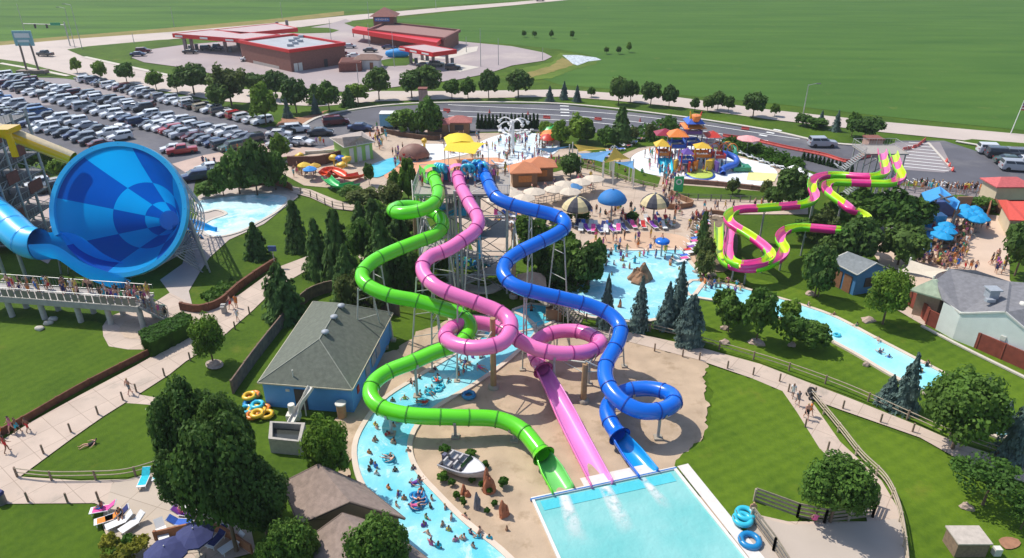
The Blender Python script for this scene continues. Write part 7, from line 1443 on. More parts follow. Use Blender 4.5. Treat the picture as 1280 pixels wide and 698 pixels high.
for x, y, c_ in ((418, 208, 'yellow'), (434, 210, 'yellow'), (428, 218, 'yellow'), (427, 209, 'blue'), (376, 206, 'yellow')): c = G(x, y); b = MB(); b.blob(c+Vector((0, 0, 1.6)), (.85, .75, .55), amp=.2, seed=x); b.bar(c, c+Vector((0, 0, 1.5)), .12); loose(b, 'play_figure', PL[c_], c, 'rounded %s play figure' % c_, 'play figure', 'rounded play figures', 'among the kiddie slides')
for x, y, r_, c_, z_ in ((690, 168, 2.2, 'green', 'lime'), (689, 176, 2.4, 'orange', ''), (684, 181, 1.6, 'red', '')):
    c = G(x, y); b = MB(); b.lathe(c, [(r_, 1.2), (r_*.7, 1.8), (.1, 2.1)], 12); b.bar(c, c+Vector((0, 0, 1.9)), .12); loose(b, 'play_canopy', PL[c_] if c_ != 'green' else mat('kelly_green', (.02, .42, .10)), c, 'round %s play canopy beside the splash pad' % c_, 'canopy')

# ---------------------------------------------------------------- boat, rocks
HUL = mat('white_hull', (.74, .74, .76), .3, var=.04, coat=.4); BNV = mat('boat_interior', (.10, .10, .16), .6, var=.2)
bc = G(580, 589); st0, bw = G(556, 577, .5), G(607, 597, .5); dr = (bw-st0); L_ = dr.length; dr.normalize(); sd = Vector((-dr.y, dr.x, 0)); t = thing('motor_boat', 'white open motor boat lying on the sand bed', 'boat', bc)
def bp_(u, v, z_): return st0+dr*(u*L_)+sd*v+Vector((0, 0, z_-.5))
b = MB(); n = 14; ring_ = []
for i in range(n+1):
    u = i/n; w = 1.0*(1-max(0, (u-.45)/.55)**2.2)+.03; sh = .95+.28*u**2; ring_.append([(u, -w, sh), (u, -w*.86, .45+.2*u*u), (u, 0, .18+.5*max(0, u-.6)**1.5*1.6), (u, w*.86, .45+.2*u*u), (u, w, sh)])
vs = [bp_(*q) for r_ in ring_ for q in r_]; b.add(vs, [(i*5+j, i*5+j+1, (i+1)*5+j+1, (i+1)*5+j) for i in range(n) for j in range(4)]+[(0, 1, 2, 3, 4)], 0, True); b.build('hull', HUL, t)
b = MB(); vs = []
for i in range(8, n+1): r_ = ring_[i]; vs += [bp_(r_[0][0], r_[0][1]*.97, r_[0][2]+.02), bp_(r_[0][0], 0, r_[0][2]+.12), bp_(r_[4][0], r_[4][1]*.97, r_[4][2]+.02)]
b.add(vs, [(i*3+j, i*3+j+1, (i+1)*3+j+1, (i+1)*3+j) for i in range(n-8) for j in range(2)], 0, True); b.build('foredeck', HUL, t)
b = MB(); b.add([bp_(.03, -.85, .62), bp_(.57, -.85, .62), bp_(.57, .85, .62), bp_(.03, .85, .62)], [(0, 1, 2, 3)]); b.build('cockpit_floor', BNV, t)
b = MB(); b.sweep([bp_(i/n, ring_[i][0][1], ring_[i][0][2]) for i in range(n+1)]+[bp_(i/n, ring_[i][4][1], ring_[i][4][2]) for i in range(n, -1, -1)], circ(.07, 6), closed=True); b.build('gunwale', mat('gunwale_grey', (.35, .35, .38), .5), t)
for u, v in ((.16, .45), (.16, -.45), (.40, .42), (.40, -.42)): b = MB(); an = math.atan2(dr.y, dr.x); b.box(bp_(u, v, .82), (.55, .6, .35), an); b.box(bp_(u-.05, v, 1.08), (.14, .6, .5), an); b.build('seat', mat('boat_seat', (.48, .46, .46), .7), t)
b = MB(); an = math.atan2(dr.y, dr.x); b.add([bp_(.58, -.85, 1.05), bp_(.58, .85, 1.05), bp_(.52, .75, 1.5), bp_(.52, -.75, 1.5)], [(0, 1, 2, 3)]); b.build('windscreen', CGL, t); b = MB(); b.box(bp_(.005, 0, .85), (.3, .4, .9), an); b.build('outboard_motor', BNV, t)
RO, RGY, RBR, RPK = mat('orange_rock', (.42, .15, .075), .9, var=.25, scale=1.5, bump=.6, bscale=4), mat('grey_rock', (.19, .19, .22), .9, var=.25, scale=1.5, bump=.6, bscale=4), mat('brown_rock', (.30, .17, .10), .9, var=.3, scale=1, bump=.6, bscale=3), mat('pink_rock', (.44, .33, .27), .9, var=.2, bump=.5, bscale=4)
def spire(x, yb, yt, wpx, m_, desc, n=4, zone='', grp=None):
    c = G(x, yb); h = ZT(x, yb, yt); w = wpx/2/PM(x, yb); bm = bmesh.new(); b = MB(); rr = random.Random(int(x*7+yb))
    for k in range(n):
        ox, oy = rr.uniform(-.5, .5)*w, rr.uniform(-.3, .3)*w; hk = h*(1 if k == 0 else rr.uniform(.35, .75)); prof = [(w*.62, -.1), (w*.52, hk*.3), (w*.36, hk*.65), (w*.16, hk*.92), (.02, hk)]
        o = len(b.v); b.lathe(c+Vector((ox, oy, 0)), prof, 7, smooth=False)
        for i in range(o, len(b.v)): v = b.v[i]; b.v[i] = (v[0]+rr.uniform(-.13, .13)*w, v[1]+rr.uniform(-.13, .13)*w, v[2]+rr.uniform(-.05, .05)*h)
    return loose(b, 'rock', m_, c, desc, 'rock', grp, zone)
spire(613, 614, 586, 22, RO, 'tall jagged orange rock at the bow of the boat', 5); spire(630, 645, 624, 18, RO, 'orange rock spire at the lower end of the boat bed', 3); spire(583, 619, 607, 15, RO, 'small tilted orange rock below the boat', 3); spire(597, 637, 615, 13, RGY, 'narrow slate grey rock in the boat bed', 3); spire(632, 664, 657, 8, RBR, 'small brown stone lying on the open sand', 2)
spire(805, 352, 331, 38, RBR, 'brown rock mass in the middle of the wave pool', 7); spire(790, 350, 336, 16, RBR, 'lower rock at the left of the wave pool mass', 3); spire(776, 386, 374, 9, RO, 'small orange rock behind the blue spruces', 2)
for x, y, w in ((1013, 369, 14), (1085, 402, 18), (1208, 636, 16), (905, 412, 10), (989, 433, 12), (946, 430, 20), (905, 430, 12), (770, 402, 8), (400, 348, 10), (268, 457, 16), (1082, 458, 8), (890, 345, 12), (870, 342, 10)): c = G(x, y); b = MB(); b.blob(c+Vector((0, 0, .15)), (w/2/PM(x, y), w/2.6/PM(x, y), .35), amp=.25, seed=x, flat=True); loose(b, 'boulder', RPK, c, 'low pale boulder', 'boulder', 'boulders at tree feet', 'at a planting bed')
for x, y in ((50, 413), (61, 406), (67, 401)): c = G(x, y); b = MB(); b.blob(c+Vector((0, 0, .2)), (.5, .35, .3), amp=.2, seed=x); loose(b, 'stone', KERB, c, 'small white stone', 'stone', 'white stones on the left lawn', 'on the lawn under the walkway')
layer('mulch_ring', [(258, 452), (268, 449), (278, 452), (278, 459), (268, 462), (258, 459)], mat('grey_mulch', (.35, .29, .24), .9, var=.3), .1, .4); layer('mulch_ring', [(1248, 675), (1262, 671), (1276, 676), (1272, 684), (1256, 686)], mat('mulch', (.34, .17, .10)), .1, .4)
for i in range(9): c = G(185+i*2.2, 512+i*7); b = MB(); b.blob(c+Vector((0, 0, .02)), (.28, .2, .08), amp=.2, seed=i); loose(b, 'stepping_stone', KERB, c, 'pale stepping stone', 'stone', 'stepping stones', 'crossing the wedge lawn')
# utility cabinet and bins
p = G(1213, 700); t = thing('utility_cabinet', 'brown utility box with flat pale lid at bottom right', 'cabinet', p); b = MB(); b.box(p+Vector((0, .9, .6)), (2.2, 1.5, 1.5)); b.build('body', mat('brown_box', (.25, .17, .12), .8, var=.2, scale=5), t); b = MB(); b.box(p+Vector((0, .9, 1.4)), (2.4, 1.7, .1)); b.build('lid', mat('pale_lid', (.50, .44, .38), .7), t)
p = G(1244, 694); t = thing('small_box', 'small white meter box right of the brown cabinet', 'cabinet', p); b = MB(); b.box(p+Vector((0, 0, .35)), (.5, .4, .7)); b.build('body', TRIM, t)
p = G(3, 630); t = thing('trash_bin', 'dark bin with navy lid at the left edge', 'bin', p); b = MB(); b.bar(p, p+Vector((0, 0, 1.0)), .35, n=14); b.build('drum', mat('bin_body', (.16, .15, .15), .6), t); b = MB(); b.bar(p+Vector((0, 0, 1.0)), p+Vector((0, 0, 1.2)), .4, .3, 14); b.build('lid', NAV, t)
p = G(281, 392); t = thing('water_fountain', 'white drinking station at the end of the brown wall', 'fountain', p); b = MB(); b.box(p+Vector((0, 0, .6)), (.5, .4, 1.2)); b.box(p+Vector((0, -.3, 1.0)), (.45, .4, .12)); b.build('pedestal', GC, t)
t = thing('stage_light', 'blue topped signpost beside the pines', 'sign', G(344, 334)); p = G(344, 334); b = MB(); b.bar(p, p+Vector((0, 0, 2.6)), .06, n=6); b.build('post', STEEL, t); b = MB(); b.box(p+Vector((0, 0, 2.6)), (1.0, .2, .7)); b.build('panel', mat('navy_booth', (.05, .09, .25)), t)
for x, y in ((1192, 300), (1186, 308), (1178, 315), (1196, 312), (1182, 324), (1190, 320), (1172, 306), (1200, 290), (1178, 330)):
    c = G(x, y); t = thing('picnic_table', 'brown picnic table', 'table', c, .4, 'picnic tables', 'on the right plaza'); b = MB(); b.box(c+Vector((0, 0, .75)), (2.0, .8, .06), .4); b.build('tabletop', TW, t)
    t.rotation_euler = (0, 0, 0)
    for s in (-1, 1): b = MB(); M = Matrix.Rotation(.4, 3, 'Z'); b.box(c+M @ Vector((0, s*.75, .45)), (2.0, .3, .05), .4); b.build('bench', TW, t); b = MB(); b.box(c+M @ Vector((s*.75, 0, .37)), (.08, 1.4, .74), .4); b.build('leg', TW, t)
# jets of white water where the flumes enter the pool: foam on the surface
FOAM = mat('foam', (.80, .84, .84), .6, var=.03); fo = FOAM.node_tree; N_ = fo.nodes; tr = N_.new('ShaderNodeBsdfTransparent'); ms = N_.new('ShaderNodeMixShader'); tc = N_.new('ShaderNodeTexCoord'); gr = N_.new('ShaderNodeTexNoise'); gr.inputs['Scale'].default_value = 1.3; gr.inputs['Detail'].default_value = 8
uvn = N_.new('ShaderNodeAttribute'); uvn.attribute_name = 'fade'; mu = N_.new('ShaderNodeMath'); mu.operation = 'MULTIPLY'; fo.links.new(tc.outputs['Object'], gr.inputs['Vector']); mr = N_.new('ShaderNodeMapRange'); mr.inputs['From Min'].default_value = .3; mr.inputs['From Max'].default_value = .55; fo.links.new(gr.outputs['Fac'], mr.inputs['Value'])
fo.links.new(mr.outputs['Result'], mu.inputs[0]); fo.links.new(uvn.outputs['Fac'], mu.inputs[1]); fo.links.new(mu.outputs[0], ms.inputs['Fac']); fo.links.new(tr.outputs[0], ms.inputs[1]); fo.links.new(N_['Principled BSDF'].outputs[0], ms.inputs[2]); fo.links.new(ms.outputs[0], N_['Material Output'].inputs['Surface'])
def jet(px, w0, w1, ln):
    a, c = G(*px[0], .2), G(*px[1], .2); d = c-a; d.normalize(); s = Vector((-d.y, d.x, 0)); m = 12; k = 8; b = MB(); vs = []; fade = []
    for i in range(m+1):
        u = i/m; w = w0+(w1-w0)*u
        for j in range(k+1): v = j/k*2-1; vs.append(a+d*ln*u+s*v*w+Vector((0, 0, .012+.05*(1-u)*(1-v*v)))); fade.append(max(0, (1-v*v))**1.2*min(1, (1-u)*1.5)*.95)
    b.add(vs, [(i*(k+1)+j, i*(k+1)+j+1, (i+1)*(k+1)+j+1, (i+1)*(k+1)+j) for i in range(m) for j in range(k)], 0, True); o = b.build('foam_trail', FOAM); at = o.data.attributes.new('fade', 'FLOAT', 'POINT'); at.data.foreach_set('value', fade); o['kind'] = 'stuff'
jet([(705, 620), (718, 662)], .5, .95, 5.0); jet([(756, 609), (778, 652)], .55, .9, 5.0); jet([(803, 598), (826, 625)], .3, .7, 3.6)
# ---------------------------------------------------------------- people
SK = [mat('skin_%s' % k, v, .55, var=.06) for k, v in (('fair', (.62, .36, .26)), ('tanned', (.47, .25, .16)), ('brown', (.26, .13, .08)), ('rosy', (.66, .34, .25)))]
HAIR = {'dark': mat('dark_hair', (.025, .018, .012), .7), 'brown': mat('brown_hair', (.10, .055, .03), .7), 'blond': mat('blond_hair', (.42, .29, .13), .7)}
CL = {k: mat(k+'_cloth', v, .85, var=.1, scale=6) for k, v in dict(red=(.60, .03, .03), navy=(.03, .04, .14), black=(.02, .02, .022), blue=(.04, .18, .58), cyan=(.03, .45, .60), pink=(.75, .12, .32), orange=(.75, .22, .04), white=(.72, .72, .72), green=(.06, .32, .12), purple=(.20, .06, .34), yellow=(.75, .55, .08), grey=(.22, .23, .25)).items()}
J0 = dict(pelvis=(0, 0, .96), waist=(0, .01, 1.12), chest=(0, 0, 1.33), neck=(0, .01, 1.50), head=(0, -.015, 1.60), crown=(0, -.01, 1.70), shL=(.17, 0, 1.43), elL=(.23, .03, 1.16), wrL=(.25, -.05, .92), haL=(.255, -.075, .84), shR=(-.17, 0, 1.43), elR=(-.23, .03, 1.16), wrR=(-.25, -.05, .92), haR=(-.255, -.075, .84),
          hiL=(.09, 0, .90), knL=(.10, -.02, .50), anL=(.10, .03, .09), toL=(.11, -.13, .04), hiR=(-.09, 0, .90), knR=(-.10, -.02, .50), anR=(-.10, .03, .09), toR=(-.11, -.13, .04))
RADI = dict(pelvis=(.155, .115), waist=(.13, .10), chest=(.165, .115), neck=(.055, .055), head=(.078, .09), crown=(.07, .08), shL=(.058,)*2, elL=(.042,)*2, wrL=(.03,)*2, haL=(.032, .022), hiL=(.088,)*2, knL=(.058,)*2, anL=(.038,)*2, toL=(.04, .03))
ED = [('pelvis', 'waist'), ('waist', 'chest'), ('chest', 'neck'), ('neck', 'head'), ('head', 'crown')]+[(a+s, b_+s) for s in 'LR' for a, b_ in (('sh', 'el'), ('el', 'wr'), ('wr', 'ha'), ('hi', 'kn'), ('kn', 'an'), ('an', 'to'))]+[('chest', 'shL'), ('chest', 'shR'), ('pelvis', 'hiL'), ('pelvis', 'hiR')]
POSES = {'standing': {}, 'walking': dict(knL=(.10, -.16, .53), anL=(.10, -.20, .10), toL=(.11, -.36, .06), knR=(-.10, .08, .52), anR=(-.10, .30, .17), toR=(-.11, .18, .05), elL=(.22, .12, 1.18), wrL=(.23, .12, .95), haL=(.235, .10, .87), elR=(-.22, -.08, 1.18), wrR=(-.21, -.24, 1.0), haR=(-.21, -.31, .95)),
         'reaching': dict(elL=(.30, -.10, 1.60), wrL=(.24, -.18, 1.85), haL=(.22, -.2, 1.93), elR=(-.27, -.16, 1.28), wrR=(-.18, -.36, 1.22), haR=(-.15, -.43, 1.22)),
         'wading': dict(elL=(.36, -.05, 1.26), wrL=(.48, -.20, 1.12), haL=(.52, -.27, 1.10), elR=(-.36, -.05, 1.26), wrR=(-.48, -.20, 1.12), haR=(-.52, -.27, 1.10)),
         'sitting': dict(pelvis=(0, .05, .45), waist=(0, .09, .62), chest=(0, .08, .84), neck=(0, .06, 1.01), head=(0, .02, 1.11), crown=(0, .02, 1.21), shL=(.17, .08, .94), shR=(-.17, .08, .94), elL=(.25, 0, .70), elR=(-.25, 0, .70), wrL=(.16, -.2, .60), wrR=(-.16, -.2, .60), haL=(.13, -.27, .58), haR=(-.13, -.27, .58), hiL=(.10, 0, .44), hiR=(-.10, 0, .44), knL=(.13, -.44, .48), knR=(-.13, -.44, .48), anL=(.13, -.48, .09), anR=(-.13, -.48, .09), toL=(.14, -.64, .04), toR=(-.14, -.64, .04)),
         'floating': dict(pelvis=(0, .05, .10), waist=(0, .2, .13), chest=(0, .38, .22), neck=(0, .52, .32), head=(0, .59, .40), crown=(0, .64, .49), shL=(.19, .44, .24), shR=(-.19, .44, .24), elL=(.40, .30, .20), elR=(-.40, .30, .20), wrL=(.52, .12, .16), wrR=(-.52, .12, .16), haL=(.54, .05, .14), haR=(-.54, .05, .14), hiL=(.10, -.02, .10), hiR=(-.10, -.02, .10), knL=(.16, -.40, .20), knR=(-.16, -.40, .20), anL=(.18, -.78, .08), anR=(-.18, -.78, .08), toL=(.18, -.86, .20), toR=(-.18, -.86, .20))}
def seg_near(p, a, b_): d = b_-a; t = max(0, min(1, (p-a).dot(d)/max(d.length_squared, 1e-9))); return (p-a-d*t).length
def person_meshes(pose):
    J = {k: Vector(v) for k, v in {**J0, **POSES[pose]}.items()}; names = list(J); me = bpy.data.meshes.new('tmp'); me.from_pydata([J[k] for k in names], [(names.index(a), names.index(b_)) for a, b_ in ED], []); o = bpy.data.objects.new('tmp', me); COL.objects.link(o)
    m = o.modifiers.new('s', 'SKIN'); m.use_smooth_shade = True; sk = me.skin_vertices[0].data if me.skin_vertices else None
    if sk is None: me.skin_vertices.new() if hasattr(me.skin_vertices, 'new') else None; 
    for i, k in enumerate(names): r_ = RADI[k if k in RADI else k[:2]+'L']; me.skin_vertices[0].data[i].radius = r_ if len(r_) == 2 else (r_[0], r_[0]); me.skin_vertices[0].data[i].use_root = k == 'pelvis'
    s2 = o.modifiers.new('d', 'SUBSURF'); s2.levels = 1; dg = bpy.context.evaluated_depsgraph_get(); ev = o.evaluated_get(dg).to_mesh(); V = [v.co.copy() for v in ev.vertices]; FS = [list(p.vertices) for p in ev.polygons]; o.evaluated_get(dg).to_mesh_clear(); bpy.data.objects.remove(o)
    b = MB(); b.add(V, FS, 0, True); fwd = Vector((0, -1, 0)); hd = J['head']; up = (J['crown']-J['head']).normalized(); f_ = (fwd-up*fwd.dot(up)).normalized(); rt_ = up.cross(f_)
    def dab(c, r, mi): b.blob(c, r, mi=mi, amp=0, sub=1)
    dab(hd+f_*.088-up*.005, (.014, .02, .02), 0)                                  # nose
    for s in (-1, 1): dab(hd+f_*.078+rt_*s*.03+up*.025, (.011, .008, .008), 1); dab(hd+rt_*s*.083, (.012, .022, .03), 0)   # eyes, ears
    b.bar(hd+f_*.080-up*.048-rt_*.022, hd+f_*.080-up*.048+rt_*.022, .006, n=4, mi=2)   # mouth
    for s in 'LR':  # five fingers from the palm
        w, h = J['wr'+s], J['ha'+s]; d = (h-w).normalized(); u, v_ = b.frame(d)
        for k in range(4): q = h+d*.02+u*(-.024+.016*k); L = (.075, .085, .08, .062)[k]; b.bar(q, q+d*L*.6+v_*.006, .009, .008, 5); b.bar(q+d*L*.6+v_*.006, q+d*L+v_*.02, .008, .006, 5)
        b.bar(w+d*.035-u*.022, w+d*.075-u*.052, .011, .008, 5)
    body = b
    def region(a_b, off, cond=None):
        r = MB(); keep = [];
        for f in FS:
            c = sum((V[i] for i in f), Vector())/len(f); best = min(ED, key=lambda e: seg_near(c, J[e[0]], J[e[1]]))
            if best in a_b or (cond and cond(c, best)): keep.append(f)
        me2 = bpy.data.meshes.new('t'); me2.from_pydata(V, [], FS); me2.update(); N2 = [v.normal.copy() for v in me2.vertices]; mp = {}; vs = []; fs = []
        for f in keep:
            for i in f:
                if i not in mp: mp[i] = len(vs); vs.append(V[i]+N2[i]*off)
            fs.append([mp[i] for i in f])
        bpy.data.meshes.remove(me2); r.add(vs, fs, 0, True); return r
    thigh = lambda t: (lambda c, e: e in (('hiL', 'knL'), ('hiR', 'knR')) and (c-J[e[0]]).length < t)
    trunks = region([('pelvis', 'hiL'), ('pelvis', 'hiR')], .022, lambda c, e: thigh(.30)(c, e) or (e == ('pelvis', 'waist') and (c-J['pelvis']).length < .17))
    suit = region([('pelvis', 'waist'), ('waist', 'chest'), ('pelvis', 'hiL'), ('pelvis', 'hiR'), ('chest', 'shL'), ('chest', 'shR')], .014, lambda c, e: thigh(.12)(c, e))
    shirt = region([('pelvis', 'waist'), ('waist', 'chest'), ('chest', 'shL'), ('chest', 'shR'), ('pelvis', 'hiL'), ('pelvis', 'hiR')], .028, lambda c, e: (e in (('shL', 'elL'), ('shR', 'elR')) and (c-J[e[0]]).length < .17) or thigh(.2)(c, e))
    hair = region([], .016, lambda c, e: e in (('head', 'crown'), ('neck', 'head')) and ((c-hd).dot(up) > .055 or ((c-hd).dot(f_) < -.01 and (c-hd).dot(up) > -.06)))
    return dict(body=body, trunks=trunks, swimsuit=suit, shirt=shirt, hair=hair)
EYE, LIP = mat('eye', (.02, .02, .02), .3), mat('lips', (.45, .14, .12), .6)
PM_ = {}
for ps in POSES:
    d = person_meshes(ps); PM_[ps] = {}
    for k, b in d.items():
        mats = [SK[0], EYE, LIP] if k == 'body' else [CL['red']]; o = b.build(k, mats); PM_[ps][k] = (o.data, b); bpy.data.objects.remove(o)
SPEC = []
def person(x, y, pose='standing', z_=.14, zone='', outfit=None, col=None, rz=None, sc=None, size=None):
    p = G(x, y, z_) if not isinstance(x, Vector) else x
    SPEC.append(dict(p=p, pose=pose, zone=zone, outfit=outfit or random.choice(['trunks', 'trunks', 'swimsuit', 'swimsuit', 'shirt'] if pose not in ('wading', 'floating') else ['trunks', 'swimsuit', 'swimsuit']), col=col or random.choice(['red', 'navy', 'black', 'blue', 'cyan', 'pink', 'orange', 'white', 'green', 'purple', 'yellow', 'grey', 'navy', 'black']), rz=random.uniform(0, 6.28) if rz is None else rz, sc=sc or random.uniform(.82, 1.08), skin=random.choices([0, 1, 2, 3], [5, 5, 2, 4])[0], hair=random.choices(['dark', 'brown', 'blond'], [5, 4, 2])[0]))
def many(poly, n, poses, zone, z_=.14, sc=None, mind=.45, outfits=None):
    pts = [G(a, c, z_) for a, c in poly]; xs = [p.x for p in pts]; ys = [p.y for p in pts]; k = 0; tries = 0; got = []
    while k < n and tries < 6000:
        tries += 1; x, y = random.uniform(min(xs), max(xs)), random.uniform(min(ys), max(ys)); ins = False; j = len(pts)-1
        for i in range(len(pts)):
            if (pts[i].y > y) != (pts[j].y > y) and x < (pts[j].x-pts[i].x)*(y-pts[i].y)/(pts[j].y-pts[i].y)+pts[i].x: ins = not ins
            j = i
        if ins and all((x-a)**2+(y-c)**2 > mind*mind for a, c in got): got.append((x, y)); person(Vector((x, y, z_)), 0, random.choice(poses), zone=zone, sc=sc, outfit=random.choice(outfits) if outfits else None); k += 1
RV = 'in the curved river'
for x, y in ((471, 542), (492, 534), (499, 538), (471, 560), (494, 562), (463, 598), (471, 593), (520, 604), (524, 612), (499, 629), (497, 643), (525, 647), (539, 645), (565, 658), (582, 658), (531, 668), (554, 668), (589, 678), (581, 684), (570, 687), (612, 685), (549, 694), (592, 695), (581, 456), (591, 456), (602, 462), (580, 474), (574, 478), (587, 466), (515, 487), (519, 491), (507, 508), (492, 511), (522, 512), (604, 455), (540, 690), (600, 675)):
    if random.random() < .9: person(x, y+3, random.choice(['wading', 'standing', 'walking', 'standing']), -.95 if random.random() < .7 else -.8, RV, sc=.95)
    else: person(x, y, 'floating', .12, RV, sc=.95)
for x, y in ((524, 622), (520, 633), (546, 476), (537, 491), (529, 504), (486, 574)): swimtube(x, y, .14, 'blue' if y > 600 else 'cyan', RT, 0, .95, x*.3); person(x, y, 'floating', .34, RV+' riding a tube', rz=x*.3+3, sc=.9)
many([(462, 545), (500, 545), (520, 600), (620, 692), (545, 694), (480, 620), (458, 585)], 24, ['wading', 'standing', 'standing', 'walking'], RV, -.95, .95, 1.2); many([(510, 490), (610, 440), (622, 452), (530, 510)], 12, ['wading', 'standing'], RV, -.95, .95, 1.0)
WV = 'in the wave pool'
for x, y in ((783, 319), (797, 313), (799, 326), (804, 325), (809, 323), (819, 327), (831, 320), (843, 322), (757, 322), (769, 319), (747, 338), (757, 340), (782, 321), (764, 352), (735, 362), (722, 366), (838, 336), (848, 345), (760, 330), (775, 334), (830, 332)): person(x, y, random.choice(['wading', 'standing', 'walking']), -.35 if y < 330 else -.75, WV)
many([(745, 316), (850, 318), (850, 345), (745, 345)], 16, ['wading', 'standing'], WV, -.6); many([(870, 352), (930, 364), (928, 374), (880, 372)], 20, ['wading', 'wading', 'reaching'], 'at the tubing river entry', -.7)
for x, y in ((1068, 418), (1095, 436), (1108, 457), (1155, 468), (1149, 475), (1008, 392), (1040, 404), (1180, 482)): person(x, y, 'wading', -.8, 'in the tubing river')
person(1100, 440, 'floating', .15, 'in the tubing river'); person(664, 398, 'wading', -.8, 'in the small exit pool', 'trunks', 'black')
MPZ = 'on the main left path'
for x, y, o_, c in ((2, 545, 'shirt', 'orange'), (16, 541, 'swimsuit', 'pink'), (23, 541, 'trunks', 'cyan'), (36, 540, 'trunks', 'red'), (10, 566, 'swimsuit', 'red')): person(x, y, 'walking', .06, MPZ, o_, c)
person(163, 493, 'walking', .06, 'alone on the main left path', 'trunks', 'grey'); person(289, 386, 'walking', .06, 'on the path near the pines', 'trunks', 'red'); person(296, 385, 'standing', .06, 'on the path near the pines', 'shirt', 'orange'); person(297, 401, 'walking', .06, 'on the path near the pines', 'shirt', 'white')
person(990, 497, 'walking', .1, 'on the right branch path', 'shirt', 'white'); person(996, 507, 'walking', .1, 'on the right branch path', 'shirt', 'grey'); person(1012, 520, 'walking', .1, 'on the right branch path', 'shirt', 'orange'); person(1007, 524, 'walking', .1, 'on the right branch path', 'trunks', 'black'); person(1017, 655, 'sitting', .0, 'at the plank fence', 'swimsuit', 'pink', rz=3); person(940, 644, 'sitting', .1, 'behind the cyan tubes', 'trunks', 'red')
person(112, 557, 'floating', .05, 'lying on the wedge lawn', 'swimsuit', 'black')
for x, y in ((152, 650), (201, 600), (228, 646), (128, 640)): person(x, y, 'sitting', .1, 'on the patio loungers')
c = G(1013, 497, .1); t = thing('stroller', 'dark pushchair on the right branch path', 'stroller', c); b = MB(); b.box(c+Vector((0, 0, .55)), (.5, .8, .35)); b.lathe(c+Vector((0, .1, .7)), [(.32, 0), (.28, .25), (0, .4)], 8); b.build('seat', CL['black'], t)
for s in (-1, 1):
    for y in (-.35, .35): b = MB(); b.bar(c+Vector((s*.24, y, .15)), c+Vector((s*.3, y, .15)), .15, n=10); b.build('wheel', TYRE, t)
b = MB(); b.bar(c+Vector((-.25, -.5, 1.0)), c+Vector((.25, -.5, 1.0)), .025, n=5); b.bar(c+Vector((-.25, -.5, 1.0)), c+Vector((-.25, 0, .5)), .02, n=5); b.bar(c+Vector((.25, -.5, 1.0)), c+Vector((.25, 0, .5)), .02, n=5); b.build('handle', STEEL, t)
for i in range(52): p = N0.lerp(N1, random.uniform(.12, 1.0))+nb*random.uniform(.5, wd-.5); person(p, 0, random.choice(['standing', 'standing', 'walking']), zone='queueing on the raised walkway')
for i in range(8): f = (i+.5)/9; p = top.lerp(bot, f)+Vector((0, 0, .05)); person(p+(G(216, 402)-G(210, 404))*.3, 0, 'standing', zone='on the queue stair') if i % 2 else None
for i in range(16): person(Vector((random.uniform(x0+.5, x1-.5), random.uniform(y0+2.2, y1-.5), dz+.12)), 0, random.choice(['standing', 'reaching']), zone='on the slide tower deck')
many([(1122, 236), (1160, 240), (1220, 244), (1280, 250), (1280, 246), (1220, 239), (1160, 235), (1122, 231)], 62, ['standing', 'standing', 'walking'], 'queueing behind the blue canopy', outfits=['shirt', 'shirt', 'trunks', 'swimsuit'])
many([(1165, 288), (1208, 282), (1214, 300), (1204, 332), (1182, 344), (1166, 325)], 74, ['standing', 'standing', 'sitting', 'walking'], 'on the crowded right plaza')
many([(1205, 278), (1240, 282), (1240, 288), (1205, 285)], 12, ['standing', 'sitting'], 'by the cyan parasols'); many([(1140, 322), (1165, 320), (1162, 334), (1145, 332)], 16, ['standing', 'sitting'], 'beside the cream sail'); many([(1232, 318), (1256, 328), (1262, 344), (1242, 344)], 10, ['standing', 'walking'], 'at the right edge of the plaza')
for x, y, o_, c in ((1205, 338, 'trunks', 'red'), (1212, 338, 'trunks', 'orange'), (1218, 340, 'trunks', 'navy'), (1244, 342, 'shirt', 'navy'), (1238, 330, 'swimsuit', 'yellow')): person(x, y, 'walking', .08, 'on open plaza paving', o_, c)
many([(608, 186), (640, 172), (690, 176), (694, 190), (660, 206), (612, 204)], 58, ['standing', 'walking', 'reaching'], 'on the splash pad'); many([(800, 200), (822, 188), (900, 200), (905, 215), (860, 222), (810, 212)], 74, ['standing', 'walking', 'reaching'], 'on the play pad')
many([(828, 218), (850, 222), (842, 246), (850, 262), (830, 262), (828, 244)], 34, ['standing', 'walking'], 'on the ramp below the play pad'); many([(740, 262), (850, 264), (852, 285), (735, 290)], 34, ['standing', 'sitting', 'walking'], 'among the striped parasols')
many([(742, 296), (850, 296), (856, 312), (742, 312)], 13, ['standing', 'walking'], 'on the wave pool beach'); many([(855, 283), (885, 266), (892, 272), (868, 300)], 10, ['walking', 'standing'], 'right of the striped parasols')
for x, y in ((893, 262), (896, 264), (906, 262), (916, 262), (943, 260), (951, 259), (880, 262), (878, 276), (872, 276), (963, 262)): person(x, y, 'walking', .1, 'on the mid path'); 
many([(610, 250), (740, 225), (745, 236), (640, 256)], 34, ['sitting', 'standing'], 'on the cafe terrace'); many([(560, 182), (605, 184), (604, 200), (560, 198)], 26, ['sitting', 'standing'], 'under the yellow awnings')
many([(490, 192), (505, 186), (515, 205), (492, 214)], 16, ['standing', 'wading'], 'in the toddler pool'); many([(362, 212), (398, 212), (400, 224), (366, 222)], 18, ['standing', 'sitting'], 'left of the kiddie slides'); many([(545, 178), (596, 170), (600, 182), (550, 186)], 14, ['standing', 'walking'], 'on the toddler pad'); many([(462, 158), (486, 166), (484, 186), (464, 190)], 18, ['standing', 'walking'], 'by the park entrance', outfits=['shirt'])
for x, y in ((255, 207), (259, 207), (262, 208), (269, 206), (284, 193), (290, 190), (298, 189), (108, 152), (396, 181), (401, 181), (405, 182), (105, 154)): person(x, y, 'walking', .1, 'crossing the car park', 'shirt')
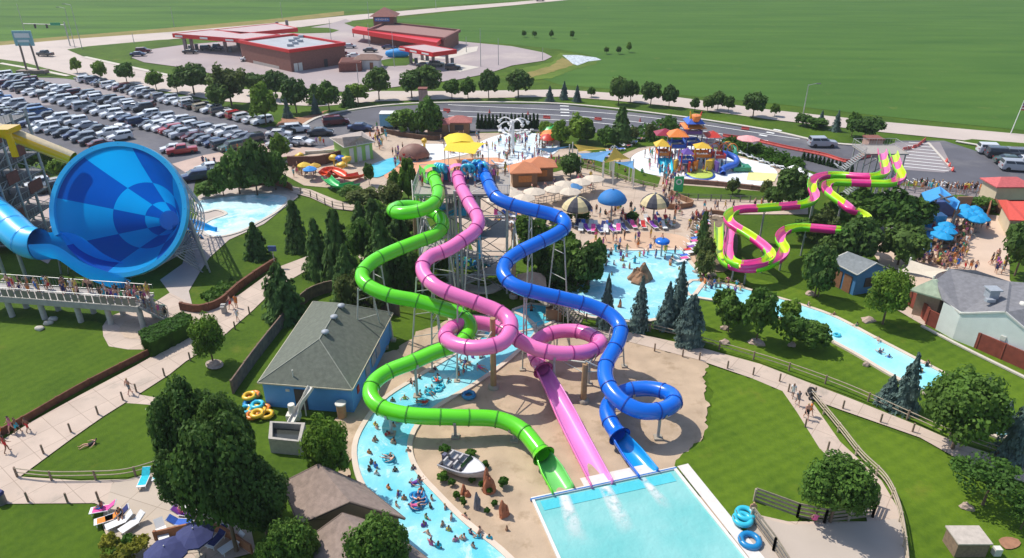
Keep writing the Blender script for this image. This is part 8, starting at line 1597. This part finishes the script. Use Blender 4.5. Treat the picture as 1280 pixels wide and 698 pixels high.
many([(610, 272), (650, 270), (655, 290), (615, 292)], 14, ['sitting', 'standing'], 'on the deck behind blue slide'); many([(680, 200), (740, 204), (800, 215), (810, 222), (740, 212), (680, 208)], 18, ['sitting', 'standing'], 'below the shade sails'); many([(1108, 232), (1124, 234), (1124, 240), (1108, 240)], 5, ['standing'], 'at the racing slide tower foot')
SPEC.sort(key=lambda s: P(s['p'])[2]); NI = 294
for s in SPEC[:NI]:
    c = s['col']; g_ = {'trunks': 'swim trunks', 'swimsuit': 'swimsuit', 'shirt': 'top'}[s['outfit']]
    t = thing('person', '%s person in %s %s' % (s['pose'], c, g_), 'person', s['p'], s['rz'], 'park visitors', s['zone']); t.scale = (s['sc'],)*3
    for k in ('body', s['outfit'], 'hair'):
        o = bpy.data.objects.new(k, PM_[s['pose']][k][0]); COL.objects.link(o); o.parent = t; o.material_slots[0].link = 'OBJECT'; o.material_slots[0].material = SK[s['skin']] if k == 'body' else HAIR[s['hair']] if k == 'hair' else CL[c]
b = MB(); allm = SK+[EYE, LIP]+list(HAIR.values())+list(CL.values()); ix = {m.name: i for i, m in enumerate(allm)}
for s in SPEC[NI:]:
    M = Matrix.Rotation(s['rz'], 3, 'Z')*s['sc']
    for k in ('body', s['outfit'], 'hair'):
        src = PM_[s['pose']][k][1]; o = len(b.v); vs = np.array(src.v) @ np.array(M).T+np.array(s['p']); b.v += [tuple(v) for v in vs]; m0 = ix[(SK[s['skin']] if k == 'body' else HAIR[s['hair']] if k == 'hair' else CL[s['col']]).name]
        b.f += [[o+i for i in f] for f in src.f]; b.m += [m0 if q == 0 else ix[EYE.name]+q-1 for q in src.m]; b.sm += src.sm
if len(SPEC) > NI: o = b.build('distant_crowd', allm); o['kind'] = 'stuff'
print('people', len(SPEC), 'cars', ncar[0]); drop(TP)
# ---------------------------------------------------------------- the air between here and the far fields
b = MB(); x_, y0_, y1_, z0_, z1_ = 2600, -70, 5300, -1.0, 46.0
b.box((0, (y0_+y1_)/2, (z0_+z1_)/2), (2*x_, y1_-y0_, z1_-z0_)); hm = bpy.data.materials.new('haze'); hm.use_nodes = True; hn = hm.node_tree.nodes; hn.remove(hn['Principled BSDF']); pv = hn.new('ShaderNodeVolumePrincipled'); pv.inputs['Color'].default_value = (.86, .92, 1, 1); pv.inputs['Density'].default_value = .00016; pv.inputs['Anisotropy'].default_value = .2
hm.node_tree.links.new(pv.outputs[0], hn['Material Output'].inputs['Volume']); o = b.build('haze', hm); o['kind'] = 'stuff'
finish_labels()
